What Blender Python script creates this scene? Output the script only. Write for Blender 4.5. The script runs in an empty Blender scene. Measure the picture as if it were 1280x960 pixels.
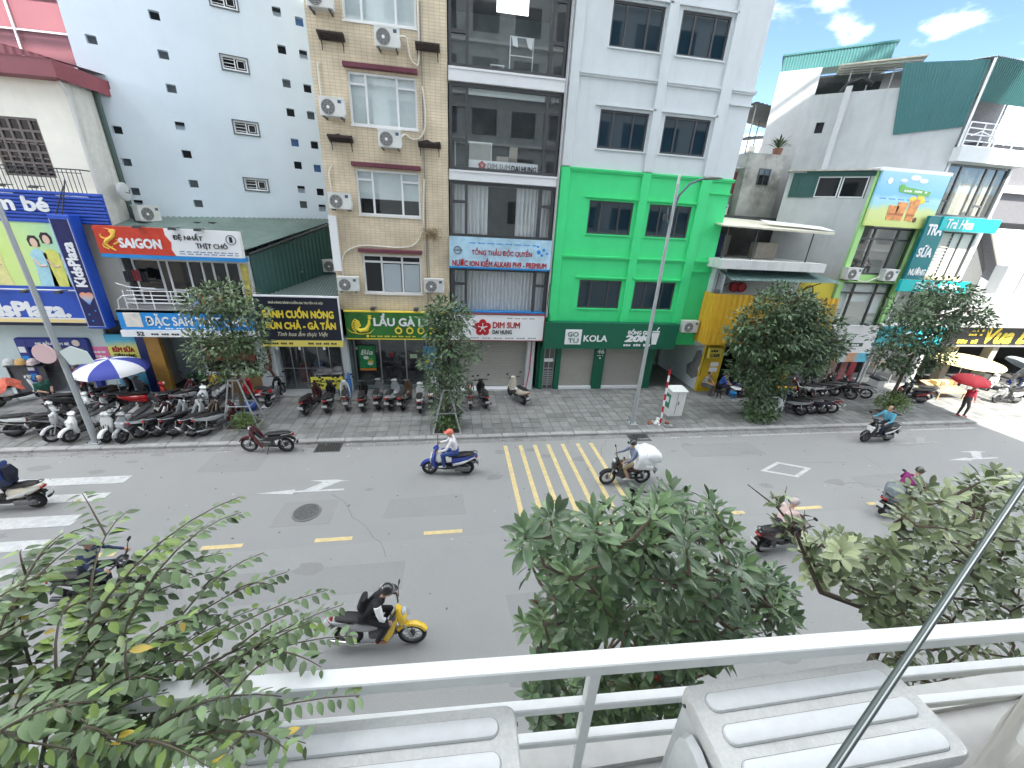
import bpy, math, random
from mathutils import Vector, Matrix
R = math.radians
random.seed(7)
scene = bpy.context.scene
COL = scene.collection

# ------------------------------------------------------------------ camera
cam_d = bpy.data.cameras.new('camera'); cam = bpy.data.objects.new('camera', cam_d); COL.objects.link(cam)
cam_d.sensor_width = 36.0; cam_d.lens = 13.656; cam_d.clip_start = 0.03; cam_d.clip_end = 3000
yaw, pitch, roll = R(9.583), R(22.485), R(3.176)
f0 = Vector((math.sin(yaw), math.cos(yaw), 0)); r0 = Vector((math.cos(yaw), -math.sin(yaw), 0)); u0 = Vector((0, 0, 1))
fw = f0*math.cos(pitch) - u0*math.sin(pitch); up = u0*math.cos(pitch) + f0*math.sin(pitch)
cr = r0*math.cos(roll) + up*math.sin(roll); cu = up*math.cos(roll) - r0*math.sin(roll)
m = Matrix((cr, cu, -fw)).transposed().to_4x4(); m.translation = (0, 0, 8.0)
cam.matrix_world = m
scene.camera = cam

# ------------------------------------------------------------------ sky, sun, exposure
SUN_EL = R(50); SUN_AZ = math.atan2(0.05, -1.0)          # behind the camera, a little to the right
world = bpy.data.worlds.new('World'); scene.world = world; world.use_nodes = True
nt = world.node_tree; nt.nodes.clear()
def wn(t, **k):
    n = nt.nodes.new(t)
    for a, b in k.items(): setattr(n, a, b)
    return n
sky = wn('ShaderNodeTexSky', sky_type='NISHITA', sun_disc=False, sun_elevation=SUN_EL, sun_rotation=SUN_AZ, air_density=0.8, dust_density=0.0, ozone_density=3.0)
tc = wn('ShaderNodeTexCoord'); mp = wn('ShaderNodeMapping'); mp.inputs['Scale'].default_value = (1.0, 1.0, 2.2); mp.inputs['Location'].default_value = (0.774, 1.208, 1.629)
nz = wn('ShaderNodeTexNoise'); nz.inputs['Scale'].default_value = 2.6; nz.inputs['Detail'].default_value = 9; nz.inputs['Roughness'].default_value = 0.55; nz.inputs['Distortion'].default_value = 0.25
rp = wn('ShaderNodeValToRGB'); rp.color_ramp.elements[0].position = 0.478; rp.color_ramp.elements[1].position = 0.80; rp.color_ramp.interpolation = 'EASE'
mx = wn('ShaderNodeMixRGB'); mx.inputs[2].default_value = (76.0, 74.5, 69.0, 1)
bg = wn('ShaderNodeBackground'); bg.inputs['Strength'].default_value = 0.05
wo = wn('ShaderNodeOutputWorld')
L = nt.links.new
L(tc.outputs['Generated'], mp.inputs['Vector']); L(mp.outputs['Vector'], nz.inputs['Vector']); L(nz.outputs['Fac'], rp.inputs['Fac'])
L(rp.outputs['Color'], mx.inputs[0]); L(sky.outputs['Color'], mx.inputs[1]); L(mx.outputs['Color'], bg.inputs['Color']); L(bg.outputs['Background'], wo.inputs['Surface'])
sd = bpy.data.lights.new('sun', 'SUN'); sd.energy = 2.0; sd.angle = R(0.5); sd.color = (1.0, 0.95, 0.87)
sun = bpy.data.objects.new('sun', sd); COL.objects.link(sun)
sv = Vector((math.sin(SUN_AZ)*math.cos(SUN_EL), math.cos(SUN_AZ)*math.cos(SUN_EL), math.sin(SUN_EL)))
sun.rotation_euler = sv.to_track_quat('Z', 'Y').to_euler(); sun.location = sv*80
vs = scene.view_settings; vs.view_transform = 'Standard'; vs.look = 'None'; vs.exposure = 2.8; vs.gamma = 1.0; vs.use_curve_mapping = False
scene.cycles.max_bounces = 6; scene.cycles.diffuse_bounces = 4; scene.cycles.transparent_max_bounces = 12; scene.cycles.glossy_bounces = 3
scene.cycles.sample_clamp_indirect = 6

# ------------------------------------------------------------------ materials
MATS = {}
def mat(name, col=(.5, .5, .5), rough=.6, metal=0.0, var=0.0, scale=6.0, bump=0.0, bscale=40.0, grime=0.0, gcol=(.09, .08, .07), streak=False, island=0.0, spec=None, emit=None, coat=0.0, detail=6, gscale=None):
    if name in MATS: return MATS[name]
    M = bpy.data.materials.new(name); M.use_nodes = True; MATS[name] = M
    t = M.node_tree; b = t.nodes['Principled BSDF']; N = t.nodes.new; K = t.links.new
    b.inputs['Roughness'].default_value = rough; b.inputs['Metallic'].default_value = metal
    if spec is not None: b.inputs['Specular IOR Level'].default_value = spec
    if coat: b.inputs['Coat Weight'].default_value = coat; b.inputs['Coat Roughness'].default_value = .08
    b.inputs['Base Color'].default_value = (*col, 1)
    if emit: b.inputs['Emission Color'].default_value = (*col, 1); b.inputs['Emission Strength'].default_value = emit
    src = None
    geo = N('ShaderNodeNewGeometry')
    if var or grime or bump:
        pos = geo.outputs['Position']
        if streak:
            mp = N('ShaderNodeMapping'); mp.inputs['Scale'].default_value = (1, 1, .12); K(pos, mp.inputs['Vector']); spos = mp.outputs['Vector']
        else: spos = pos
    if var:
        n = N('ShaderNodeTexNoise'); n.inputs['Scale'].default_value = scale; n.inputs['Detail'].default_value = detail; n.inputs['Roughness'].default_value = .6; K(pos, n.inputs['Vector'])
        r = N('ShaderNodeMapRange'); r.inputs[1].default_value = .25; r.inputs[2].default_value = .75; r.inputs[3].default_value = 1-var; r.inputs[4].default_value = 1+var; K(n.outputs['Fac'], r.inputs[0])
        mu = N('ShaderNodeMixRGB'); mu.blend_type = 'MULTIPLY'; mu.inputs[0].default_value = 1; mu.inputs[1].default_value = (*col, 1); K(r.outputs[0], mu.inputs[2]); src = mu.outputs[0]
    if island:
        r = N('ShaderNodeMapRange'); r.inputs[3].default_value = 1-island; r.inputs[4].default_value = 1+island
        ad = N('ShaderNodeMath'); ad.operation = 'ADD'; oi = N('ShaderNodeObjectInfo'); K(geo.outputs['Random Per Island'], ad.inputs[0]); K(oi.outputs['Random'], ad.inputs[1])
        fr = N('ShaderNodeMath'); fr.operation = 'FRACT'; K(ad.outputs[0], fr.inputs[0]); K(fr.outputs[0], r.inputs[0])
        mu = N('ShaderNodeMixRGB'); mu.blend_type = 'MULTIPLY'; mu.inputs[0].default_value = 1
        if src: K(src, mu.inputs[1])
        else: mu.inputs[1].default_value = (*col, 1)
        K(r.outputs[0], mu.inputs[2]); src = mu.outputs[0]
    if grime:
        n = N('ShaderNodeTexNoise'); n.inputs['Scale'].default_value = gscale or (2.2 if streak else 1.3); n.inputs['Detail'].default_value = 8; n.inputs['Roughness'].default_value = .65; K(spos, n.inputs['Vector'])
        r = N('ShaderNodeMapRange'); r.inputs[1].default_value = .5; r.inputs[2].default_value = .78; r.inputs[3].default_value = 0; r.inputs[4].default_value = grime; K(n.outputs['Fac'], r.inputs[0])
        mu = N('ShaderNodeMixRGB'); mu.inputs[2].default_value = (*gcol, 1); K(r.outputs[0], mu.inputs[0])
        if src: K(src, mu.inputs[1])
        else: mu.inputs[1].default_value = (*col, 1)
        src = mu.outputs[0]
    if src: K(src, b.inputs['Base Color'])
    if bump:
        n = N('ShaderNodeTexNoise'); n.inputs['Scale'].default_value = bscale; n.inputs['Detail'].default_value = 4; K(pos, n.inputs['Vector'])
        bp = N('ShaderNodeBump'); bp.inputs['Strength'].default_value = bump; bp.inputs['Distance'].default_value = .02; K(n.outputs['Fac'], bp.inputs['Height']); K(bp.outputs[0], b.inputs['Normal'])
    return M
def glass(name, tint=(.55, .6, .62), opac=.25, rough=.02, refl=1.0):
    if name in MATS: return MATS[name]
    M = bpy.data.materials.new(name); M.use_nodes = True; MATS[name] = M
    t = M.node_tree; t.nodes.clear(); N = t.nodes.new; K = t.links.new
    tr = N('ShaderNodeBsdfTransparent'); tr.inputs[0].default_value = (*tint, 1)
    gl = N('ShaderNodeBsdfGlossy'); gl.inputs['Roughness'].default_value = rough; gl.inputs[0].default_value = (refl, refl, refl, 1)
    df = N('ShaderNodeBsdfDiffuse'); df.inputs[0].default_value = (*[c*.5 for c in tint], 1)
    lw = N('ShaderNodeLayerWeight'); lw.inputs[0].default_value = .5; pw = N('ShaderNodeMath'); pw.operation = 'POWER'; pw.inputs[1].default_value = 4.0; K(lw.outputs['Facing'], pw.inputs[0])
    ad = N('ShaderNodeMath'); ad.operation = 'MULTIPLY_ADD'; ad.inputs[1].default_value = .85; ad.inputs[2].default_value = .05; K(pw.outputs[0], ad.inputs[0])
    m1 = N('ShaderNodeMixShader'); m1.inputs[0].default_value = opac; K(tr.outputs[0], m1.inputs[1]); K(df.outputs[0], m1.inputs[2])
    m2 = N('ShaderNodeMixShader'); K(ad.outputs[0], m2.inputs[0]); K(m1.outputs[0], m2.inputs[1]); K(gl.outputs[0], m2.inputs[2])
    o = N('ShaderNodeOutputMaterial'); K(m2.outputs[0], o.inputs[0]); return M
def ramp_mat(name, stops, axis=2, lo=0, hi=1, noise=.0, rough=.5, scale=2.0):
    """flat print: colour bands along one world axis with some noise (posters and billboards only)"""
    if name in MATS: return MATS[name]
    M = bpy.data.materials.new(name); M.use_nodes = True; MATS[name] = M
    t = M.node_tree; b = t.nodes['Principled BSDF']; N = t.nodes.new; K = t.links.new; b.inputs['Roughness'].default_value = rough
    g = N('ShaderNodeNewGeometry'); s = N('ShaderNodeSeparateXYZ'); K(g.outputs['Position'], s.inputs[0])
    r = N('ShaderNodeMapRange'); r.inputs[1].default_value = lo; r.inputs[2].default_value = hi; K(s.outputs[axis], r.inputs[0])
    n = N('ShaderNodeTexNoise'); n.inputs['Scale'].default_value = scale; n.inputs['Detail'].default_value = 5; K(g.outputs['Position'], n.inputs['Vector'])
    ma = N('ShaderNodeMath'); ma.operation = 'MULTIPLY_ADD'; ma.inputs[1].default_value = noise; K(n.outputs['Fac'], ma.inputs[0]); K(r.outputs[0], ma.inputs[2])
    sb = N('ShaderNodeMath'); sb.operation = 'SUBTRACT'; sb.inputs[1].default_value = noise*.5; K(ma.outputs[0], sb.inputs[0])
    c = N('ShaderNodeValToRGB'); K(sb.outputs[0], c.inputs[0])
    while len(c.color_ramp.elements) < len(stops): c.color_ramp.elements.new(.5)
    for e, (p, col) in zip(c.color_ramp.elements, stops): e.position = p; e.color = (*col, 1)
    K(c.outputs[0], b.inputs['Base Color']); return M

# ------------------------------------------------------------------ mesh helpers
class MB:
    def __init__(s): s.v = []; s.f = []; s.m = []; s.cur = 0; s.M = None
    def _p(s, p): return tuple(s.M @ Vector(p)) if s.M else tuple(p)
    def add(s, vs, fs, mi=None):
        o = len(s.v); s.v += [s._p(p) for p in vs]
        for f in fs: s.f.append(tuple(i+o for i in f)); s.m.append(s.cur if mi is None else mi)
        return s
    def box(s, x0, x1, y0, y1, z0, z1, mi=None):
        return s.add([(x0,y0,z0),(x1,y0,z0),(x1,y1,z0),(x0,y1,z0),(x0,y0,z1),(x1,y0,z1),(x1,y1,z1),(x0,y1,z1)],
                     [(0,3,2,1),(4,5,6,7),(0,1,5,4),(1,2,6,5),(2,3,7,6),(3,0,4,7)], mi)
    def bbox(s, x0, x1, y0, y1, z0, z1, b=.01, mi=None):
        """box with chamfered edges"""
        pts = []; cs = ((x0, x1), (y0, y1), (z0, z1)); fs = []
        idx = {}
        for a in (0, 1):
            for c in (0, 1):
                for d in (0, 1):
                    base = [cs[0][a], cs[1][c], cs[2][d]]
                    for k in range(3):
                        p = base[:]
                        for j in range(3):
                            if j != k: p[j] += b*(1 if (a, c, d)[j] == 0 else -1)
                        idx[(a, c, d, k)] = len(pts); pts.append(tuple(p))
        for k in range(3):
            for e in (0, 1):
                o = [j for j in range(3) if j != k]
                q = []
                for u, w in ((0, 0), (1, 0), (1, 1), (0, 1)):
                    t = [0, 0, 0]; t[k] = e; t[o[0]] = u; t[o[1]] = w; q.append(idx[(*t, k)])
                fs.append(tuple(q))
        for k in range(3):
            o = [j for j in range(3) if j != k]
            for u in (0, 1):
                for w in (0, 1):
                    t0 = [0, 0, 0]; t0[o[0]] = u; t0[o[1]] = w; t1 = t0[:]; t1[k] = 1
                    fs.append((idx[(*t0, o[0])], idx[(*t1, o[0])], idx[(*t1, o[1])], idx[(*t0, o[1])]))
        for a in (0, 1):
            for c in (0, 1):
                for d in (0, 1): fs.append(tuple(idx[(a, c, d, k)] for k in range(3)))
        return s.add(pts, fs, mi)
    def quad(s, a, b, c, d, mi=None): return s.add([a, b, c, d], [(0, 1, 2, 3)], mi)
    def poly(s, pts, y0, y1, mi=None):
        """polygon in x,z extruded from y0 to y1"""
        n = len(pts)
        return s.add([(x, y0, z) for x, z in pts]+[(x, y1, z) for x, z in pts],
                     [tuple(range(n)), tuple(range(2*n-1, n-1, -1))]+[(i, (i+1) % n + 0, (i+1) % n+n, i+n) for i in range(n)], mi)
    def slab(s, pts, z0, z1, mi=None):
        n = len(pts)
        return s.add([(x, y, z0) for x, y in pts]+[(x, y, z1) for x, y in pts],
                     [tuple(range(n-1, -1, -1)), tuple(range(n, 2*n))]+[(i, (i+1) % n, (i+1) % n+n, i+n) for i in range(n)], mi)
    def tube(s, pts, rad, n=8, mi=None, cap=True):
        pts = [Vector(p) for p in pts]
        if not hasattr(rad, '__len__'): rad = [rad]*len(pts)
        vs = []; fs = []; prev = None
        for i, p in enumerate(pts):
            d = (pts[min(i+1, len(pts)-1)]-pts[max(i-1, 0)])
            if d.length < 1e-6: d = Vector((0, 0, 1))
            d.normalize()
            if prev is None:
                a = Vector((0, 0, 1)) if abs(d.z) < .9 else Vector((1, 0, 0)); u = d.cross(a).normalized()
            else: u = (prev-d*prev.dot(d)).normalized()
            prev = u; w = d.cross(u)
            for k in range(n):
                t = 2*math.pi*k/n; vs.append(p+(u*math.cos(t)+w*math.sin(t))*rad[i])
        for i in range(len(pts)-1):
            for k in range(n): fs.append((i*n+k, i*n+(k+1) % n, (i+1)*n+(k+1) % n, (i+1)*n+k))
        if cap: fs.append(tuple(range(n-1, -1, -1))); fs.append(tuple(range((len(pts)-1)*n, len(pts)*n)))
        return s.add(vs, fs, mi)
    def loft(s, secs, n=12, p=2.0, mi=None, axis='x'):
        """secs: (cx,cy,cz, half1, half2[, shear]) superellipse rings across an axis"""
        vs = []; fs = []
        for c in secs:
            cx, cy, cz, h1, h2 = c[:5]; sh = c[5] if len(c) > 5 else 0
            for k in range(n):
                t = 2*math.pi*(k+.5)/n; a = math.cos(t); b = math.sin(t)
                a = math.copysign(abs(a)**(2/p), a)*h1; b = math.copysign(abs(b)**(2/p), b)*h2
                if axis == 'x': vs.append((cx+sh*b, cy+a, cz+b))
                elif axis == 'z': vs.append((cx+a, cy+b, cz+sh*a))
                else: vs.append((cx+a, cy, cz+b))
        m = len(secs)
        for i in range(m-1):
            for k in range(n): fs.append((i*n+k, i*n+(k+1) % n, (i+1)*n+(k+1) % n, (i+1)*n+k))
        fs.append(tuple(range(n-1, -1, -1))); fs.append(tuple(range((m-1)*n, m*n)))
        return s.add(vs, fs, mi)
    def ring(s, c, r, t, n=24, k=8, axis='y', mi=None, tw=None):
        vs = []; fs = []; c = Vector(c); tw = tw or t
        for i in range(n):
            a = 2*math.pi*i/n
            for j in range(k):
                b = 2*math.pi*j/k; rr = r+t*math.cos(b); h = tw*math.sin(b)
                q = {'y': (rr*math.cos(a), h, rr*math.sin(a)), 'z': (rr*math.cos(a), rr*math.sin(a), h), 'x': (h, rr*math.cos(a), rr*math.sin(a))}[axis]
                vs.append(c+Vector(q))
        for i in range(n):
            for j in range(k): fs.append((i*k+j, ((i+1) % n)*k+j, ((i+1) % n)*k+(j+1) % k, i*k+(j+1) % k))
        return s.add(vs, fs, mi)
    def disc(s, c, r, y0, y1, n=24, mi=None):
        cx, cz = c
        return s.poly([(cx+r*math.cos(2*math.pi*i/n), cz+r*math.sin(2*math.pi*i/n)) for i in range(n)], y0, y1, mi)
    def ball(s, c, r, n=12, k=8, mi=None):
        rx, ry, rz = r if hasattr(r, '__len__') else (r, r, r)
        vs = [(c[0], c[1], c[2]-rz)]; fs = []
        for i in range(1, k):
            a = math.pi*i/k
            for j in range(n):
                b = 2*math.pi*j/n; vs.append((c[0]+rx*math.sin(a)*math.cos(b), c[1]+ry*math.sin(a)*math.sin(b), c[2]-rz*math.cos(a)))
        vs.append((c[0], c[1], c[2]+rz)); e = len(vs)-1
        for j in range(n): fs.append((0, 1+(j+1) % n, 1+j)); fs.append((e, e-n+j, e-n+(j+1) % n))
        for i in range(k-2):
            for j in range(n): fs.append((1+i*n+j, 1+i*n+(j+1) % n, 1+(i+1)*n+(j+1) % n, 1+(i+1)*n+j))
        return s.add(vs, fs, mi)
    def holes(s, x0, x1, z0, z1, rects, depth=.12, y=0.0, mi=None, back=None):
        """wall sheet at y with rectangular openings (x0,x1,z0,z1), reveals going to y+depth; back = material index of a back sheet"""
        xs = sorted(set([x0, x1]+[min(max(v, x0), x1) for r in rects for v in r[:2]])); zs = sorted(set([z0, z1]+[min(max(v, z0), z1) for r in rects for v in r[2:4]]))
        for i in range(len(xs)-1):
            for j in range(len(zs)-1):
                cx = (xs[i]+xs[i+1])/2; cz = (zs[j]+zs[j+1])/2
                if any(r[0] < cx < r[1] and r[2] < cz < r[3] for r in rects): continue
                s.quad((xs[i], y, zs[j]), (xs[i+1], y, zs[j]), (xs[i+1], y, zs[j+1]), (xs[i], y, zs[j+1]), mi)
        for a, b, c, d in [r[:4] for r in rects]:
            Y = y+depth
            s.quad((a, y, c), (a, Y, c), (b, Y, c), (b, y, c), mi); s.quad((a, y, d), (b, y, d), (b, Y, d), (a, Y, d), mi)
            s.quad((a, y, c), (a, y, d), (a, Y, d), (a, Y, c), mi); s.quad((b, y, c), (b, Y, c), (b, Y, d), (b, y, d), mi)
            if back is not None: s.quad((a, Y, c), (b, Y, c), (b, Y, d), (a, Y, d), back)
        return s
    def mesh(s, name, mats, smooth=False, angle=None):
        me = bpy.data.meshes.new(name); me.from_pydata(s.v, [], s.f)
        for M in (mats if isinstance(mats, (list, tuple)) else [mats]): me.materials.append(M)
        me.polygons.foreach_set('material_index', s.m)
        me.polygons.foreach_set('use_smooth', [bool(smooth)]*len(me.polygons))
        me.update()
        if smooth and angle is not False:
            try: me.set_sharp_from_angle(angle=R(angle or 40))
            except Exception: pass
        return me
    def build(s, name, mats, parent=None, smooth=False, local=False):
        return link(name, s.mesh(name, mats, smooth), parent, local)
def link(name, me, parent=None, local=False):
    o = bpy.data.objects.new(name, me); COL.objects.link(o)
    if parent is not None:
        o.parent = parent
        if not local and parent.type == 'EMPTY': o.matrix_parent_inverse = Matrix.Translation(-Vector(parent.location))
    return o
def tag(o, label=None, cat=None, group=None, kind=None):
    if label: o['label'] = label
    if cat: o['category'] = cat
    if group: o['group'] = group
    if kind: o['kind'] = kind
    return o
def thing(name, label, cat, loc=(0, 0, 0), rz=0, group=None):
    o = bpy.data.objects.new(name, None); COL.objects.link(o); o.empty_display_size = .1
    o.location = loc; o.rotation_euler = (0, 0, rz); return tag(o, label, cat, group)
def dup(root, loc=None, rz=None, label=None, swap=None, scale=None):
    r = root.copy(); COL.objects.link(r)
    if loc is not None: r.location = loc
    if rz is not None: r.rotation_euler = (0, 0, rz)
    if scale: r.scale = (scale,)*3
    if label: r['label'] = label
    def rec(a, b):
        for ch in a.children:
            c = ch.copy(); COL.objects.link(c); c.parent = b
            if swap and c.data:
                for i, sl in enumerate(c.material_slots):
                    nm = sl.material.name if sl.material else None
                    if nm in swap: sl.link = 'OBJECT'; sl.material = swap[nm]
            rec(ch, c)
    rec(root, r)
    if swap and r.data:
        for sl in r.material_slots:
            nm = sl.material.name if sl.material else None
            if nm in swap: sl.link = 'OBJECT'; sl.material = swap[nm]
    return r
TXT = {}
def text_mesh(s, bold=.02, shear=0.0, ext=.012):
    k = (s, bold, shear, ext)
    if k in TXT: return TXT[k]
    c = bpy.data.curves.new('lettering', 'FONT'); c.body = s; c.size = 1; c.offset = 0; c.shear = shear; c.extrude = ext; c.resolution_u = 3; c.align_x = 'LEFT'
    o = bpy.data.objects.new('lettering', c); COL.objects.link(o)
    dg = bpy.context.evaluated_depsgraph_get(); me = bpy.data.meshes.new_from_object(o.evaluated_get(dg))
    bpy.data.objects.remove(o); bpy.data.curves.remove(c); TXT[k] = me; return me
def text(s, x0, x1, z0, z1, y, M, parent, bold=.02, shear=0.0, ext=.02, name='lettering', T=None, rot=False):
    """lettering fitted into the rectangle x0..x1, z0..z1 on the plane y (facing -y)"""
    src = text_mesh(s, 0, shear); V_ = []; F_ = []; bb_ = bold*.9
    for i, (dx, dy) in enumerate(((0, 0), (bb_, 0), (-bb_, 0), (0, bb_), (0, -bb_), (bb_*.7, bb_*.7), (-bb_*.7, -bb_*.7)) if bold else ((0, 0),)):
        o_ = len(V_); V_ += [(v.co.x+dx, v.co.y+dy, v.co.z+(.0012*i if v.co.z > 0 else 0)) for v in src.vertices]; F_ += [tuple(k+o_ for k in p.vertices) for p in src.polygons]
    me = bpy.data.meshes.new(name); me.from_pydata(V_, [], F_); me.materials.append(M)
    xs = [v.co.x for v in me.vertices]; ys = [v.co.y for v in me.vertices]; zs = [v.co.z for v in me.vertices]
    ax, bx, ay, by = min(xs), max(xs), min(ys), max(ys); mz = max(abs(z) for z in zs) or 1
    for v in me.vertices:
        u = (v.co.x-ax)/(bx-ax); w = (v.co.y-ay)/(by-ay); d = v.co.z/mz
        if rot: p = Vector((x0+(1-w)*(x1-x0), y-ext*.5-d*ext*.5, z0+u*(z1-z0)))
        else: p = Vector((x0+u*(x1-x0), y-ext*.5-d*ext*.5, z0+w*(z1-z0)))
        v.co = T @ p if T else p
    me.update()
    return link(name, me, parent)
def wallM(x, y, az):
    """local u along azimuth az (degrees from +Y towards +X), local +y = behind the wall face"""
    a = R(az); t = Vector((math.sin(a), math.cos(a), 0)); n = Vector((-t.y, t.x, 0))
    m = Matrix((t, n, Vector((0, 0, 1)))).transposed().to_4x4(); m.translation = (x, y, 0); return m
# ------------------------------------------------------------------ shared materials
asphalt = mat('asphalt', (.295, .298, .293), .85, var=.13, scale=55, bump=.35, bscale=120, grime=.22, gcol=(.25, .25, .25), detail=3)
slab_m = mat('paving_stone', (.2, .205, .198), .75, var=.22, scale=3, bump=.15, bscale=60, island=.22, grime=.45, gcol=(.36, .36, .35))
joint_m = mat('paving_joint', (.15, .15, .146), .9, var=.2)
kerb_m = mat('kerb_concrete', (.36, .36, .35), .8, var=.18, scale=5, grime=.5, gcol=(.12, .12, .11))
white_p = mat('white_road_paint', (.53, .54, .535), .7, var=.15, scale=7, grime=.95, gcol=(.33, .33, .33), gscale=3)
yellow_p = mat('yellow_road_paint', (.66, .53, .26), .7, var=.15, scale=7, grime=.85, gcol=(.36, .34, .3), gscale=4)
faded_p = mat('faded_road_paint', (.34, .34, .335), .8, var=.15, scale=9, grime=.5, gcol=(.21, .21, .21))
iron = mat('cast_iron', (.13, .13, .128), .6, .3, var=.3, scale=12)
white_w = mat('white_paint', (.61, .65, .665), .6, var=.04, scale=2, grime=.35, gcol=(.45, .47, .47), streak=True)
trim_w = mat('white_trim', (.8, .81, .82), .5)
alum_w = mat('white_aluminium', (.76, .77, .77), .35)
dark_al = mat('grey_aluminium', (.075, .077, .08), .4, .3)
mid_al = mat('silver_steel', (.42, .43, .44), .35, .6)
black_m = mat('black_plastic', (.012, .012, .013), .45)
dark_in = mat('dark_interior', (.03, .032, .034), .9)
grey_in = mat('grey_interior', (.16, .165, .17), .9)
dglass = mat('dark_glass', (.012, .03, .045), .04, spec=.8)
dglass2 = mat('black_glass', (.012, .014, .016), .05, spec=.6)
cglass = glass('clear_glass', (.96, .98, .98), .02)
sglass = glass('shop_glass', (.85, .88, .9), .04)
blind = mat('white_blind', (.76, .8, .8), .8, var=.05)
curtain = mat('curtain_cloth', (.8, .79, .8), .85, var=.05)
red_m = mat('sign_red', (.45, .012, .02), .4)
black_s = mat('sign_black', (.01, .01, .012), .45)
yellow_s = mat('sign_yellow', (.85, .68, .06), .45)
white_s = mat('sign_white', (.82, .83, .84), .4)
blue_s = mat('sign_blue', (.02, .085, .48), .4, var=.06)
lblue_s = mat('sign_light_blue', (.015, .26, .66), .4, var=.05)
teal_s = mat('sign_teal', (.0, .33, .36), .4, var=.05)
conc = mat('grey_render', (.48, .50, .50), .85, var=.1, scale=1.2, bump=.1, grime=.35, gcol=(.25, .25, .25), streak=True)
oldc = mat('mouldy_concrete', (.4, .39, .36), .9, var=.3, scale=1.5, bump=.3, grime=.95, gcol=(.04, .045, .04), gscale=.8)
corr_g = mat('green_sheet_metal', (.035, .105, .095), .5, .1, var=.1, scale=1.5, grime=.2, gcol=(.09, .12, .11))
teal_c = mat('teal_sheet_metal', (.05, .17, .17), .5, .1, var=.07, scale=1.2, grime=.12, gcol=(.16, .2, .2))
roof_g = mat('weathered_green_roof', (.13, .19, .17), .6, .1, var=.2, scale=1.2, grime=.5, gcol=(.24, .27, .26))
maroon = mat('maroon_sheet_metal', (.23, .055, .07), .55, var=.12, scale=2)
steel_p = mat('painted_steel', (.36, .38, .39), .45, .2)
def brick_mat(name, c1, c2, mortar, w, h, rough=.6, gap=.006, grime=.25):
    M = mat(name, c1, rough); t = M.node_tree; b = t.nodes['Principled BSDF']; N = t.nodes.new; K = t.links.new
    g = N('ShaderNodeNewGeometry'); s = N('ShaderNodeSeparateXYZ'); c = N('ShaderNodeCombineXYZ'); K(g.outputs['Position'], s.inputs[0])
    ad = N('ShaderNodeMath'); ad.operation = 'ADD'; K(s.outputs[0], ad.inputs[0]); K(s.outputs[1], ad.inputs[1]); K(ad.outputs[0], c.inputs[0]); K(s.outputs[2], c.inputs[1])
    br = N('ShaderNodeTexBrick'); br.offset = 0; br.inputs['Scale'].default_value = 1; br.inputs['Brick Width'].default_value = w; br.inputs['Row Height'].default_value = h; br.inputs['Mortar Size'].default_value = gap
    br.inputs['Color1'].default_value = (*c1, 1); br.inputs['Color2'].default_value = (*c2, 1); br.inputs['Mortar'].default_value = (*mortar, 1); br.inputs['Mortar Smooth'].default_value = .3
    K(c.outputs[0], br.inputs['Vector'])
    n = N('ShaderNodeTexNoise'); n.inputs['Scale'].default_value = 1.1; n.inputs['Detail'].default_value = 8; K(g.outputs['Position'], n.inputs['Vector'])
    r = N('ShaderNodeMapRange'); r.inputs[1].default_value = .35; r.inputs[2].default_value = .75; r.inputs[3].default_value = 1.05; r.inputs[4].default_value = 1-grime; K(n.outputs['Fac'], r.inputs[0])
    mu = N('ShaderNodeMixRGB'); mu.blend_type = 'MULTIPLY'; mu.inputs[0].default_value = 1; K(br.outputs['Color'], mu.inputs[1]); K(r.outputs[0], mu.inputs[2]); K(mu.outputs[0], b.inputs['Base Color'])
    bp = N('ShaderNodeBump'); bp.inputs['Strength'].default_value = .4; bp.inputs['Distance'].default_value = .005; K(br.outputs['Fac'], bp.inputs['Height']); bp.invert = True; K(bp.outputs[0], b.inputs['Normal'])
    return M
tan_t = brick_mat('tan_wall_tile', (.72, .61, .45), (.66, .56, .40), (.42, .33, .21), .20, .10, .45, .006)

# ------------------------------------------------------------------ ground
def struct(name, mb, M, **k): return tag(mb.build(name, M, **k), kind='structure')
struct('ground', MB().quad((-900, -900, -.06), (900, -900, -.06), (900, 900, -.06), (-900, 900, -.06)), mat('bare_ground', (.2, .2, .19), .9, var=.2, scale=.3))
road = MB()
for i in range(40):
    x0 = -160+8*i; road.quad((x0, 2.55, 0), (x0+8, 2.55, 0), (x0+8, 13.42, 0), (x0, 13.42, 0))
for i in range(40):
    x0 = -160+8*i; road.quad((x0, 2.55, .0015), (x0+8, 2.55, .0015), (x0+8, 8.3, .0015), (x0, 8.3, .0015), 1)
asphalt2 = mat('asphalt_newer', (.31, .313, .307), .85, var=.2, scale=70, bump=.5, bscale=130, grime=.25, gcol=(.23, .23, .23), detail=3, gscale=.5)
rd_ = struct('road', road, [asphalt, asphalt2])
patch_m = mat('asphalt_patch', (.272, .275, .27), .9, var=.16, scale=60, grime=.3, gcol=(.2, .2, .2)); stain_m = mat('oil_stain', (.235, .237, .233), .7, var=.12, scale=30)
for x0, x1, y0, y1 in ((-8.2, -6.4, 11.9, 13.1), (9.2, 12.4, 11.6, 12.5), (-1.9, .4, 9.2, 10.1), (14.5, 17, 9.3, 10.0), (-5.5, -1.2, 6.7, 7.6), (1.2, 2.6, 5.2, 6.4), (6.4, 7.9, 8.95, 9.95), (-4.9, -3.4, 9.1, 10.15)):
    MB().slab([(x0+random.uniform(-.1, .1), y0), (x1, y0+random.uniform(-.1, .1)), (x1+random.uniform(-.1, .1), y1), (x0, y1+random.uniform(-.1, .1))], .0005, .0032).build('asphalt_patch', patch_m, rd_)
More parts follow.
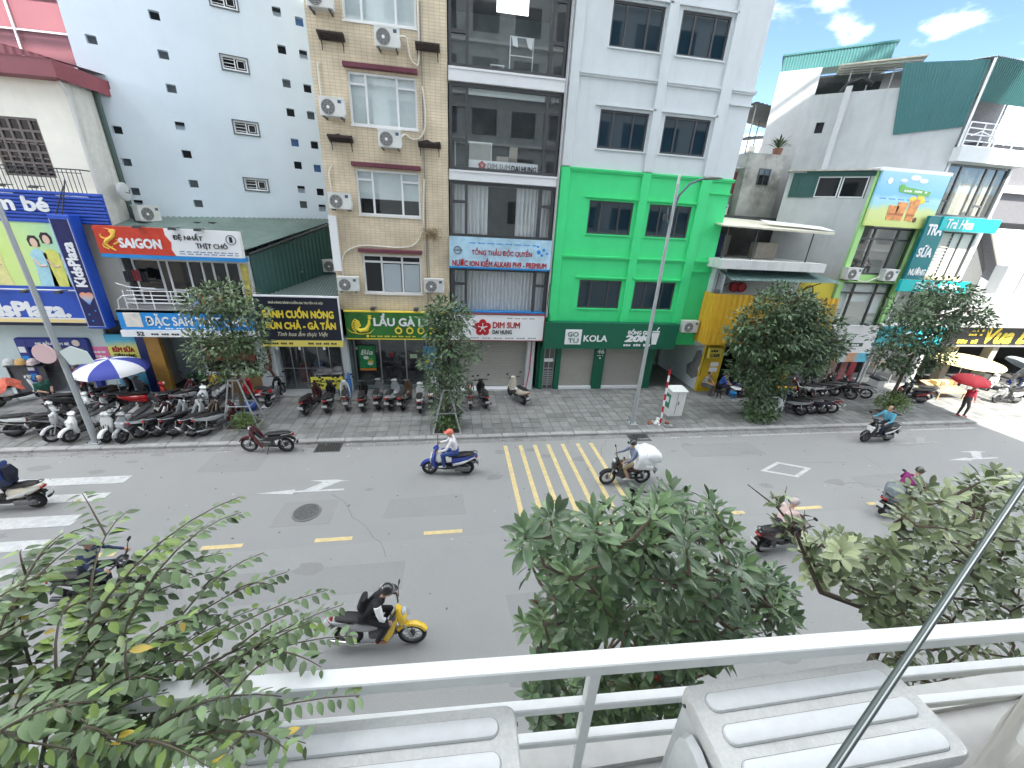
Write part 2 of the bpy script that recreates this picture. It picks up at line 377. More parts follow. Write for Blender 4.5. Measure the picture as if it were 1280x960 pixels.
for k in range(46):
    x = random.uniform(-14, 24); y = random.choice((4.6, 6.3, 7.2, 9.8, 10.6, 11.9, 12.4))+random.gauss(0, .25); r_ = random.uniform(.05, .28); n_ = 11
    MB().slab([(x+r_*random.uniform(.6, 1.2)*1.7*math.cos(6.283*i/n_), y+r_*random.uniform(.6, 1.2)*.8*math.sin(6.283*i/n_)) for i in range(n_)], .002, .0042).build('oil_stain', stain_m, rd_)
crack_m = mat('crack_dark', (.16, .16, .158), .9)
for k in range(5):
    x = random.uniform(-12, 22); y = random.uniform(4, 12.8); a = random.choice((0, 0, 1.4))+random.uniform(-.4, .4); pts = [(x, y)]
    for j in range(random.randint(6, 14)): a += random.uniform(-.5, .5); x += .28*math.cos(a); y += .28*math.sin(a); y = min(y, 13.0); pts.append((x, y))
    b = MB()
    for (xa, ya), (xb, yb) in zip(pts, pts[1:]):
        d = Vector((xb-xa, yb-ya, 0)); d = d.normalized() if d.length > 1e-4 else Vector((1, 0, 0)); w = random.uniform(.004, .009); n_ = Vector((-d.y, d.x, 0))*w; b.quad((xa-n_.x, ya-n_.y, .0046), (xb-n_.x, yb-n_.y, .0046), (xb+n_.x, yb+n_.y, .0046), (xa+n_.x, ya+n_.y, .0046))
    b.build('crack', crack_m, rd_)
pav = struct('pavement', MB().box(-160, 160, 13.66, 18.6, -.05, .085), joint_m)
tag(MB().box(-160, 160, -.5, 2.3, -.05, .09).build('near_pavement', joint_m), kind='structure')
struct('near_kerb', MB().box(-160, 160, 2.3, 2.55, -.05, .11), kerb_m)
# paving slabs, .42 m pitch
pt = .42
def slab_mb(mb, x, y, w=pt-.022, dz=0):
    mb.bbox(x, x+w, y, y+w, .03, .1+dz, .008); return mb
stuff = MB(); k = 0; proto = slab_mb(MB(), 0, 0).mesh('paving_slab', slab_m)
sites = []
for i in range(-52, 84):
    for j in range(11):
        sites.append((i*pt, 13.67+j*pt))
sites.sort(key=lambda s: abs(s[0]-5.3)*.8+abs(s[1]-14.5))
for n, (x, y) in enumerate(sites):
    if y+pt > 18.35: continue
    if n < 296:
        o = link('paving_slab', proto, pav); o.location = (x, y, random.uniform(-.004, .006)); o.rotation_euler = (random.uniform(-.006, .006), random.uniform(-.006, .006), 0)
    else: slab_mb(stuff, x, y, dz=random.uniform(-.004, .006))
tag(stuff.build('paving_field', slab_m, pav), kind='stuff')
kerb = struct('kerb', MB().box(-160, 160, 13.46, 13.62, -.05, .06), kerb_m)
kp = MB().bbox(0, .985, 13.42, 13.655, -.04, .115, .02).mesh('kerbstone', kerb_m)
for i in range(-22, 40):
    o = link('kerbstone', kp, kerb); o.location = (i, 0, random.uniform(-.006, .006))
gut = struct('gutter', MB().box(-160, 160, 13.16, 13.42, -.03, .005), mat('gutter_concrete', (.25, .25, .245), .85, var=.25, scale=3, grime=.5))
# road markings
def marking(name, pts, M, z=.009): return tag(MB().slab(pts, z-.004, z).build(name, M), kind='structure')
xs = [2.03, 2.62, 3.19, 3.73, 4.31, 4.93, 5.49]
hb = MB()
for i, x in enumerate(xs):
    hb.slab([(x-.075, 8.5), (x+.075, 8.5), (x+.085, 12.85), (x-.065, 12.85)], .005, .009)
hb.slab([(1.93, 8.38), (5.62, 8.38), (5.62, 8.5), (1.93, 8.5)], .005, .0092)
tag(hb.build('hatched_box_marking', yellow_p), kind='structure')
zb = MB()
for a, b in ((11.46, 11.84), (10.63, 11.0), (9.62, 10.06), (8.8, 9.15), (7.88, 8.24), (7.0, 7.36), (6.1, 6.46)): zb.slab([(-14, a), (-10.02, a), (-10.0, b), (-14, b)], .005, .009)
tag(zb.build('zebra_crossing_marking', white_p), kind='structure')
cl = MB()
for a, b in ((-.79, .26), (-3.6, -2.66), (-6.3, -5.34), (-9.3, -8.2), (8.0, 9.04), (10.56, 11.84), (13.6, 14.8), (16.6, 17.8), (19.6, 20.8), (-12.3, -11.2)): cl.slab([(a, 8.43), (b, 8.43), (b, 8.56), (a, 8.56)], .005, .009)
tag(cl.build('centre_line_marking', yellow_p), kind='structure')
def arrow(x, y, s, M, fl=1):
    P = lambda L: [(x+s*a, y+s*b*fl) for a, b in L]
    return MB().slab(P([(0, 0), (1.05, .12), (1.05, .05), (2.45, .05), (2.45, -.03), (1.05, -.03), (1.05, -.1)]), .005, .009).slab(P([(1.3, .05), (1.75, .05), (2.25, .42), (2.55, .42), (2.1, .52), (1.35, .52), (1.75, .42)]), .005, .0091).build('arrow_marking', M)
tag(arrow(-5.94, 10.6, 1.05, white_p), kind='structure'); tag(arrow(19.9, 10.62, 1.05, white_p), kind='structure'); tag(arrow(18.8, 11.9, 1.0, faded_p), kind='structure'); tag(arrow(18.4, 9.3, .95, faded_p), kind='structure')
dm = MB(); c = (12.35, 10.53)
o4 = [(c[0]-1.1, c[1]), (c[0]+.05, c[1]-.5), (c[0]+1.1, c[1]), (c[0]+.05, c[1]+.5)]; i4 = [(c[0]+(x-c[0])*.74, c[1]+(y-c[1])*.74) for x, y in o4]
for i in range(4): dm.slab([o4[i], o4[(i+1) % 4], i4[(i+1) % 4], i4[i]], .005, .009)
tag(dm.build('diamond_marking', white_p), kind='structure')
el = MB()
for a, b in ((7.6, 8.2), (8.9, 9.5), (9.9, 10.5), (11.0, 11.7), (12.4, 20.6), (21.2, 25)): el.slab([(a, 12.98), (b, 12.98), (b, 13.08), (a, 13.08)], .005, .009)
tag(el.build('edge_line_marking', mat('worn_white_paint', (.42, .42, .41), .8, var=.2, scale=9, grime=.7, gcol=(.23, .23, .23))), kind='structure')
def manhole(x, y, label):
    t = thing('manhole_cover', label, 'manhole', (x, y, 0))
    b = MB()
    n = 28; b.slab([(x+.37*math.cos(2*math.pi*i/n), y+.33*math.sin(2*math.pi*i/n)) for i in range(n)], .002, .012); b.build('cover', iron, t)
    MB().ring((x, y, .01), .36, .03, 28, 6, 'z').build('rim', mat('worn_concrete', (.2, .2, .195), .8, var=.2), t)
    d = MB()
    for i in range(-3, 4): d.box(x-.24, x+.24, y+i*.075-.015, y+i*.075+.015, .012, .016)
    d.build('tread', iron, t)
manhole(-4.15, 9.62, 'round iron manhole cover beside the long white lane arrow'); manhole(7.12, 9.42, 'round iron manhole cover in front of the white diamond marking')
def drain(x, y, label):
    t = thing('drain_grate', label, 'drain', (x, y, 0))
    MB().box(x-.42, x+.42, y-.28, y+.28, -.02, .008).build('pit', black_s, t)
    f = MB(); f.box(x-.45, x+.45, y-.31, y-.27, 0, .02); f.box(x-.45, x+.45, y+.27, y+.31, 0, .02); f.box(x-.45, x-.41, y-.27, y+.27, 0, .02); f.box(x+.41, x+.45, y-.27, y+.27, 0, .02); f.build('frame', iron, t)
    b0 = MB().box(-.012, .012, y-.27, y+.27, .004, .017).mesh('bar', iron)
    for i in range(9):
        o = link('bar', b0, t); o.location.x = x-.36+i*.09
drain(7.7, 13.18, 'rusty drain grate in the gutter by the tall lamp post'); drain(-4.5, 13.15, 'broken drain grate in the gutter by the dark red parked motorbike')
# litter and leaves in the gutter
lit = MB()
for i in range(900):
    x = random.uniform(-16, 30); y = random.choice([random.gauss(13.25, .15), random.uniform(3, 18)])
    if y > 13.4 and random.random() < .5: continue
    z = .012 if y < 13.42 else .112; a = random.random()*6.28; s = random.uniform(.015, .05)
    lit.quad(*[(x+s*math.cos(a+k*1.57)*(1 if k % 2 else .55), y+s*math.sin(a+k*1.57)*(1 if k % 2 else .55), z+random.uniform(0, .012)) for k in range(4)], random.choice((0, 0, 0, 1, 2)))
tag(lit.build('litter', [mat('dry_leaf', (.1, .085, .05), .9, island=.4), mat('paper_scrap', (.5, .5, .48), .9), mat('green_leaf_scrap', (.07, .1, .03), .8)]), 'small dry leaves and scraps scattered along the gutter and road', 'litter', kind='stuff')

# ------------------------------------------------------------------ shared building pieces
def window(root, x0, x1, z0, z1, y, fm, gm, vs=(), hs=(), t=.05, d=.07, name='window', T=None, back=None, backm=None):
    """frame (part) with mullions vs (x) and transoms hs (z, column index or None); a pane sub-part per cell"""
    f = MB(); f.M = T
    f.box(x0, x1, y, y+d, z0, z0+t); f.box(x0, x1, y, y+d, z1-t, z1); f.box(x0, x0+t, y, y+d, z0+t, z1-t); f.box(x1-t, x1, y, y+d, z0+t, z1-t)
    cols = [x0+t*.5]+sorted(vs)+[x1-t*.5]
    for v in vs: f.box(v-t*.5, v+t*.5, y+.004, y+d-.004, z0+t, z1-t)
    rows = {i: [z0+t*.5, z1-t*.5] for i in range(len(cols)-1)}
    for z, ci in hs:
        for i in (range(len(cols)-1) if ci is None else [ci]):
            rows[i].append(z); f.box(cols[i]+t*.5, cols[i+1]-t*.5, y+.008, y+d-.008, z-t*.5, z+t*.5)
    o = f.build(name, fm, root)
    for i in range(len(cols)-1):
        rr = sorted(rows[i])
        for a, b in zip(rr, rr[1:]):
            p = MB(); p.M = T; p.box(cols[i]+t*.4, cols[i+1]-t*.4, y+d*.45, y+d*.45+.006, a+t*.4, b-t*.4); p.build('pane', gm, o)
    if back is not None:
        p = MB(); p.M = T; p.quad((x0, y+back, z0), (x1, y+back, z0), (x1, y+back, z1), (x0, y+back, z1)); p.build('room_dark', backm or dark_in, o)
    return o
def body(mb, x0, x1, y0, y1, z0, z1, front=False):
    """sides, back and roof of a block (no front)"""
    mb.quad((x0, y0, z0), (x0, y0, z1), (x0, y1, z1), (x0, y1, z0)); mb.quad((x1, y0, z0), (x1, y1, z0), (x1, y1, z1), (x1, y0, z1))
    mb.quad((x0, y1, z0), (x0, y1, z1), (x1, y1, z1), (x1, y1, z0)); mb.quad((x0, y0, z1), (x1, y0, z1), (x1, y1, z1), (x0, y1, z1))
    return mb
casing_m = mat('ac_casing', (.66, .67, .65), .5, var=.07, scale=4, grime=.3, gcol=(.4, .39, .35))
grille_m = mat('ac_grille', (.09, .09, .09), .6); pipe_m = mat('insulated_pipe', (.66, .63, .55), .7)
def make_ac():
    t = thing('air_conditioner', 'x', 'air conditioner', group='outdoor air conditioner units on the facades')
    c = MB().bbox(-.42, .42, -.16, .16, 0, .58, .025).build('casing', casing_m, t, local=True)
    MB().box(-.43, .43, -.17, .17, .55, .6).build('lid', casing_m, c)
    g = MB().disc((-.12, .28), .235, -.168, -.158, 28).build('fan_grille', grille_m, t, local=True)
    r = MB()
    for q in (.06, .11, .16, .21, .24): r.ring((-.12, -.17, .28), q, .006, 24, 4)
    for q in range(8): a = q*math.pi/4; r.box(-.12, -.12, -.17, -.17, .28, .28) if 0 else r.tube([(-.12, -.172, .28), (-.12+.24*math.cos(a), -.172, .28+.24*math.sin(a))], .004, 4)
    r.build('grille_wire', mat('grille_wire', (.45, .45, .44), .5), g)
    MB().disc((-.12, .28), .05, -.18, -.165, 14).build('fan_hub', trim_w, g)
    MB().box(.22, .34, -.166, -.16, .42, .52).build('name_plate', mat('ac_plate', (.05, .1, .16), .4), t, local=True)
    MB().bbox(.3, .44, -.1, .12, .1, .3, .02).build('valve_cover', casing_m, t, local=True)
    for x in (-.3, .3): MB().box(x-.02, x+.02, -.18, .34, -.05, 0).box(x-.02, x+.02, .3, .34, -.05, .25).build('bracket', dark_al, t, local=True)
    return t
ac0 = make_ac(); AC_USED = [False]
def ac(x, y, z, label, rz=0):
    if not AC_USED[0]: AC_USED[0] = True; ac0.location = (x, y, z); ac0.rotation_euler = (0, 0, rz); ac0['label'] = label; return ac0
    return dup(ac0, (x, y, z), rz, label)
def folds(mb, x0, x1, y, z0, z1, pitch=.14, amp=.035):
    n = max(4, int((x1-x0)/pitch*4)); pts = [(x0+(x1-x0)*i/n, y+amp*math.sin(i*math.pi/2+.3)*random.uniform(.6, 1.2)) for i in range(n+1)]
    for a, b in zip(pts, pts[1:]): mb.quad((a[0], a[1], z0), (b[0], b[1], z0), (b[0], b[1], z1), (a[0], a[1], z1))
    return mb
def corrugated(mb, p00, p10, p11, p01, n, amp=.03, mi=None):
    """ribbed sheet between four corners, ribs running from the 0-edge to the 1-edge; n ribs along p00-p10"""
    p00, p10, p11, p01 = map(Vector, (p00, p10, p11, p01)); nn = (p10-p00).cross(p01-p00).normalized(); vs = []; fs = []
    for i in range(n*4+1):
        t = i/(n*4); h = (0, 0, 1, 1)[i % 4]*amp
        vs += [p00.lerp(p10, t)+nn*h, p01.lerp(p11, t)+nn*h]
    for i in range(n*4): fs.append((2*i, 2*i+2, 2*i+3, 2*i+1))
    return mb.add(vs, fs, mi)
def shutter(root, x0, x1, z0, z1, y, M, name='roller_shutter', step=.09):
    b = MB(); n = int((z1-z0)/step)
    for i in range(n):
        a = z0+(z1-z0)*i/n; c = z0+(z1-z0)*(i+1)/n; h = c-a
        b.quad((x0, y, a), (x1, y, a), (x1, y-.012, a+h*.5), (x0, y-.012, a+h*.5)); b.quad((x0, y-.012, a+h*.5), (x1, y-.012, a+h*.5), (x1, y, c), (x0, y, c))
    return b.build(name, M, root)
def dashes(root, x0, x1, z, h, y, M, n=14, name='small_print'):
    """unreadably small print"""
    b = MB(); x = x0; w = (x1-x0)/n
    for i in range(n):
        if i % 4 == 3: continue
        b.box(x0+i*w, x0+(i+.8)*w, y-.006, y, z, z+h*random.uniform(.7, 1))
    return tag(b.build(name, M, root), kind='stuff')
def board(root, x0, x1, z0, z1, y0, y1, M, name='sign_board', frame=None):
    o = MB().box(x0, x1, y0, y1, z0, z1).build(name, M, root)
    if frame:
        t = .035; MB().box(x0-t, x1+t, y0-.012, y1, z1, z1+t).box(x0-t, x1+t, y0-.012, y1, z0-t, z0).box(x0-t, x0, y0-.012, y1, z0, z1).box(x1, x1+t, y0-.012, y1, z0, z1).build('frame', frame, o)
    return o
def flower(root, x, z, r, y, M):
    b = MB()
    for i in range(5):
        a = math.pi/2+i*2*math.pi/5; b.disc((x+r*.58*math.cos(a), z+r*.58*math.sin(a)), r*.43, y-.02-.001*i, y, 14)
    o = b.build('flower_emblem', M, root); w = MB()
    for i in range(5):
        a = math.pi/2+i*2*math.pi/5; w.tube([(x, y-.03, z), (x+r*.5*math.cos(a), y-.03, z+r*.5*math.sin(a))], r*.035, 4); w.disc((x+r*.5*math.cos(a), z+r*.5*math.sin(a)), r*.07, y-.034, y-.026, 8)
    w.build('flower_lines', white_s, o); return o
lampb = MB().box(-.1, .1, -.35, 0, 0, .03).box(-.09, .09, -.42, -.25, -.06, .0)
flood_me = lampb.mesh('floodlight', dark_al)
def flood(root, x, y, z):
    o = link('floodlight', flood_me, root); o.location = (x, y, z); return o
# ================================================================== KOLA shop block
F = 18.1
t = thing('green_white_building', 'five-storey block, white above and bright green below, over a shuttered drinks shop', 'building', (8.6, F, 0))
green_w = mat('bright_green_paint', (.05, .70, .235), .6, var=.06, scale=1.2, grime=.3, gcol=(.06, .5, .17), streak=True)
wins = [(6.1, 8.2, 14.47, 15.87), (8.9, 10.98, 14.47, 15.87), (6.08, 8.19, 11.08, 12.45), (8.9, 11.0, 11.08, 12.45), (6.06, 8.13, 7.74, 9.1), (8.88, 10.95, 7.74, 9.1), (6.02, 8.13, 4.37, 5.7), (8.8, 10.94, 4.36, 5.7)]
b = MB(); b.holes(4.62, 12.65, 10.32, 19.5, [w for w in wins if w[2] > 10], .16, F); b.cur = 0; body(b, 4.62, 12.65, F, 26, 10.32, 19.5); b.build('upper_wall', white_w, t)
b = MB(); b.holes(4.62, 12.65, 2.55, 10.32, [w for w in wins if w[2] < 10], .16, F); body(b, 4.62, 12.65, F, 26, 2.55, 10.32); b.quad((4.62, F, 2.55), (12.65, F, 2.55), (12.65, 26, 2.55), (4.62, 26, 2.55)); b.build('lower_wall', green_w, t)
for x0, x1 in ((4.64, 5.02), (8.3, 8.68), (11.12, 11.6)):
    MB().bbox(x0, x1, F-.09, F+.02, 10.34, 19.4, .012).build('pilaster', white_w, t); MB().bbox(x0, x1, F-.09, F+.02, 3.6, 10.28, .012).build('pilaster', green_w, t)
for z, M in ((13.53, white_w), (16.95, white_w), (10.24, green_w), (6.72, green_w)):
    for x0, x1 in ((5.03, 8.29), (8.69, 11.11), (11.61, 12.72)): MB().box(x0, x1, F-.1, F, z, z+.07).box(x0, x1, F-.06, F, z-.07, z).build('ledge', M, t)
for z, M in ((13.04, white_w), (9.68, green_w), (6.25, green_w)): MB().box(11.61, 12.7, F-.08, F, z, z+.06).build('ledge', M, t)
for i, (x0, x1, z0, z1) in enumerate(wins):
    window(t, x0, x1, z0, z1, F+.06, dark_al, dglass, vs=(x0+(x1-x0)*.28, x0+(x1-x0)*.7), t=.075, d=.08)
    M = white_w if z0 > 10 else green_w
    MB().box(x0-.22, x1+.22, F-.09, F, z1+.1, z1+.16).build('window_hood', M, t)
    MB().box(x0-.04, x1+.04, F-.05, F+.05, z0-.06, z0-.004).build('window_sill', M, t)
dgreen = mat('sign_dark_green', (.004, .115, .062), .45, var=.06)
s = board(t, 4.42, 11.3, 2.45, 3.74, 17.62, 18.06, dgreen)
MB().bbox(5.44, 6.26, 17.59, 17.62, 2.68, 3.42, .012).build('logo_square', white_s, s); text('GO', 5.55, 6.1, 3.08, 3.3, 17.588, dgreen, s, 0); text('TU', 5.6, 6.12, 2.77, 2.98, 17.588, dgreen, s, 0)
text('KOLA', 6.38, 7.6, 2.82, 3.15, 17.62, white_s, s, .03); text('ĐỒNG GIÁ', 8.62, 9.82, 3.2, 3.5, 17.62, white_s, s, .05); text('20K', 8.5, 9.9, 2.82, 3.18, 17.62, white_s, s, .07, .15)
dashes(s, 8.5, 9.95, 2.6, .13, 17.62, white_s, 11)
MB().poly([(9.98, 2.7), (10.22, 2.7), (10.3, 3.3), (9.9, 3.3)], 17.6, 17.62).box(9.92, 10.3, 17.6, 17.62, 3.33, 3.4).poly([(10.12, 3.42), (10.16, 3.42), (10.26, 3.58), (10.21, 3.6)], 17.6, 17.62).build('cup_icon', white_s, s)
shut = mat('beige_shutter', (.36, .35, .315), .6, var=.05, grime=.15, gcol=(.22, .21, .19))
b = MB().box(4.3, 10.6, F+.18, 24, .1, 2.55); b.build('shop_core', dgreen, t)
for x0, x1 in ((4.42, 4.62), (5.24, 5.5), (7.28, 7.84), (10.0, 10.55)): MB().bbox(x0, x1, F-.02, F+.19, .1, 2.5, .008).build('shop_pillar', dgreen, t)
for x0, x1 in ((5.5, 7.28), (7.84, 10.0)):
    shutter(t, x0, x1, .24, 2.5, F+.12, shut); MB().box(x0, x1, F-.04, F+.17, .1, .24).build('threshold', trim_w, t)
text('46', 7.37, 7.75, 2.05, 2.3, F-.02, white_s, t, .02, name='house_number'); dashes(t, 7.4, 7.72, 1.93, .05, F-.02, white_s, 5); MB().box(7.52, 7.6, F-.05, F-.02, 1.78, 1.86).build('doorbell', trim_w, t)
d = MB().box(4.64, 5.22, F+.13, F+.16, .12, 2.4).build('side_door', mat('door_glass', (.13, .12, .12), .2), t)
g = MB()
for x in (4.66, 4.92, 5.18): g.box(x-.02, x+.02, F+.09, F+.13, .12, 2.4)
for i in range(7): g.box(4.68, 5.16, F+.1, F+.125, .3+i*.12, .36+i*.12)
for z in (1.2, 1.62, 2.36): g.box(4.66, 5.18, F+.095, F+.125, z, z+.04)
g.build('door_grille', mid_al, d); MB().box(4.44, 5.1, F+.03, F+.06, 1.6, 1.78).build('notice', white_s, d)
MB().box(10.55, 12.65, 25, 25.1, 0, 2.55).build('passage_end', dark_in, t)
ac(11.92, 17.75, 3.33, 'white air conditioner unit on the green corner beside the yellow shop')
# pipe between the glass and the green building
MB().tube([(4.52, 17.98, 3.9), (4.52, 17.98, 19)], .05, 8).build('downpipe', mat('grey_pipe', (.4, .4, .4), .5), t)

# ================================================================== glass restaurant building
t = thing('glass_front_building', 'narrow grey building with full glass bays and curtains above a dumpling restaurant', 'building', (2.3, F, 0))
b = MB(); body(b, -.04, 4.5, F+.05, 24, 0, 18); b.build('shell', mat('dark_shell', (.14, .14, .145), .9), t)
band = mat('white_band', (.72, .73, .74), .5, grime=.1)
for z0, z1 in ((12.82, 13.26), (9.5, 9.88), (16.2, 16.6)):
    MB().bbox(-.02, 4.5, F-.12, F+.3, z0, z1, .015).box(-.02, 4.5, F-.15, F-.12, z1-.07, z1).build('floor_band', band, t)
    MB().box(0, 4.46, F+.3, 23.9, z0+.05, z1-.05).build('floor_slab', grey_in, t)
MB().box(0, 4.46, F+.1, 23.9, 5.95, 6.2).build('floor_slab', grey_in, t); MB().box(0, 4.46, F+.1, 23.9, 2.7, 2.9).build('floor_slab', grey_in, t)
back_m = mat('room_wall', (.19, .22, .225), .9, var=.4, scale=.8)
MB().quad((0, 21.6, 2.9), (4.46, 21.6, 2.9), (4.46, 21.6, 18), (0, 21.6, 18)).build('back_wall', back_m, t)
for z0, z1, h in ((13.28, 16.2, (14.34, 15.6)), (9.9, 12.8, (10.95, 12.1)), (7.36, 9.48, (8.72,)), (4.0, 6.05, (5.35,))):
    window(t, .0, 4.44, z0, z1, F-.02, dark_al, cglass, vs=(.68, 3.86), hs=[(z, c) for z in h for c in (0, 2)], t=.11, d=.12)
for z0, z1, a in ((7.4, 9.4, ((.08, .66), (.74, 1.62), (2.85, 3.8), (3.9, 4.36))), (4.08, 6.0, ((.08, .66), (.74, 3.8), (3.9, 4.36)))):
    for x0, x1 in a: folds(MB(), x0, x1, F+.28, z0, z1, .17, .085).build('curtain', curtain, t)
    MB().box(.02, 4.42, F+.2, F+.24, z1-.03, z1+.02).build('curtain_rail', trim_w, t)
for zz in (13.3, 9.92):
    MB().box(.75, 3.8, F+.3, F+.36, zz+2.62, zz+2.85).build('roller_blind', blind, t)
MB().box(1.85, 3.1, F+1.2, F+1.23, 15.5, 16.1).build('ceiling_light_panel', mat('light_panel', (.8, .82, .82), .5, emit=.6), t)
# inner sign, furniture
s = board(t, .78, 3.66, 9.93, 10.31, F+.14, F+.16, white_s, 'inner_sign'); flower(s, 1.32, 10.12, .16, F+.14, red_m); text('DIM SUM', 1.55, 2.48, 10.02, 10.22, F+.14, mat('sign_grey', (.25, .23, .23), .5), s, .0); text('DAI HUNG', 2.55, 3.6, 9.99, 10.2, F+.14, black_s, s, .025)
fr = thing('folding_frame', 'white metal folding frame leaning inside the upper glass window', 'frame', (2.9, F+.6, 13.3))
f = MB()
for x in (2.35, 3.25): f.tube([(x, F+.55, 13.3), (x, F+.55, 14.6)], .02, 6)
for z in (13.35, 14.0, 14.58): f.tube([(2.35, F+.55, z), (3.25, F+.55, z)], .018, 6)
f.build('frame', trim_w, fr); MB().poly([(2.4, 14.55), (2.6, 14.55), (2.65, 14.25), (2.45, 14.3)], F+.5, F+.53).poly([(2.95, 14.55), (3.22, 14.55), (3.2, 14.2), (3.05, 14.28)], F+.5, F+.53).build('cloth', white_s, fr)
tb = thing('low_table', 'small white table standing behind the upper glass window', 'table', (1.9, F+.8, 13.3))
MB().box(1.6, 2.15, F+.5, F+1, 13.6, 13.64).build('table_top', trim_w, tb)
for x in (1.62, 2.1):
    for y in (F+.53, F+.95): MB().box(x, x+.03, y, y+.03, 13.26, 13.6).build('leg', trim_w, tb)
tb = thing('work_table', 'white folding table with boxes behind the middle glass window', 'table', (1.3, F+.8, 9.9))
MB().box(.2, 1.75, F+.45, F+1.1, 10.95, 11.0).build('table_top', trim_w, tb)
for x in (.22, .95, 1.7):
    for y in (F+.48, F+1.05): MB().box(x, x+.04, y, y+.04, 9.88, 10.95).build('leg', trim_w, tb)
MB().box(.8, 1.7, F+.46, F+.48, 10.35, 10.95).build('front_panel', mat('panel_beige', (.45, .43, .4), .7), tb)
for i, (x0, x1, z1) in enumerate(((1.95, 2.45, 10.55), (2.5, 2.85, 10.95), (2.2, 3.3, 10.42))):
    bx = MB().bbox(x0, x1, F+.5+i*.12, F+.58+i*.12, 10.0, z1, .01).build('cardboard_panel', mat('cardboard', (.42, .37, .3), .8, var=.1)); tag(bx, ('short', 'tall', 'long low')[i]+' cardboard panel stacked behind the middle glass window', 'cardboard')
# banner and shop sign
s = tag(MB().box(-.04, 4.47, F-.2, F-.17, 6.05, 7.36).build('banner', mat('banner_print', (.42, .63, .76), .55, var=.25, scale=2.2)), 'pale blue water advertising banner hung across the glass front', 'banner')
text('TỔNG THẦU ĐỘC QUYỀN', .92, 3.6, 6.58, 6.95, F-.2, red_m, s, .02); text('NƯỚC ION KIỀM ALKARI PH9 - PREMIUM', .08, 4.3, 6.14, 6.52, F-.2, red_m, s, .03); dashes(s, .8, 3.8, 7.1, .05, F-.2, lblue_s, 30)
MB().ring((.32, F-.21, 6.8), .15, .025, 20, 6).box(.12, .52, F-.22, F-.2, 6.77, 6.83).build('ring_logo', mat('logo_grey', (.2, .24, .26), .5), s)
for x, z, r in ((3.9, 6.85, .09), (4.12, 6.95, .07), (4.05, 6.72, .06), (4.28, 6.8, .05), (3.85, 7.08, .05)): MB().disc((x, z), r, F-.212, F-.2, 12).build('water_drop', lblue_s, s)
MB().box(-.04, 4.47, F-.205, F-.199, 6.05, 6.12).build('banner_edge', lblue_s, s)
s = tag(MB().box(-.1, 4.37, 17.75, 17.95, 2.82, 4.03).build('shop_sign', white_s), 'white dumpling restaurant sign with red flower over the grey shutter', 'sign')
MB().box(-.12, 4.39, 17.73, 17.97, 2.78, 2.82).box(-.12, 4.39, 17.73, 17.97, 4.03, 4.07).box(4.37, 4.41, 17.73, 17.97, 2.82, 4.03).build('frame', mat('dark_red_frame', (.2, .03, .03), .5), s)
flower(s, 1.46, 3.42, .4, 17.75, red_m); text('DIM SUM', 1.93, 3.22, 3.4, 3.7, 17.75, red_m, s, .03); text('DAI HUNG', 1.93, 2.85, 3.12, 3.32, 17.75, black_s, s, .025); dashes(s, .9, 4.2, 2.9, .05, 17.75, mat('sign_grey', (.3, .3, .3)), 24); dashes(s, 2.6, 4.0, 3.85, .05, 17.75, mat('sign_grey'), 16)
MB().box(-.05, 4.45, F-.1, F+.3, 4.07, 4.13).build('blue_strip', lblue_s, t)
shutter(t, .05, 3.74, .2, 2.75, F+.3, shut); MB().box(-.05, 3.9, F-.1, F+.35, .1, .17).build('threshold', trim_w, t)
MB().bbox(3.74, 4.1, F-.02, F+.5, .1, 2.78, .01).build('white_pillar', white_w, t); MB().tube([(3.92, F-.05, 2.7), (3.9, F-.07, 1.2), (3.8, F-.1, .5), (3.76, F-.1, .2)], .025, 6).build('red_hose', red_m, t)

# ================================================================== tan tiled building
t = thing('tan_tiled_building', 'tall tan tiled building with white windows above a hotpot restaurant', 'building', (-2.4, F, 0))
wins = [(-3.62, -1.12, 14.24, 16.0), (-3.66, -1.2, 11.13, 12.8), (-3.68, -1.2, 8.0, 9.66), (-3.72, -1.26, 4.82, 6.46)]
b = MB(); b.holes(-4.86, -.05, 4.06, 19, wins, .18, F); body(b, -4.86, -.05, F, 26, 2.7, 19); b.build('wall', tan_t, t)
purple = mat('purple_lintel', (.14, .035, .055), .6, var=.1)
for i, (x0, x1, z0, z1) in enumerate(wins):
    if i < 3:
        w = window(t, x0, x1, z0, z1, F+.05, alum_w, cglass, vs=(x0+.62, x1-.72), hs=((z1-.36, 0), (z1-.36, 2)), t=.075, d=.09, back=.8)
        zz = (z0+.02, z0+.02, z0+.62)[i]
        MB().box(x0+.05, x1-.05, F+.2, F+.22, zz, z1-.02).build('blind', blind, w)
    else:
        w = window(t, x0, x1, z0, z1, F+.05, alum_w, dglass2, vs=(x0+.78, x1-.82), hs=((z1-.3, 0), (z1-.3, 1), (z1-.3, 2)), t=.08, d=.09)
        for a, c in ((x0+.84, x1-.9), (x1-.76, x1-.1)): MB().box(a, c, F+.06, F+.07, z0+.1, z1-.38).build('frosted_pane', mat('frosted_glass', (.42, .47, .5), .25), w)
    MB().bbox(x0-.1, x1+.06, F-.2, F+.02, z1+.08, z1+.23, .015).build('lintel', purple, t)
    MB().box(x0-.03, x1+.03, F-.05, F+.06, z0-.05, z0-.003).build('window_sill', alum_w, t)
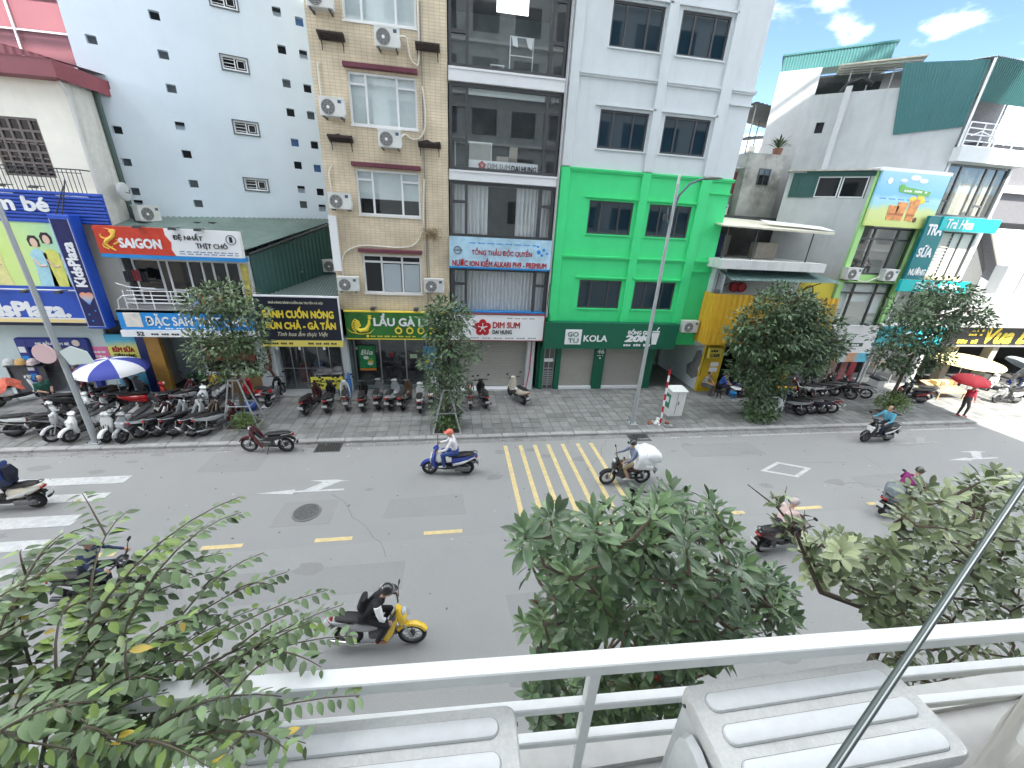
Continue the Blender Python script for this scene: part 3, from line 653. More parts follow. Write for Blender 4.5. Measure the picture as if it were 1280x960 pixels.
for x, z, lb in ((-2.12, 13.47, 'air conditioner unit under the topmost visible window of the tan tiled building'), (-2.23, 10.4, 'air conditioner unit under the middle window with full white blinds on the tan building'), (-4.2, 11.25, 'upper left air conditioner unit on the tan building beside the pale blue wall'),
                 (-4.28, 8.15, 'left air conditioner unit beside the half drawn blinds of the tan building'), (-4.3, 4.95, 'lowest left air conditioner unit on the tan building above the hotpot sign'), (-.72, 4.98, 'air conditioner unit right of the lowest window on the tan building'), (-4.25, 14.32, 'air conditioner unit at the very top left of the tan building')):
    ac(x, 17.78, z, lb)
rust = mat('rusty_steel', (.045, .032, .028), .9, var=.4, scale=8)
def rack(x, z, lb):
    r = thing('rusty_rack', lb, 'bracket', (x, F, z), group='old rusty air conditioner racks on the tan building')
    for i in range(4): MB().box(x-.45, x+.42, F-.12-i*.09, F-.08-i*.09, z+.04*i, z+.05+.04*i+random.uniform(0, .04)).build('bar', rust, r)
    for xx in (x-.38, x+.34): MB().tube([(xx, F-.02, z-.1), (xx, F-.4, z+.1), (xx, F-.02, z+.12)], .02, 5).tube([(xx, F-.06, z-.28), (xx, F-.06, z+.2)], .015, 5).build('strut', rust, r)
    MB().poly([(x-.44, z+.02), (x+.42, z+.03), (x+.38, z+.26), (x+.1, z+.2), (x-.1, z+.29), (x-.4, z+.22)], F-.08, F-.05).build('sheet', rust, r)
rack(-4.02, 13.58, 'rusty empty rack at the upper left of the tan building'); rack(-.73, 13.6, 'rusty empty rack at the upper right of the tan building'); rack(-4.05, 10.5, 'rusty slatted rack left of the middle window on the tan building'); rack(-.75, 10.55, 'rusty rack right of the middle window on the tan building')
st = MB()
for i in range(260):
    x = random.gauss(-.78, .2); z = 7.5+random.uniform(-.2, .16); a = random.uniform(-.6, .6); l = random.uniform(.1, .3)
    st.tube([(x, F-.05-random.random()*.3, z), (x+l*math.sin(a), F-.1-random.random()*.3, z-l*abs(math.cos(a))*random.uniform(.2, 1))], .006, 3, cap=False)
tag(st.build('straw_bundle', mat('dry_straw', (.3, .22, .12), .9, island=.5)), 'dry straw nest hanging on the tan building wall', 'straw')
for pts, lb in (([(-1.72, F-.35, 13.85), (-1.5, F-.1, 13.9), (-1.4, F-.06, 13.4), (-1.22, F-.06, 13.2), (-1.08, F-.06, 13.4), (-1.05, F-.06, 15.5)], 'beige pipe looping up from the top air conditioner'), ([(-1.85, F-.35, 10.75), (-1.7, F-.1, 10.95), (-1.4, F-.06, 10.8), (-1.05, F-.06, 10.95), (-.9, F-.06, 11.5), (-.95, F-.06, 12.3), (-1.0, F-.06, 12.55)], 'beige pipe looping up beside the middle window'),
                ([(-4.55, F-.06, 5.4), (-4.55, F-.06, 6.1), (-4.3, F-.06, 6.55), (-3.6, F-.06, 6.8), (-2.2, F-.06, 6.78), (-1.5, F-.06, 6.95), (-1.15, F-.06, 7.5), (-1.08, F-.06, 8.5), (-1.02, F-.06, 9.45)], 'long beige pipe sweeping over the lowest window of the tan building'), ([(-4.62, F-.06, 11.7), (-4.62, F-.06, 12.8), (-4.55, F-.06, 12.9)], 'short upright pipe above the upper left air conditioner'), ([(-4.62, F-.06, 8.6), (-4.66, F-.06, 9.4), (-4.5, F-.06, 9.7)], 'short upright pipe above the left air conditioner')):
    P = [Vector(p) for p in pts]; Q = []
    for i in range(len(P)-1):
        for k in range(6):
            u = k/6; p0 = P[max(i-1, 0)]; p1 = P[i]; p2 = P[i+1]; p3 = P[min(i+2, len(P)-1)]
            Q.append(.5*((2*p1)+(p2-p0)*u+(2*p0-5*p1+4*p2-p3)*u*u+(3*p1-p0-3*p2+p3)*u**3))
    tag(MB().tube(Q+[P[-1]], .032, 7).build('pipe', pipe_m, smooth=True), lb, 'pipe')
MB().tube([(-1.02, F-.03, 4.1), (-1.0, F-.03, 9.2), (-.98, F-.03, 15)], .02, 5).tube([(-.9, F-.03, 4.6), (-.97, F-.03, 7.3)], .012, 5).build('cable', mat('grey_cable', (.25, .24, .23), .7), t)
tag(MB().bbox(-4.86, -4.55, 17.9, 18.0, 5.75, 7.9, .01).build('white_board', white_s), 'narrow white upright board on the corner of the tan building', 'board')
# hotpot restaurant
s = tag(MB().box(-4.62, -.12, 17.78, 17.98, 2.84, 4.04).build('shop_sign', mat('sign_leaf_green', (.03, .17, .03), .4, var=.35, scale=1.6)), 'green hotpot restaurant sign with white letters and yellow rings', 'sign')
MB().box(-4.65, -.1, 17.76, 18, 4.04, 4.08).box(-4.65, -.1, 17.76, 18, 2.8, 2.84).build('frame', yellow_s, s)
text('LẨU GÀ LÁ É', -3.42, -.5, 3.42, 4.0, 17.78, white_s, s, .04)
for x in (-2.36, -1.86, -1.36, -.88, -.42):
    q = MB().ring((x, 17.77, 3.22), .13, .035, 18, 6, tw=.01); q.box(x-.02, x+.02, 17.76, 17.78, 3.34, 3.45); q.build('yellow_ring', yellow_s, s)
q = MB()
for k in range(7):                                   # fan of tail feathers
    a0 = 2.0+k*.28; q.tube([(-3.98, 17.77, 3.42), (-3.98+.2*math.cos(a0), 17.77, 3.42+.22*math.sin(a0)), (-3.98+.36*math.cos(a0+.25), 17.77, 3.42+.38*math.sin(a0+.25)), (-3.98+.4*math.cos(a0+.6), 17.77, 3.42+.4*math.sin(a0+.6))], [.02, .035, .028, .004], 5)
q.tube([(-4.2, 17.768, 3.3), (-4.0, 17.768, 3.2), (-3.75, 17.768, 3.26), (-3.62, 17.768, 3.5), (-3.6, 17.768, 3.7)], [.03, .1, .11, .07, .05], 7)
q.ball((-3.58, 17.768, 3.78), (.075, .02, .07)); q.tube([(-3.52, 17.767, 3.78), (-3.44, 17.767, 3.75)], [.03, .003], 4)
for k in range(3): q.ball((-3.62+.05*k, 17.767, 3.88), (.03, .015, .035), 6, 4)
q.tube([(-4.6, 17.77, 3.3), (-4.4, 17.77, 3.12), (-4.0, 17.77, 3.04), (-3.6, 17.77, 3.1), (-3.4, 17.77, 3.3)], [.005, .02, .03, .02, .005], 5); q.build('bird_emblem', yellow_s, s)
dashes(s, -3.6, -1.6, 2.92, .06, 17.78, yellow_s, 26); MB().disc((-3.72, 2.95), .06, 17.765, 17.78, 10).build('pin_icon', yellow_s, s)
for x in (-3.4, -1.55): flood(t, x, F-.02, 4.2)
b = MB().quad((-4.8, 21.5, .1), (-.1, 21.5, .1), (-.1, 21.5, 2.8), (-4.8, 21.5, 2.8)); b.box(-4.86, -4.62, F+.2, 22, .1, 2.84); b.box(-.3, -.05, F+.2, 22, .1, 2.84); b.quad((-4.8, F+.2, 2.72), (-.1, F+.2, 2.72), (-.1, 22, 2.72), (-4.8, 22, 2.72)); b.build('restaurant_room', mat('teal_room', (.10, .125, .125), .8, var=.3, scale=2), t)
window(t, -4.6, -.3, .12, 2.78, F+.55, mid_al, sglass, vs=(-3.4, -2.2, -1.2), t=.06, d=.06, name='shop_glazing')
MB().box(-4.6, -.1, F+.3, 22, .08, .14).build('tiled_floor', mat('teal_floor', (.10, .14, .14), .3), t)
MB().bbox(-5.0, -4.72, F-.1, F+.25, .1, 2.8, .02).build('white_pillar', white_w, t)
for x0, x1, M, lb in ((-4.38, -3.62, mat('green_poster', (.02, .26, .08), .4, var=.5, scale=3), 'green beer poster on the hotpot restaurant glass'), (-1.35, -.75, mat('blue_poster', (.12, .38, .55), .4, var=.5, scale=4), 'blue and white poster beside the tree on the hotpot restaurant glass')):
    p = tag(MB().box(x0, x1, F+.48, F+.5, 1.0, 2.25).build('poster', M), lb, 'poster')
    for k in range(4): MB().ball(((x0+x1)/2+random.uniform(-.2, .2), F+.475, 1.35+k*.1), (.13, .01, .09), 8, 6).build('print_shape', (white_s, yellow_s, mat('print_leaf', (.2, .4, .08), .5), white_s)[k], p)
    text('Bia' if x0 < -4 else 'Bia', x0+.1, x1-.1, 1.8, 2.05, F+.48, white_s, p, .02, .2) if x0 < -4 else dashes(p, x0+.1, x1-.05, 1.15, .12, F+.48, blue_s, 3)
    if x0 < -4: MB().box(x0, x1, F+.47, F+.48, 1.0, 1.1).build('strip', mat('sign_orange', (.8, .25, .03)), p)
wood = mat('dark_wood', (.06, .035, .025), .6, var=.2)
def table_set(x, y, lb):
    q = thing('dining_table', lb, 'table', (x, y, .14), group='restaurant tables behind glass')
    MB().bbox(x-.35, x+.35, y-.3, y+.3, .82, .86, .01).build('table_top', wood, q)
    for dx in (-.3, .3):
        for dy in (-.25, .25): MB().box(x+dx-.02, x+dx+.02, y+dy-.02, y+dy+.02, .14, .82).build('leg', dark_al, q)
    for k in (-1, 1):
        MB().box(x+k*.52-.17, x+k*.52+.17, y-.17, y+.17, .55, .6).box(x+k*.66-.02, x+k*.66+.02, y-.17, y+.17, .6, 1.0).box(x+k*.52-.15, x+k*.52+.15, y-.15, y-.12, .14, .55).box(x+k*.52-.15, x+k*.52+.15, y+.12, y+.15, .14, .55).build('attached_bench', wood, q)
for x, y, lb in ((-3.3, 19.9, 'dark dining table behind the glass left of the red notice'), (-1.6, 19.8, 'dark dining table behind the glass near the blue poster'), (-2.5, 20.9, 'dark dining table at the back of the hotpot room')): table_set(x, y, lb)
for x, z, w, h, M in ((-2.9, 1.7, .12, .2, red_m), (-2.0, 1.62, .34, .2, mat('notice_green', (.5, .62, .45)))): MB().box(x, x+w, F+.5, F+.52, z, z+h).build('notice', M, t)
# ================================================================== pale blue tower wall (turned 18 degrees)
T = wallM(-13.2, 19.6, 72)
t = thing('pale_blue_tower', 'tall plain pale blue wall dotted with small square openings', 'building', (-9.4, 20.8, 0))
pale = mat('pale_blue_render', (.64, .735, .81), .8, var=.05, scale=.6, bump=.05, grime=.12, gcol=(.52, .61, .67), streak=True)
sq = []
def col(s, zs, w=.36, h=.34):
    w *= .88; h *= .88
    for z in zs: sq.append((s-w/2, s+w/2, z-h/2, z+h/2))
col(.5, (13.33, 12.0, 10.55, 9.45, 8.4, 7.95), .34, .3); col(2.52, (14.45, 13.27, 12.2, 10.95, 9.95, 8.85, 8.08), .36, .32)
col(6.62, (15.45, 14.22, 13.05, 12.0, 10.85, 9.95, 8.95, 8.3), .34, .34); col(7.42, (15.3, 14.2, 13.0, 12.0, 10.85, 9.9, 8.9, 8.2), .34, .34)
col(.9, (16.2, 17.4), .36, .32); col(2.52, (15.7, 17.0)); col(6.62, (16.6, 17.8)); col(7.42, (16.6, 17.8))
big = [(4.4, 5.25, z-.22, z+.22) for z in (9.0, 11.17, 13.4, 15.4, 17.6)]
b = MB(); b.M = T; b.holes(-.12, 9.2, 5.5, 20, sq+big, .22); 
b.quad((-.12, 0, 0), (-.12, 0, 20), (-.12, 10, 20), (-.12, 10, 0)); b.quad((9.2, 0, 0), (9.2, 10, 0), (9.2, 10, 20), (9.2, 0, 20)); b.quad((-.12, 0, 20), (9.2, 0, 20), (9.2, 10, 20), (-.12, 10, 20)); b.quad((-.12, 0, 0), (9.2, 0, 0), (9.2, 0, 5.5), (-.12, 0, 5.5))
b.build('wall', pale, t)
dk = mat('opening_dark', (.025, .028, .03), .9); lt = mat('opening_pale', (.6, .68, .74), .7); gy_ = mat('opening_grey', (.16, .18, .19), .8); bl = mat('opening_blue', (.12, .25, .5), .6)
for i, (a, c, d, e) in enumerate(sq):
    M = (dk, lt, gy_, dk, bl, lt)[(i*7+i//3) % 6] if i > 12 else (gy_, lt, dk, gy_)[i % 4]
    q = MB(); q.M = T; q.quad((a, .21, d), (c, .21, d), (c, .21, e), (a, .21, e))
    if M is lt: q.box(a, c, .1, .2, e-.1, e, 1)
    q.build('square_opening', [M, dk], t)
for (a, c, d, e) in big:
    w = window(t, a, c, d, e, .02, alum_w, dglass2, vs=((a+c)/2,), t=.04, d=.08, T=T)
    l = MB(); l.M = T
    for k in range(3): l.box(a+.04, (a+c)/2-.02, .05, .1, d+.09+k*.12, d+.11+k*.12)
    l.box((a+c)/2+.08, c-.09, .01, .03, d+.08, d+.1); l.box((a+c)/2+.08, c-.09, .01, .03, e-.1, e-.08); l.box((a+c)/2+.07, (a+c)/2+.1, .01, .03, d+.08, e-.08); l.box(c-.1, c-.08, .01, .03, d+.08, e-.08); l.build('louvre', trim_w, w)
    l = MB(); l.M = T; l.box(a-.06, c+.06, -.03, .02, e+.02, e+.05); l.box(a-.06, a-.02, -.02, .02, d-.04, e+.02); l.box(c+.02, c+.06, -.02, .02, d-.04, e+.02); l.box(a-.06, c+.06, -.03, .02, d-.06, d-.02); l.build('surround', mat('dark_surround', (.1, .11, .12), .6), w)

# ================================================================== baby goods shop (left)
t = thing('baby_shop_building', 'cream building with maroon roof above a blue baby goods shop', 'building', (-17, F, 0))
cream = mat('cream_paint', (.86, .83, .73), .7, var=.05, scale=1.5, grime=.2, gcol=(.5, .47, .4), streak=True)
wn_ = (-15.62, -14.05, 8.66, 10.48)
b = MB(); b.holes(-26, -12.87, 3.36, 11.65, [wn_, (-19.5, -18, 8.66, 10.48)], .2, F); b.build('front_wall', cream, t)
b = MB(); b.quad((-12.87, F, .1), (-12.87, 19.55, .1), (-12.87, 19.55, 11.65), (-12.87, F, 11.65)); b.quad((-26, 24, 11.65), (-26, F, 11.65), (-12.87, F, 11.65), (-12.87, 19.55, 11.65)); b.build('side_wall', mat('shaded_stained_cream', (.6, .6, .56), .8, var=.1, grime=.6, gcol=(.22, .22, .2), streak=True), t)  # side wall cream greyed to hold its shade, with grime streaks on top
w = window(t, *wn_, F+.05, mat('brown_frame', (.16, .13, .12), .6), dglass2, vs=[wn_[0]+i*.314 for i in range(1, 5)], hs=[(9.1, None), (9.45, None), (9.8, None), (10.1, None)], t=.07, d=.1)
sp = MB()
for i in range(6):
    for k in range(3): sp.box(wn_[0]+.05+i*.26, wn_[0]+.25+i*.26, F+.02, F+.05, 8.8+k*.44, 8.84+k*.44)
sp.build('window_bars', mat('brown_frame'), w)
bal = tag(thing('balcony_railing', 'thin dark iron balcony railing above the blue slatted signboard', 'railing', (-16, 17.7, 8.2)))
rl = mat('black_iron', (.03, .03, .032), .5)
MB().tube([(-24, 17.72, 8.95), (-12.95, 17.72, 8.95)], .022, 6).tube([(-24, 17.72, 8.84), (-12.95, 17.72, 8.84)], .012, 5).tube([(-12.95, 17.72, 8.95), (-12.95, 18.1, 8.95)], .022, 6).build('top_rail', rl, bal)
bm = MB().tube([(0, 17.72, 8.18), (0, 17.72, 8.95)], .012, 5).mesh('baluster', rl)
for i in range(46):
    o = link('baluster', bm, bal); o.location.x = -12.98-i*.14
    o.matrix_parent_inverse = Matrix.Translation(-Vector(bal.location))
MB().box(-26, -12.87, 17.68, F, 8.1, 8.18).build('balcony_slab', cream, t)
# maroon roof
b = MB(); b.quad((-26, 17.55, 11.62), (-12.62, 17.55, 11.62), (-12.62, 17.55, 12.12), (-26, 17.55, 12.12)); b.quad((-26, 17.55, 11.62), (-26, F+.1, 11.62), (-12.62, F+.1, 11.62), (-12.62, 17.55, 11.62)); b.quad((-12.62, 17.55, 11.62), (-12.62, 20, 11.62), (-12.62, 20, 12.12), (-12.62, 17.55, 12.12)); b.build('fascia', maroon, t)
b = MB(); corrugated(b, (-12.6, 17.5, 12.12), (-26, 17.5, 14.8), (-26, 21, 15.2), (-12.6, 21, 12.4), 60, .03); b.build('roof_sheet', maroon, t)
b = MB(); corrugated(b, (-26, 17.52, 12.12), (-12.62, 17.52, 12.12), (-12.62, 17.52, 12.14), (-26, 17.52, 14.75), 60, .015); b.build('gable', maroon, t)
MB().tube([(-12.82, 17.85, 11.6), (-12.83, 18.05, 11.2), (-12.83, 18.05, 4)], .05, 8).build('downpipe', mat('grey_white_pipe', (.6, .6, .58), .5), t)
MB().tube([(-12.80, 19.3, 12), (-12.8, 19.35, 7.2)], .09, 8).build('green_pipe', mat('green_pipe', (.06, .1, .09), .6), t)
t2 = thing('maroon_shed', 'maroon sheet metal wall with white grid bars behind the cream building', 'building', (-18, 24, 0))
MB().box(-40, -13.9, 24, 30, 0, 17.6).build('wall', mat('maroon_faded', (.19, .065, .08), .6, var=.1, scale=1), t2)
for z in (13.3, 14.5, 15.7, 16.9): MB().box(-40, -13.9, 23.9, 23.96, z, z+.06).build('bar', trim_w, t2)
for i in range(8): MB().box(-16.2-i*2, -16.14-i*2, 23.84, 23.9, 12.5, 17.6).build('bar', trim_w, t2)
MB().box(-40, -13.9, 23.6, 30, 17.6, 18.6).build('roof_edge', mat('grey_sheet', (.35, .36, .36), .6, var=.1), t2)
# shop signs
sb = thing('slatted_signboard', 'blue slatted signboard with big white lettering under the balcony', 'sign', (-17, 17.6, 7.2))
MB().box(-26, -12.5, 17.66, 17.72, 7.15, 8.2).build('backing', blue_s, sb)
for i in range(9):
    z = 7.18+i*.115; q = .1 if i % 2 else 0
    MB().bbox(-26, -12.48+q*.3, 17.56, 17.66, z, z+.075, .01).build('slat', blue_s, sb)
text('Chăm bé', -17.3, -14.2, 7.5, 8.06, 17.56, white_s, sb, .045)
for x in (-12.9, -13.4, -15.2, -15.9): MB().tube([(x-.5, 17.6, 8.08), (x, 17.6, 8.07)], .02, 6).build('light_tube', trim_w, sb)
for x in (-15.1, -14.15, -16.1): flood(sb, x, 17.5, 8.32)
yb = ramp_mat('billboard_yellow_green', [(0, (.55, .75, .15)), (.45, (.66, .82, .3)), (.8, (.5, .8, .42)), (1, (.45, .75, .75))], 0, -17.5, -14, .5, .4, 1.2)
bb = thing('family_billboard', 'yellow green billboard with three people in pale long dresses', 'billboard', (-17, 17.6, 4.8))
MB().box(-26, -14.0, 17.6, 17.7, 4.85, 7.14).build('panel', yb, bb); MB().box(-26, -14.0, 17.57, 17.72, 4.72, 4.85).box(-26, -14.0, 17.57, 17.72, 7.14, 7.2).build('frame', blue_s, bb)
skin_p = mat('print_skin', (.78, .55, .42), .5); hair_p = mat('print_hair', (.03, .02, .02), .5)
for x, dz, c in ((-15.15, 0, (.4, .68, .75)), (-14.72, .12, (.72, .72, .16)), (-14.22, 0, (.45, .7, .78)), (-16.6, .05, (.75, .7, .3))):
    M = mat('print_dress_%.2f' % c[0], c, .5, var=.15, scale=5); z = 6.35+dz; w_ = 17.595
    q = MB().poly([(x-.3, 4.86), (x+.3, 4.86), (x+.23, 5.6), (x+.27, 6.05), (x+.07, 6.22), (x-.07, 6.22), (x-.27, 6.05), (x-.23, 5.6)], w_-.005, w_+.005).build('printed_figure', M, bb)
    MB().poly([(x-.16, z-.05), (x-.19, z+.18), (x-.1, z+.33), (x+.1, z+.33), (x+.19, z+.18), (x+.16, z-.05)], w_-.007, w_).build('printed_hair', hair_p, q)
    MB().ball((x, w_-.006, z+.08), (.12, .004, .17)).build('printed_face', skin_p, q); MB().tube([(x-.2, w_-.006, 5.85), (x-.05, w_-.006, 5.6), (x+.15, w_-.006, 5.62)], .04, 6).build('printed_arms', skin_p, q)
vb = thing('vertical_sign', 'tall blue projecting sign with lettering running upwards and an orange heart', 'sign', (-13.68, 17.3, 3.35))
MB().bbox(-14.02, -13.35, 17.1, 17.56, 3.33, 7.45, .02).build('box', blue_s, vb)
MB().bbox(-13.95, -13.42, 17.085, 17.105, 3.45, 7.3, .006).build('face', mat('sign_navy', (.008, .012, .10), .3, var=.3), vb)
q = MB().tube([(-13.97, 17.08, 3.43), (-13.97, 17.08, 7.32), (-13.4, 17.08, 7.32), (-13.4, 17.08, 3.43), (-13.97, 17.08, 3.43)], .012, 5).build('neon_edge', mat('neon_edge', (.5, .55, .75), .4), vb)
text('KidsPlaza', -13.88, -13.5, 4.95, 6.55, 17.085, white_s, vb, .05, rot=True)
MB().disc((-13.76, 4.62), .13, 17.07, 17.085, 14).disc((-13.56, 4.62), .13, 17.072, 17.087, 14).poly([(-13.88, 4.58), (-13.44, 4.58), (-13.66, 4.28)], 17.068, 17.084).build('heart_emblem', ramp_mat('heart_print', [(0, (.1, .35, .75)), (.5, (.5, .45, .5)), (1, (.85, .3, .12))], 2, 4.3, 4.75), vb)
for x, z in ((-13.8, 3.9), (-13.55, 4.05), (-13.75, 3.65)): MB().disc((x, z), .03, 17.07, 17.085, 8).build('star_print', lblue_s, vb)
MB().tube([(-13.7, 17.3, 7.4), (-13.45, 17.6, 8.6)], .02, 5).tube([(-13.9, 17.3, 7.4), (-13.6, 17.65, 8.4)], .02, 5).build('stay', rl, vb)
lb = thing('shop_sign', 'wide blue baby shop sign with white rounded lettering and yellow stripe', 'sign', (-17, 17.6, 3.45))
MB().bbox(-26, -14.06, 17.5, 17.75, 3.44, 4.68, .02).build('panel', blue_s, lb); MB().box(-26, -14.1, 17.49, 17.5, 3.46, 3.6).build('stripe', mat('stripe_cream', (.85, .68, .3), .4), lb); MB().box(-26, -14.1, 17.488, 17.5, 3.6, 3.65).build('stripe', white_s, lb)
text('KidsPlaza.', -18.1, -14.75, 3.66, 4.28, 17.5, white_s, lb, .06)
for x in (-14.6, -15.7, -16.8):
    flood(lb, x, 17.48, 4.73); 
MB().tube([(-20, 17.45, 4.74), (-14.2, 17.45, 4.74)], .025, 6).build('lamp_tube', trim_w, lb)
MB().box(-26, -12.9, 17.6, F+.4, 3.3, 3.44).build('soffit', mat('navy_soffit', (.03, .035, .06), .7), t)
# shop front
fr = mat('pale_panel', (.56, .66, .67), .5, var=.04)
MB().box(-18.9, -17.62, F+.2, F+.3, .1, 3.32).build('front_panel', fr, t); MB().box(-15.25, -14.5, F+.2, F+.3, .1, 3.32).build('front_panel', fr, t); MB().box(-17.62, -15.25, F+.2, F+.3, 2.62, 3.32).build('front_panel', fr, t)
MB().box(-26, -18.9, F+.2, F+.3, .1, 3.32).build('front_panel', fr, t)
MB().box(-26, -12.95, F+2.6, F+2.65, 0, 3.3).build('room_back', mat('room_pale', (.22, .24, .25), .8, var=.5, scale=2), t); MB().box(-26, -12.9, 17.7, F+2.6, .09, .16).build('shop_floor', mat('white_floor', (.6, .62, .63), .3), t)
ar = MB().bbox(-17.75, -17.3, F+.05, F+.25, .16, 2.6, .05).bbox(-15.42, -15.12, F+.05, F+.25, .16, 2.6, .05).bbox(-17.7, -15.15, F+.06, F+.24, 2.2, 2.62, .05).build('door_arch', mat('arch_blue', (.014, .03, .22), .35, var=.1), t)
text('MẸ BẦU & EM BÉ', -17.0, -15.8, 2.3, 2.5, F+.06, white_s, ar, .03); MB().disc((-15.55, 2.42), .14, F+.04, F+.06, 14).build('bear_badge', mat('badge_beige', (.7, .6, .5)), ar)
for i in range(5): MB().bbox(-17.66, -17.42, F+.03, F+.05, .4+i*.4, .65+i*.4, .004).build('icon', (white_s, lblue_s)[i % 2], ar)
gl = MB().box(-17.3, -16.5, F+.22, F+.23, .16, 2.2).build('door_leaf', sglass, t); MB().box(-16.45, -15.42, F+.3, F+.31, .16, 2.2).build('door_leaf', sglass, t)
for i in range(3):
    q = tag(MB().bbox(-17.2+i*.62, -16.75+i*.62, F+1.6, F+2, .16, 1.2+.25*i, .02).build('display_shelf', mat('shelf_grey', (.3, .32, .33), .6, var=.3, scale=6)), ('left', 'middle', 'right')[i]+' grey display shelf inside the baby shop doorway', 'shelf')
q = tag(MB().box(-15.22, -14.56, F+.17, F+.2, 1.32, 2.22).build('poster', mat('pink_poster', (.75, .18, .36), .5, var=.1)), 'pink sale poster on the baby shop front', 'poster'); dashes(q, -15.15, -14.65, 1.95, .1, F+.17, white_s, 3); dashes(q, -15.1, -14.7, 1.75, .1, F+.17, white_s, 3); dashes(q, -15.2, -14.62, 1.45, .12, F+.17, white_s, 4)
q = tag(MB().box(-14.48, -13.35, F+.1, F+.2, .12, 2.8).build('poster', ramp_mat('milk_poster', [(0, (.05, .3, .6)), (.32, (.15, .5, .7)), (.42, (.75, .72, .12)), (.78, (.78, .76, .2)), (.9, (.1, .5, .7)), (1, (.05, .4, .6))], 2, .2, 2.8, .12)), 'tall yellow and blue milk poster panel beside the parasol', 'poster')
text('BỈM SỮA', -14.32, -13.5, 2.02, 2.3, F+.1, red_m, q, .04); text('CHÍNH HÃNG', -14.32, -13.5, 1.78, 1.98, F+.1, black_s, q, .02); text('GIÁ TỐT', -14.28, -13.45, 1.1, 1.34, F+.1, red_m, q, .04)
MB().box(-13.3, -12.98, F+.02, F+.3, .1, 2.9).build('blue_pillar', mat('pillar_navy', (.02, .03, .14), .4), t)
for i in range(3):
    hd = tag(MB().ball((-18.15+i*.42, F-.02, 1.62), (.17, .17, .15)).ring((-18.15+i*.42, F-.02, 1.55), .18, .02, 16, 6, 'z').build('hat', mat('hat_%d' % i, ((.75, .78, .76), (.78, .5, .2), (.75, .62, .6))[i], .7), smooth=True), ('white', 'orange', 'pale pink')[i]+' sun hat on the display rack at the baby shop', 'hat')
q = thing('display_rack', 'dark display rack for hats at the left of the baby shop door', 'rack', (-17.8, F, .1)); MB().box(-18.4, -17.0, F-.05, F+.1, 1.38, 1.42).build('shelf', dark_al, q)
for x in (-18.35, -17.05): MB().box(x-.02, x+.02, F, F+.05, .1, 1.4).build('post', dark_al, q)
MB().box(-18.35, -17.08, F+.06, F+.08, .1, 1.36).build('back', mat('rack_back', (.09, .09, .1), .7), q)

# ================================================================== dog meat restaurant
t = thing('balcony_restaurant', 'low two-storey restaurant with dark green roof, balcony and beer sign', 'building', (-10.5, F, 0))
b = MB(); corrugated(b, (-8.05, 17.4, 6.45), (-12.9, 17.4, 6.95), (-13.0, 19.72, 7.48), (-5.5, 22.0, 7.75), 40, .025); b.build('roof', roof_g, t)
for p in ((-10.6, 19.6, 7.26), (-10.1, 19.75, 7.28)): MB().bbox(p[0]-.13, p[0]+.13, p[1]-.06, p[1]+.3, p[2], p[2]+.1, .02).build('roof_vent', black_s, t)
b = MB(); corrugated(b, (-8.15, 18.15, 4.2), (-5.35, 22.0, 4.9), (-5.35, 22.0, 7.6), (-8.15, 18.15, 6.2), 24, .02); b.build('side_cladding', corr_g, t)
MB().tube([(-8.05, 17.9, 6.3), (-5.35, 22.1, 7.72)], .05, 5).build('roof_edge', mat('roof_edge', (.10, .12, .11), .6), t)
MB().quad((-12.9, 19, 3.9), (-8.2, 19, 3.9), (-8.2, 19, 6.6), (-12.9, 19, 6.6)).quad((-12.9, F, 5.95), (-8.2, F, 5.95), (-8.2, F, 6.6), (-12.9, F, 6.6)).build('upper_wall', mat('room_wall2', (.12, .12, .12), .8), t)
window(t, -12.5, -8.6, 4.15, 5.95, F-.02, alum_w, dglass2, vs=(-11.55, -11.25, -10.5, -10.0, -9.6, -9.1), hs=((4.75, 0), (4.75, 2), (4.75, 3)), t=.07, d=.08, name='balcony_glazing')
MB().box(-8.58, -8.2, F-.1, F+.1, 4.1, 6.2).build('corner_post', alum_w, t); MB().box(-8.42, -8.2, 17.75, 17.85, 4.3, 5.9).build('yellow_strip_sign', mat('strip_print', (.6, .5, .12), .5, var=.5, scale=5), t)
MB().box(-12.95, -8.1, 17.2, F+.1, 3.98, 4.12).build('balcony_slab', mat('slab_grey', (.3, .3, .3), .8, var=.1), t)
rr = thing('balcony_railing', 'white curved steel railing on the restaurant balcony under the beer sign', 'railing', (-11.8, 17.3, 4.1))
for z in (4.35, 4.5, 4.65, 4.82): MB().tube([(-12.6+.06*(z-4.3)*6, 17.3, z)]+[(-12.3, 17.26, z), (-10.3, 17.26, z)], .018, 6).build('rail', trim_w, rr)
for x in (-12.55, -12.2, -11.6, -10.9, -10.3): MB().tube([(x, 17.27, 4.1), (x, 17.27, 4.84)], .02, 6).build('post', trim_w, rr)
MB().tube([(-12.85, 17.25, 4.12), (-12.8, 17.25, 4.45), (-12.6, 17.25, 4.62), (-12.3, 17.25, 4.65)], .02, 6).tube([(-12.95, 17.6, 5.05), (-12.3, 17.3, 4.95), (-11.4, 17.3, 4.92)], .02, 6).build('curved_end', trim_w, rr)
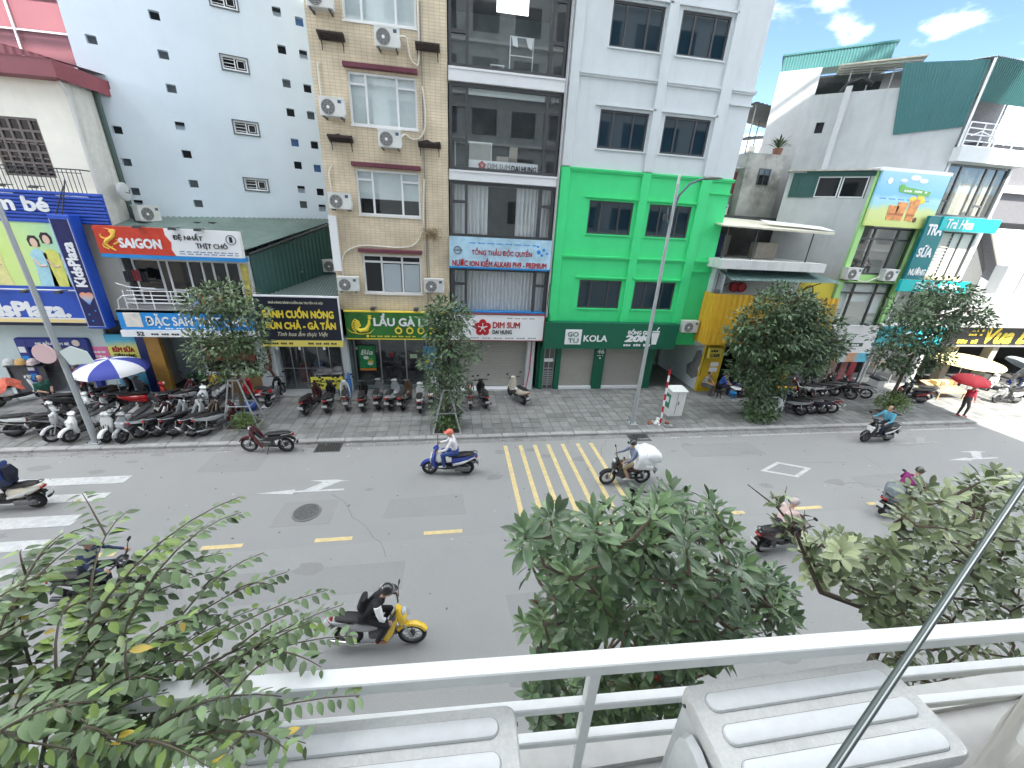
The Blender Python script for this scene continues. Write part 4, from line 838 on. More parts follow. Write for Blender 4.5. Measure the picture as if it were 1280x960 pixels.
for i, (x, z, c) in enumerate(((-10.1, 4.5, (.3, .4, .6)), (-9.8, 4.55, (.6, .15, .1)), (-9.55, 4.5, (.7, .7, .68)), (-9.2, 4.55, (.55, .2, .12)), (-12.5, 5.3, (.05, .05, .06)), (-12.2, 5.35, (.25, .05, .06)), (-11.95, 5.3, (.03, .03, .04)))):
    q = MB(); folds(q, x-.14, x+.14, 17.25 if i < 4 else 17.7, z-.22, z+.2, .09, .03)
    tag(q.build('laundry', mat('laundry_%d' % i, c, .9)), ('blue cloth', 'red cloth', 'white cloth', 'orange cloth', 'black shirt', 'dark red shirt', 'black trousers')[i]+(' hung over the restaurant balcony rail' if i < 4 else ' drying in the shade left of the restaurant balcony'), 'laundry')
s = thing('beer_sign', 'long red and white beer sign with yellow dragon above the balcony', 'sign', (-10.4, 17.3, 6.16))
MB().box(-12.87, -10.55, 17.28, 17.5, 6.18, 7.15).build('red_panel', mat('beer_red', (.58, .045, .02), .4, var=.15), s); MB().box(-10.55, -8.02, 17.28, 17.5, 6.18, 7.15).build('white_panel', white_s, s); MB().box(-12.87, -8.02, 17.29, 17.7, 6.04, 6.18).build('blue_underside', lblue_s, s)
MB().poly([(-10.56, 6.18), (-10.35, 6.18), (-10.45, 6.4), (-10.4, 6.65), (-10.6, 7.0), (-10.56, 7.15), (-10.7, 7.15), (-10.7, 6.18)], 17.272, 17.28).build('red_brush_edge', mat('beer_red'), s)
text('SAIGON', -12.15, -10.75, 6.4, 6.76, 17.28, white_s, s, .05); text('ĐỆ NHẤT', -10.3, -9.3, 6.72, 7.02, 17.28, black_s, s, .015); text('THỊT CHÓ', -9.58, -8.48, 6.44, 6.72, 17.28, black_s, s, .015)
MB().ring((-8.32, 17.275, 6.84), .17, .012, 24, 5).build('circle', black_s, s); text('1', -8.37, -8.27, 6.74, 6.95, 17.28, black_s, s, .03); dashes(s, -10.2, -8.15, 6.33, .045, 17.28, mat('print_blue', (.1, .15, .35)), 34); dashes(s, -10.2, -8.15, 6.25, .04, 17.28, mat('print_blue'), 30)
dr = MB(); w = []
for i in range(26):
    u = i/25; w.append((-12.42+.17*math.sin(u*2.1*math.pi+.4)*(1-.1*u), 17.27, 6.98-.68*u))
dr.tube(w, [.03+.04*math.sin(math.pi*min(1, u*1.2/25)) for u in range(26)], 6)
for i in range(2, 24, 2): p = w[i]; a = i*.9; dr.tube([p, (p[0]+.12*math.cos(a), 17.268, p[2]+.06*math.sin(a)+.04)], [.025, .003], 4)
for k in range(4):
    z_ = 6.35+.17*k; sg = 1 if k % 2 else -1; dr.tube([(-12.42+.1*sg, 17.268, z_), (-12.42+.24*sg, 17.268, z_+.06), (-12.42+.27*sg, 17.268, z_+.15), (-12.42+.2*sg, 17.268, z_+.18)], [.03, .03, .022, .004], 5)
dr.ball((-12.25, 17.27, 6.98), (.1, .02, .06)); dr.tube([(-12.3, 17.27, 7.02), (-12.5, 17.27, 7.08)], [.02, .004], 4); dr.build('dragon_emblem', mat('emblem_gold', (.85, .55, .08), .4), s)
for x in (-11.3, -10.15, -9.3): flood(s, x, 17.42, 7.18)
s = thing('shop_sign', 'light blue restaurant sign under the balcony behind the street tree', 'sign', (-10.5, 17.25, 3.3))
MB().box(-12.96, -8.08, 17.2, 17.4, 3.3, 4.08).build('panel', lblue_s, s); MB().box(-12.96, -8.08, 17.1, 17.6, 3.02, 3.28).build('white_valance', white_s, s); MB().bbox(-12.75, -12.15, 17.18, 17.2, 3.4, 3.98, .01).build('picture_plate', mat('plate_print', (.7, .66, .6), .5, var=.2, scale=5), s)
text('ĐẶC SẢN THỊT CHÓ', -12.02, -8.3, 3.36, 3.95, 17.2, white_s, s, .03); dashes(s, -11.4, -9.6, 3.33, .05, 17.2, white_s, 18); text('52', -12.4, -12.15, 3.07, 3.24, 17.1, black_s, s, .02); dashes(s, -11.9, -10.8, 3.1, .08, 17.1, black_s, 12)
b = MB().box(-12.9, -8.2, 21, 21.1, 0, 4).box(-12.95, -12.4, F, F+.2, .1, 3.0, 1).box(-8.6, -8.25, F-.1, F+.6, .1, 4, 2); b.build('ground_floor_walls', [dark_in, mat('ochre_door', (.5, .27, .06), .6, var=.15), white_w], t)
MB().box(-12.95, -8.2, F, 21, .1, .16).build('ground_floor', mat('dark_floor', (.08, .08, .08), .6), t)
MB().box(-10.85, -8.62, F-.05, F+.1, .1, 1.0).build('counter', mat('counter_wood', (.30, .18, .08), .6, var=.15), t); MB().box(-10.9, -8.58, F-.1, F+.15, 1.0, 1.07).build('counter_top', trim_w, t)
window(t, -10.85, -8.62, 1.07, 2.7, F, alum_w, dglass2, vs=(-9.9, -9.2), hs=((2.2, None),), t=.06, d=.06, name='shop_window'); MB().box(-10.7, -8.7, F-.07, F-.06, 1.7, 2.3).build('red_print', mat('food_print', (.28, .07, .04), .5, var=.6, scale=6), t)
for x in (-11.9, -11.5): tag(MB().bbox(x-.15, x+.15, F+.5, F+.8, .16, .8, .02).build('crate', mat('crate_green', (.03, .12, .05), .5)), ('left', 'right')[x > -11.7]+' green crate in the dark restaurant doorway', 'crate')
# satellite dish + unit on the corner
d = thing('satellite_dish', 'grey satellite dish on the corner pipe beside the pale blue wall', 'dish', (-12.6, 18.9, 8.6))
q = MB(); ringv = []
for i in range(4): r_ = .09*i; q.ring((-12.45+.06*r_, 18.7-.4*r_*r_, 8.35), max(r_, .01), .045, 18, 4, 'x') if i else None
q.ball((-12.4, 18.7, 8.35), (.05, .33, .33), 16, 10); q.build('reflector', mat('dish_grey', (.5, .52, .53), .5), d, smooth=True); MB().tube([(-12.4, 18.7, 8.35), (-12.15, 18.55, 8.3), (-12.1, 18.5, 8.42)], .015, 5).tube([(-12.75, 19, 8.6), (-12.45, 18.75, 8.4)], .03, 6).build('arm', dark_al, d)
ac(-12.15, 19.2, 7.3, 'old air conditioner unit on the green roof at the foot of the pale blue wall', R(70))

# ================================================================== noodle roll shop
t = thing('noodle_shop', 'single storey noodle roll shop with ribbed grey roof between restaurant and tan building', 'shop', (-6.5, F, 0))
b = MB(); corrugated(b, (-8.1, 17.5, 4.28), (-4.9, 17.5, 4.28), (-4.9, 22.2, 5.5), (-8.1, 22.2, 5.5), 26, .035); b.build('roof', mat('grey_green_roof', (.16, .21, .21), .5, .2, var=.12, scale=1.5), t)
MB().quad((-8.1, 22, 4.8), (-4.88, 22, 4.8), (-4.88, 22, 8), (-8.1, 22, 8)).build('rear_wall', mat('rear_dark', (.17, .18, .18), .85, var=.3), t)
window(t, -6.5, -5.3, 5.9, 7.0, 21.9, dark_al, dglass2, vs=(-6.2, -5.9, -5.6), hs=((6.25, None), (6.6, None)), t=.03, d=.05, name='lattice_window')
ac(-5.75, 21.0, 5.3, 'white air conditioner unit standing on the ribbed roof of the noodle shop')
c = thing('chair', 'dark metal chair with worn seat on the ribbed noodle shop roof', 'chair', (-7.0, 20.1, 5.0))
MB().bbox(-7.25, -6.8, 19.9, 20.3, 5.38, 5.43, .01).build('seat', mat('worn_seat', (.35, .25, .2), .7), c); MB().tube([(-7.25, 19.95, 5.4), (-7.4, 19.95, 5.9), (-7.4, 20.28, 5.9), (-7.25, 20.28, 5.4)], .02, 6).bbox(-7.42, -7.34, 19.97, 20.27, 5.65, 5.88, .01).build('backrest', black_m, c)
for x in (-7.22, -6.85):
    for y in (19.95, 20.25): MB().tube([(x, y, 4.95), (x, y, 5.4)], .018, 5).build('leg', black_m, c)
s = thing('noodle_sign', 'big black noodle shop sign with yellow letters and white border', 'sign', (-6.3, 17.3, 2.6))
MB().box(-7.95, -4.7, 17.26, 17.36, 2.88, 4.72).build('black_panel', mat('sign_navy_black', (.012, .014, .03), .4), s); MB().box(-7.97, -4.68, 17.25, 17.37, 2.6, 2.88).build('yellow_band', mat('band_yellow', (.8, .68, .15), .4), s); MB().box(-7.99, -4.66, 17.24, 17.38, 4.72, 4.78).box(-8.0, -7.95, 17.24, 17.38, 2.6, 4.72).box(-4.7, -4.66, 17.24, 17.38, 2.88, 4.72).build('frame', trim_w, s)
text('NHÀ HÀNG BÁNH CUỐN GIA TRUYỀN HÀ NỘI', -7.4, -5.3, 4.42, 4.58, 17.26, mat('cream_letters', (.7, .68, .5)), s, .01); text('BÁNH CUỐN NÓNG', -7.7, -4.92, 3.84, 4.34, 17.26, yellow_s, s, .05); text('BÚN CHẢ - GÀ TẦN', -7.65, -4.88, 3.36, 3.84, 17.26, yellow_s, s, .05); text('Tinh hoa ẩm thực Việt', -7.25, -5.25, 3.02, 3.3, 17.26, mat('cream_letters'), s, .0, .35)
dashes(s, -7.85, -6.7, 2.7, .09, 17.25, black_s, 14); dashes(s, -6.1, -4.85, 2.7, .09, 17.25, black_s, 16)
for x in (-7.4, -6.5, -5.5): MB().tube([(x, 17.3, 2.6), (x, 17.3, 2.45)], .05, 8).build('spot_lamp', trim_w, s)
b = MB().box(-8.2, -4.86, 21, 21.1, 0, 4.3).box(-8.25, -7.75, F-.35, F+.2, .1, 2.7, 1).box(-5.02, -4.86, F, 21, .1, 4.2, 1); b.quad((-8.2, F, 2.75), (-4.9, F, 2.75), (-4.9, 21, 2.75), (-8.2, 21, 2.75)); b.build('shop_walls', [mat('blue_grey_room', (.10, .13, .17), .8, var=.3, scale=2), white_w], t)
MB().box(-8.1, -4.9, F-.5, 21, .1, .2).build('tiled_step', mat('white_tile', (.6, .62, .62), .3, var=.1), t)
window(t, -7.72, -5.05, .2, 2.7, F+.1, mid_al, sglass, vs=(-7.25, -6.7, -6.1, -5.6), hs=((1.25, None), (2.4, None)), t=.035, d=.05, name='shop_glazing')
q = MB(); q.tube([(-8.0, F-.4, 2.6), (-7.95, F-.4, 1.8), (-8.05, F-.4, 1.4), (-7.85, F-.4, .9), (-7.8, F-.4, .2)], .06, 7).ring((-8.1, F-.4, 1.5), .14, .04, 16, 6); tag(q.build('drain_hose', mat('rusty_pipe', (.12, .05, .035), .8, var=.3), smooth=True), 'rusty brown pipe running down the white pillar of the noodle shop', 'pipe')
q = tag(MB().bbox(-6.35, -4.95, F-.55, F-.5, .45, 1.05, .005).build('menu_sign', mat('menu_yellow', (.82, .76, .1), .5)), 'yellow menu board standing low before the noodle shop', 'sign'); dashes(q, -6.25, -5.05, .82, .12, F-.55, black_s, 9); dashes(q, -6.2, -5.1, .6, .12, F-.55, black_s, 8)
for x in (-6.1, -5.2): MB().box(x-.02, x+.02, F-.52, F-.48, .1, .45).build('leg', dark_al, q)
for i, (x, y, c) in enumerate(((-7.1, 19.2, (.4, .03, .04)), (-6.5, 19.4, (.02, .1, .4)), (-5.6, 19.1, (.3, .3, .32)))):
    tag(MB().bbox(x-.2, x+.2, y-.2, y+.2, .2, 1.15, .03).build('kitchen_counter', mat('counter_%d' % i, c, .5)), ('red', 'blue', 'grey')[i]+' counter inside the noodle shop', 'counter')
for i, (x, y) in enumerate(((-5.6, 17.7), (-5.25, 18.0), (-5.95, 17.95))):
    tag(MB().loft([(x, y, 1.2, .1, .1), (x, y, 1.24, .19, .19), (x, y, 1.36, .2, .2), (x, y, 1.42, .05, .05)], 14, axis='z').build('cooking_pot', mat('pot_steel', (.5, .5, .5), .3, .7), smooth=True), ('front', 'right', 'left')[i]+' steel cooking pot on the noodle shop stall', 'pot')
q = thing('food_stall', 'steel food stall table in front of the noodle shop glass', 'stall', (-5.6, 17.85, .2)); MB().box(-6.2, -5.0, 17.6, 18.1, 1.15, 1.2).build('top', mid_al, q)
for x in (-6.15, -5.05):
    for y in (17.63, 18.07): MB().box(x-.02, x+.02, y-.02, y+.02, .2, 1.15).build('leg', mid_al, q)
tag(MB().loft([(-4.75, 17.55, .1, .12, .08), (-4.72, 17.55, .7, .14, .1), (-4.7, 17.6, 1.25, .05, .05)], 10, axis='z').build('folded_parasol', mat('blue_tarp', (.05, .18, .5), .6), smooth=True), 'folded blue parasol leaning on the pillar by the hotpot restaurant', 'parasol')
# ================================================================== yellow cafe
t = thing('yellow_cafe', 'low yellow cafe with amber ribbed awning, white wall and roof terrace', 'building', (15.5, F, 0))
amber = mat('amber_sheet', (.62, .36, .02), .45, var=.06); yel = mat('yellow_wall', (.62, .42, .02), .6, var=.08)
b = MB(); b.quad((13.1, 17.55, .1), (13.1, 17.55, 6.5), (13.1, 24, 6.5), (13.1, 24, .1)); b.quad((12.66, F, 3.0), (17.8, F, 3.0), (17.8, F, 6.55), (12.66, F, 6.55)); b.quad((12.66, F, 2.6), (12.66, F, 6.55), (12.66, 24, 6.55), (12.66, 24, 2.6)); b.quad((12.66, F, 2.6), (12.66, 24, 2.6), (13.1, 24, 2.6), (13.1, F, 2.6)); b.box(12.66, 13.1, 17.75, F, 2.6, 6.5); b.build('white_wall', white_w, t)
dmg = MB(); P = [(17.7, 1.9), (17.95, 2.3), (18.3, 2.2), (18.5, 1.5), (18.9, 1.2), (18.8, .7), (18.2, .6), (17.75, .9), (17.9, 1.3)]; dmg.add([(13.09, y, z) for y, z in P], [tuple(range(len(P)))]); dmg.build('broken_plaster', mat('bare_plaster', (.2, .2, .19), .9, var=.25, bump=.4, grime=.5), t)
MB().bbox(13.05, 14.15, 17.55, 17.75, .1, 2.9, .01).build('yellow_pillar', yel, t)
b = MB(); corrugated(b, (12.5, 17.05, 2.88), (19.6, 17.05, 2.95), (19.6, 17.3, 5.3), (12.5, 17.2, 5.38), 24, .035); corrugated(b, (12.5, 18.0, 2.88), (12.5, 17.05, 2.88), (12.5, 17.2, 5.38), (12.5, 18.0, 5.38), 4, .03); b.build('ribbed_awning', amber, t)
MB().box(17.8, 19.9, F-.02, F+.1, 4.3, 6.1).build('yellow_panel', mat('lemon_wall', (.62, .52, .05), .6), t)
sb = tag(MB().bbox(13.12, 13.85, 17.35, 17.5, 2.05, 2.62, .02).build('cafe_sign', mat('cafe_yellow', (.72, .6, .08), .5)), 'small yellow cafe sign under the amber awning', 'sign'); text('CAFE', 13.2, 13.76, 2.12, 2.3, 17.35, black_s, sb, .03); dashes(sb, 13.2, 13.76, 2.4, .12, 17.35, black_s, 4)
for z in (1.25, 1.55): tag(MB().box(13.5, 13.95, 17.52, 17.55, z, z+.22).build('notice', white_s), ('lower', 'upper')[z > 1.4]+' white notice on the yellow cafe pillar', 'notice')
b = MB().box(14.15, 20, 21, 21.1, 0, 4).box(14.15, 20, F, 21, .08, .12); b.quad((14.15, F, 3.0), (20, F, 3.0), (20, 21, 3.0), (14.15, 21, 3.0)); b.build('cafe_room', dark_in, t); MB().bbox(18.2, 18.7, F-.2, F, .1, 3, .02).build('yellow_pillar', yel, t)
for x in (14.0, 14.42): tag(MB().disc((x, 5.62), .24, 17.9, 18.0, 18).ring((x, 17.9, 5.62), .2, .04, 18, 6).build('red_disc', red_m), ('left', 'right')[x > 14.2]+' round red disc on the white wall above the amber awning', 'disc')
tag(MB().ring((18.35, 18.0, 5.55), .25, .025, 22, 6).tube([(18.2, 18.0, 5.4), (18.5, 18.0, 5.7)], .015, 5).build('ring_sign', black_m), 'thin black ring sign on the lemon wall', 'sign')
MB().box(12.35, 17.85, 17.0, F+6, 6.55, 6.95).build('terrace_slab', mat('slab_white', (.66, .66, .65), .7, var=.05, grime=.5, gcol=(.3, .3, .28), streak=True), t)
b = MB(); corrugated(b, (18.9, 16.75, 6.12), (12.9, 16.85, 6.08), (12.75, 17.9, 6.5), (18.0, 17.9, 6.5), 26, .03); b.build('green_canopy', mat('canopy_green', (.10, .17, .16), .5, .1, var=.3, scale=1.5), t)
for x in (13.2, 17.8): MB().tube([(x, 16.9, 6.08), (x, 18.05, 5.5)], .025, 5).build('canopy_strut', dark_al, t)
for i, z in enumerate((4.1, 4.9)):
    q = thing('meter_cabinet', ('lower', 'upper')[i]+' grey louvred cabinet on the white wall between green building and amber awning', 'cabinet', (12.86, 17.7, z)); MB().bbox(12.68, 13.02, 17.62, 17.75, z, z+.62, .01).build('box', mat('cabinet_grey', (.3, .31, .32), .6), q)
    for k in range(6): MB().box(12.71, 12.99, 17.605, 17.62, z+.06+k*.09, z+.1+k*.09).build('slat', mat('slat_grey', (.16, .165, .17), .6), q)
for i, pts in enumerate(([(12.6, 17.7, 3.4), (12.75, 17.66, 3.9), (12.8, 17.64, 6.3)], [(12.5, 17.75, 3.5), (12.9, 17.6, 3.2), (13.05, 17.55, 2.7), (13.05, 17.55, 1.0)], [(4.55, 17.95, 5.5), (4.5, 17.9, 4.6), (4.6, 17.6, 4.0), (4.6, 17.55, 3.7)])):
    tag(MB().tube(pts, .018, 5).build('cable', black_m), ('black cable rising on the white wall beside the green corner', 'black cable dropping along the yellow cafe pillar', 'black cable hanging between glass and green buildings')[i], 'cable')
# terrace canopy
cn = thing('terrace_canopy', 'cream sheet canopy over the dark terrace above the yellow cafe', 'canopy', (14.8, 18.5, 6.95))
b = MB(); b.add([(12.3, 17.5, 8.42), (17.9, 17.2, 8.36), (18.2, 20.6, 8.75), (12.3, 21, 8.95), (12.3, 17.5, 8.36), (17.9, 17.2, 8.24), (18.2, 20.6, 8.65), (12.3, 21, 8.87)], [(0, 1, 2, 3), (7, 6, 5, 4), (0, 4, 5, 1), (1, 5, 6, 2), (2, 6, 7, 3), (3, 7, 4, 0)]); b.build('roof', mat('cream_sheet', (.62, .6, .48), .6, var=.08, grime=.3, gcol=(.35, .33, .25)), cn)
MB().add([(15.2, 18.2, 8.6), (18.0, 17.3, 8.42), (18.3, 18.4, 8.62), (15.4, 19.2, 8.8)], [(0, 1, 2, 3)]).build('white_sheet', trim_w, cn)
for x, y in ((12.75, 17.7), (14.2, 17.6), (17.1, 17.5)): MB().tube([(x, y, 6.95), (x, y, 8.35)], .03, 6).build('post', dark_al, cn)
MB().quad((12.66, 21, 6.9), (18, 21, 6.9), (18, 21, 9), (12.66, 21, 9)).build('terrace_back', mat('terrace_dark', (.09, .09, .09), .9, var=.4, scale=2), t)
for i, (x0, x1, y, z1, c) in enumerate(((12.9, 13.6, 19, 8.1, (.02, .03, .08)), (14.0, 14.4, 19.6, 8.0, (.25, .24, .22)), (15.0, 16.2, 18.4, 7.75, (.28, .25, .21)), (16.3, 17.2, 19.5, 7.6, (.07, .07, .08)))):
    tag(MB().bbox(x0, x1, y, y+.5, 6.95, z1, .04).build('stored_box', mat('stored_%d' % i, c, .8, var=.2)), ('dark blue tarpaulin covered stack', 'tall pale carton', 'wide beige carton', 'low dark carton')[i]+' on the terrace under the cream canopy', 'box')
# old mouldy building behind
t = thing('mouldy_old_building', 'old mouldy grey building with stained wall behind the terrace canopy', 'building', (15.5, 22, 0))
MB().box(15.7, 17.95, 21.6, 26, 0, 12.1).build('wall', oldc, t); MB().box(12.7, 15.65, 22.2, 26, 0, 10.1).build('wall', oldc, t)
MB().box(13.6, 15.6, 22.05, 22.15, 10.1, 11.2).build('red_sheet', mat('faded_red', (.25, .06, .07), .6, var=.2), t); b = MB(); corrugated(b, (13.4, 21.7, 11.2), (15.7, 21.7, 11.35), (15.7, 23.5, 11.8), (13.4, 23.5, 11.7), 12, .03); b.build('sheet_roof', mat('grey_teal_roof', (.2, .26, .26), .5, var=.2), t)
window(t, 16.5, 17.2, 10.6, 11.4, 21.55, dark_al, dglass2, vs=(16.85,), t=.04, d=.06)
ac(14.9, 21.9, 8.95, 'white air conditioner on the mouldy old building above the cream canopy')
tf = thing('roof_frame', 'open steel roof frame with sheet cover on the far rooftop beside the white tower', 'frame', (22.5, 30, 13))
MB().box(20.5, 26, 29, 35, 0, 13.4).build('block', mat('far_block', (.5, .46, .38), .8, var=.2, scale=1), tf)
for x in (20.9, 22.2, 23.4, 24.6):
    for y in (29.3, 32): MB().tube([(x, y, 13.4), (x, y, 16.4-.25*(x-20.9)*.4)], .04, 5).build('post', dark_al, tf)
b = MB(); corrugated(b, (20.6, 29, 16.45), (25.2, 29, 15.9), (25.2, 33, 15.9), (20.6, 33, 16.45), 14, .03); b.build('roof', mat('dark_roof', (.09, .1, .1), .6), tf)
b = MB(); corrugated(b, (20.6, 29, 14.4), (25.2, 29, 14.9), (25.2, 33, 15.3), (20.6, 33, 14.6), 14, .03); b.build('lower_roof', mat('dark_roof'), tf)
for x, z in ((20.9, 13.5), (22, 13.55), (23.3, 13.45)): MB().bbox(x, x+.5, 28.95, 29.4, z, z+.4, .05).build('junk', mat('junk_white', (.6, .58, .52), .8), tf)
pl = thing('potted_palm', 'small potted palm on the old rooftop ledge', 'plant', (17.6, 22.0, 12.1)); MB().loft([(17.6, 22.0, 12.1, .2, .2), (17.6, 22.0, 12.45, .26, .26)], 10, axis='z').build('pot', mat('clay_pot', (.25, .12, .08), .8), pl)
lf = MB()
for i in range(34):
    a = i*2.4; l = random.uniform(.6, 1.0); e = random.uniform(.3, 1.2); c0 = Vector((17.6, 22.0, 12.45)); d0 = Vector((math.cos(a)*math.cos(e), math.sin(a)*math.cos(e), math.sin(e))); sd_ = Vector((-math.sin(a), math.cos(a), 0))*.05
    p1 = c0+d0*l*.6; p2 = c0+d0*l-Vector((0, 0, .2*l)); lf.add([c0, p1+sd_, p2, p1-sd_], [(0, 1, 2, 3)])
lf.build('fronds', mat('palm_leaf', (.06, .1, .04), .6, island=.3), pl)

# ================================================================== light green drinks shop with grey flank
A1 = wallM(20.0, 18.1, 130)          # u < 0 runs back and left
t = thing('light_green_building', 'narrow building with light green front frame and grey rendered flank', 'building', (21.9, F, 0))
lg = mat('light_green_paint', (.36, .66, .24), .6, var=.05)
b = MB(); b.M = A1; b.holes(-3.5, 0, .1, 11.15, [(-2.2, -.15, 9.98, 10.95)], .15, 0, 0, 1); b.quad((-3.5, 0, 0), (-3.5, 0, 11.15), (-3.5, 3, 11.15), (-3.5, 3, 0)); b.build('flank_wall', [conc, dark_in], t)
b = MB(); b.M = A1; corrugated(b, (-3.3, -.03, 9.98), (-2.2, -.03, 9.98), (-2.2, -.03, 10.95), (-3.3, -.03, 10.95), 8, .02); b.box(-3.3, -.02, -.04, .0, 10.95, 11.17); b.build('green_cladding', corr_g, t)
for a, c in ((-2.2, -1.25), (-1.2, -.2)): window(t, a, c, 10.0, 10.93, .02, alum_w, dglass2, t=.05, d=.06, T=A1)
b = MB(); b.M = A1; b.box(-3.6, .1, -.2, .5, 11.17, 11.24); b.build('flank_cap', mat('cap_rusty', (.5, .47, .42), .8, var=.3, grime=.5), t)
b = MB(); b.slab([(20, 18.1), (23.8, 18.1), (23.8, 22), (19.2, 22.4), (17.3, 20.3)], 11.1, 11.18); b.build('roof', mat('roof_grey', (.4, .4, .4), .8), t)
for x0, x1 in ((19.98, 20.3), (23.5, 23.8)): MB().bbox(x0, x1, F-.12, F+.3, 3.5, 11.15, .01).build('green_pillar', lg, t)
for z0, z1 in ((6.05, 6.45), (3.45, 3.62)): MB().box(20.3, 23.5, F-.1, F+.3, z0, z1).build('green_beam', lg, t)
MB().box(19.9, 23.9, F-.3, F+.4, 11.15, 11.3).build('white_cap', trim_w, t)
for z0, z1 in ((6.45, 8.74), (3.62, 6.05)): window(t, 20.3, 23.5, z0, z1, F+.02, dark_al, cglass, vs=(21.2, 22.6), hs=((z1-.55, None),), t=.09, d=.1)
MB().box(20.2, 23.6, 20.5, 20.6, 0, 11).build('back_wall', mat('back_grey', (.2, .21, .21), .9, var=.3), t); MB().box(20.3, 23.5, F+.3, 20.5, 6.1, 6.3).build('floor_slab', grey_in, t)
MB().box(21.25, 22.55, F+.2, F+.23, 5.0, 5.95).build('blind', blind, t); MB().box(20.36, 21.15, F+.2, F+.23, 4.2, 5.95).build('blind', blind, t); MB().box(22.65, 23.4, F+.2, F+.23, 4.4, 5.95).build('blind', blind, t)
ac(20.3, 17.8, 6.2, 'left air conditioner unit on the light green beam'); ac(22.55, 17.8, 6.2, 'right air conditioner unit on the light green beam')
MB().tube([(20.7, 17.8, 6.2), (21.3, 17.75, 6.1), (22, 17.75, 6.4)], .03, 6).build('pipe', pipe_m, t)
MB().tube([(23.85, 17.95, .1), (23.85, 17.95, 8), (23.75, 17.95, 8.4)], .05, 8).build('white_downpipe', trim_w, t)
s = thing('drinks_billboard', 'large billboard of iced tea glasses on a beach above the light green window', 'billboard', (21.9, 17.85, 8.76))
MB().box(20.0, 23.85, 17.8, 17.92, 8.78, 11.15).build('panel', ramp_mat('beach_print', [(0, (.62, .7, .22)), (.3, (.66, .74, .3)), (.42, (.35, .68, .72)), (.52, (.42, .7, .8)), (.6, (.22, .55, .78)), (1, (.35, .62, .85))], 2, 8.78, 11.15, .16, .4, 1.3), s)
for i, (x, h) in enumerate(((21.3, .62), (21.75, .78), (22.4, .95))):
    MB().poly([(x-.24, 9.1), (x+.2, 9.08), (x+.28, 9.1+h), (x-.3, 9.12+h)], 17.785, 17.8).build('printed_glass', mat('tea_print', (.75, .3, .08), .4, var=.4, scale=6), s); MB().box(x-.24, x+.22, 17.78, 17.786, 9.3, 9.4).build('printed_band', mat('tea_dark', (.5, .15, .05), .4), s)
for x, z in ((22.2, 10.05), (22.75, 10.0), (22.6, 10.15)): MB().ball((x, 17.79, z), (.2, .006, .13)).build('printed_fruit', yellow_s, s)
MB().ball((22.75, 17.79, 9.15), (.12, .006, .12)).build('printed_fruit', mat('print_brown', (.15, .07, .03)), s)
for x, z, r in ((21.9, 10.95, .3), (22.4, 10.85, .25), (21.3, 10.8, .2)): MB().ball((x, 17.79, z), (r, .006, r*.4)).build('printed_cloud', white_s, s)
g_ = MB().poly([(21.25, 10.32), (23.0, 10.2), (23.05, 10.42), (21.3, 10.58)], 17.78, 17.8).build('green_ribbon', mat('print_green', (.15, .45, .08), .4), s); dashes(g_, 21.5, 22.85, 10.34, .1, 17.78, white_s, 9)
MB().ball((21.35, 17.79, 10.5), (.2, .006, .16)).build('printed_leaf', mat('print_green'), s); dashes(s, 20.3, 23.2, 9.98, .05, 17.8, lblue_s, 22); MB().disc((20.55, 10.75), .14, 17.785, 17.8, 10).build('print_logo', white_s, s)
s = thing('white_drinks_sign', 'white drinks shop sign with cup outline and photos of food at the bottom', 'sign', (21, 17.5, 1.85))
MB().box(19.3, 22.95, 17.45, 17.6, 2.35, 3.87).build('panel', white_s, s); MB().box(19.3, 22.95, 17.44, 17.6, 1.83, 2.35).build('photo_band', ramp_mat('food_band', [(0, (.15, .4, .7)), (.25, (.5, .65, .8)), (.4, (.7, .45, .12)), (.55, (.6, .7, .75)), (.7, (.7, .3, .12)), (.85, (.1, .55, .75)), (1, (.1, .5, .7))], 0, 19.3, 22.95, .25, .4, 4), s)
MB().box(20.2, 22.3, 17.44, 17.45, 2.72, 2.92).build('green_bar', mat('bar_green', (.02, .09, .06), .5), s); dashes(s, 20.25, 22.25, 2.76, .12, 17.44, white_s, 12); dashes(s, 20.6, 22.0, 2.55, .07, 17.45, mat('sign_grey'), 14)
MB().tube([(20.95, 17.44, 3.4), (21.05, 17.44, 3.1), (21.45, 17.44, 3.05), (21.65, 17.44, 3.35)], .02, 5).tube([(20.85, 17.44, 3.42), (21.8, 17.44, 3.4)], .015, 5).build('cup_outline', mat('bar_green'), s); dashes(s, 19.6, 20.3, 1.95, .2, 17.44, mat('print_violet', (.12, .08, .45)), 4)
for x in (20.6, 21.8, 22.6): flood(s, x, 17.6, 4.0)
b = MB().box(19.5, 23.6, 20.4, 20.5, 0, 3.6); b.build('shop_back', mat('shop_back', (.14, .16, .16), .8, var=.4, scale=2), t); window(t, 20.3, 23.5, .15, 2.9, F+.2, mid_al, sglass, vs=(21.2, 22.2), t=.06, d=.06, name='shop_glazing'); MB().box(20.2, 23.6, F, 20.4, .08, .14).build('shop_floor', mat('dark_floor'), t)
for i, (x, c) in enumerate(((21.3, (.6, .4, .35)), (22.0, (.35, .12, .12)), (22.6, (.4, .03, .05)), (20.7, (.5, .55, .35)))): q = tag(MB().box(x, x+.42, 17.9, 17.94, .4, 2.0).build('banner_stand', mat('stand_%d' % i, c, .5, var=.4, scale=5)), ('pink', 'brown', 'red', 'pale green')[i]+' upright banner in front of the drinks shop', 'banner'); MB().box(x+.1, x+.3, 17.85, 18.0, .1, .4).build('foot', dark_al, q)

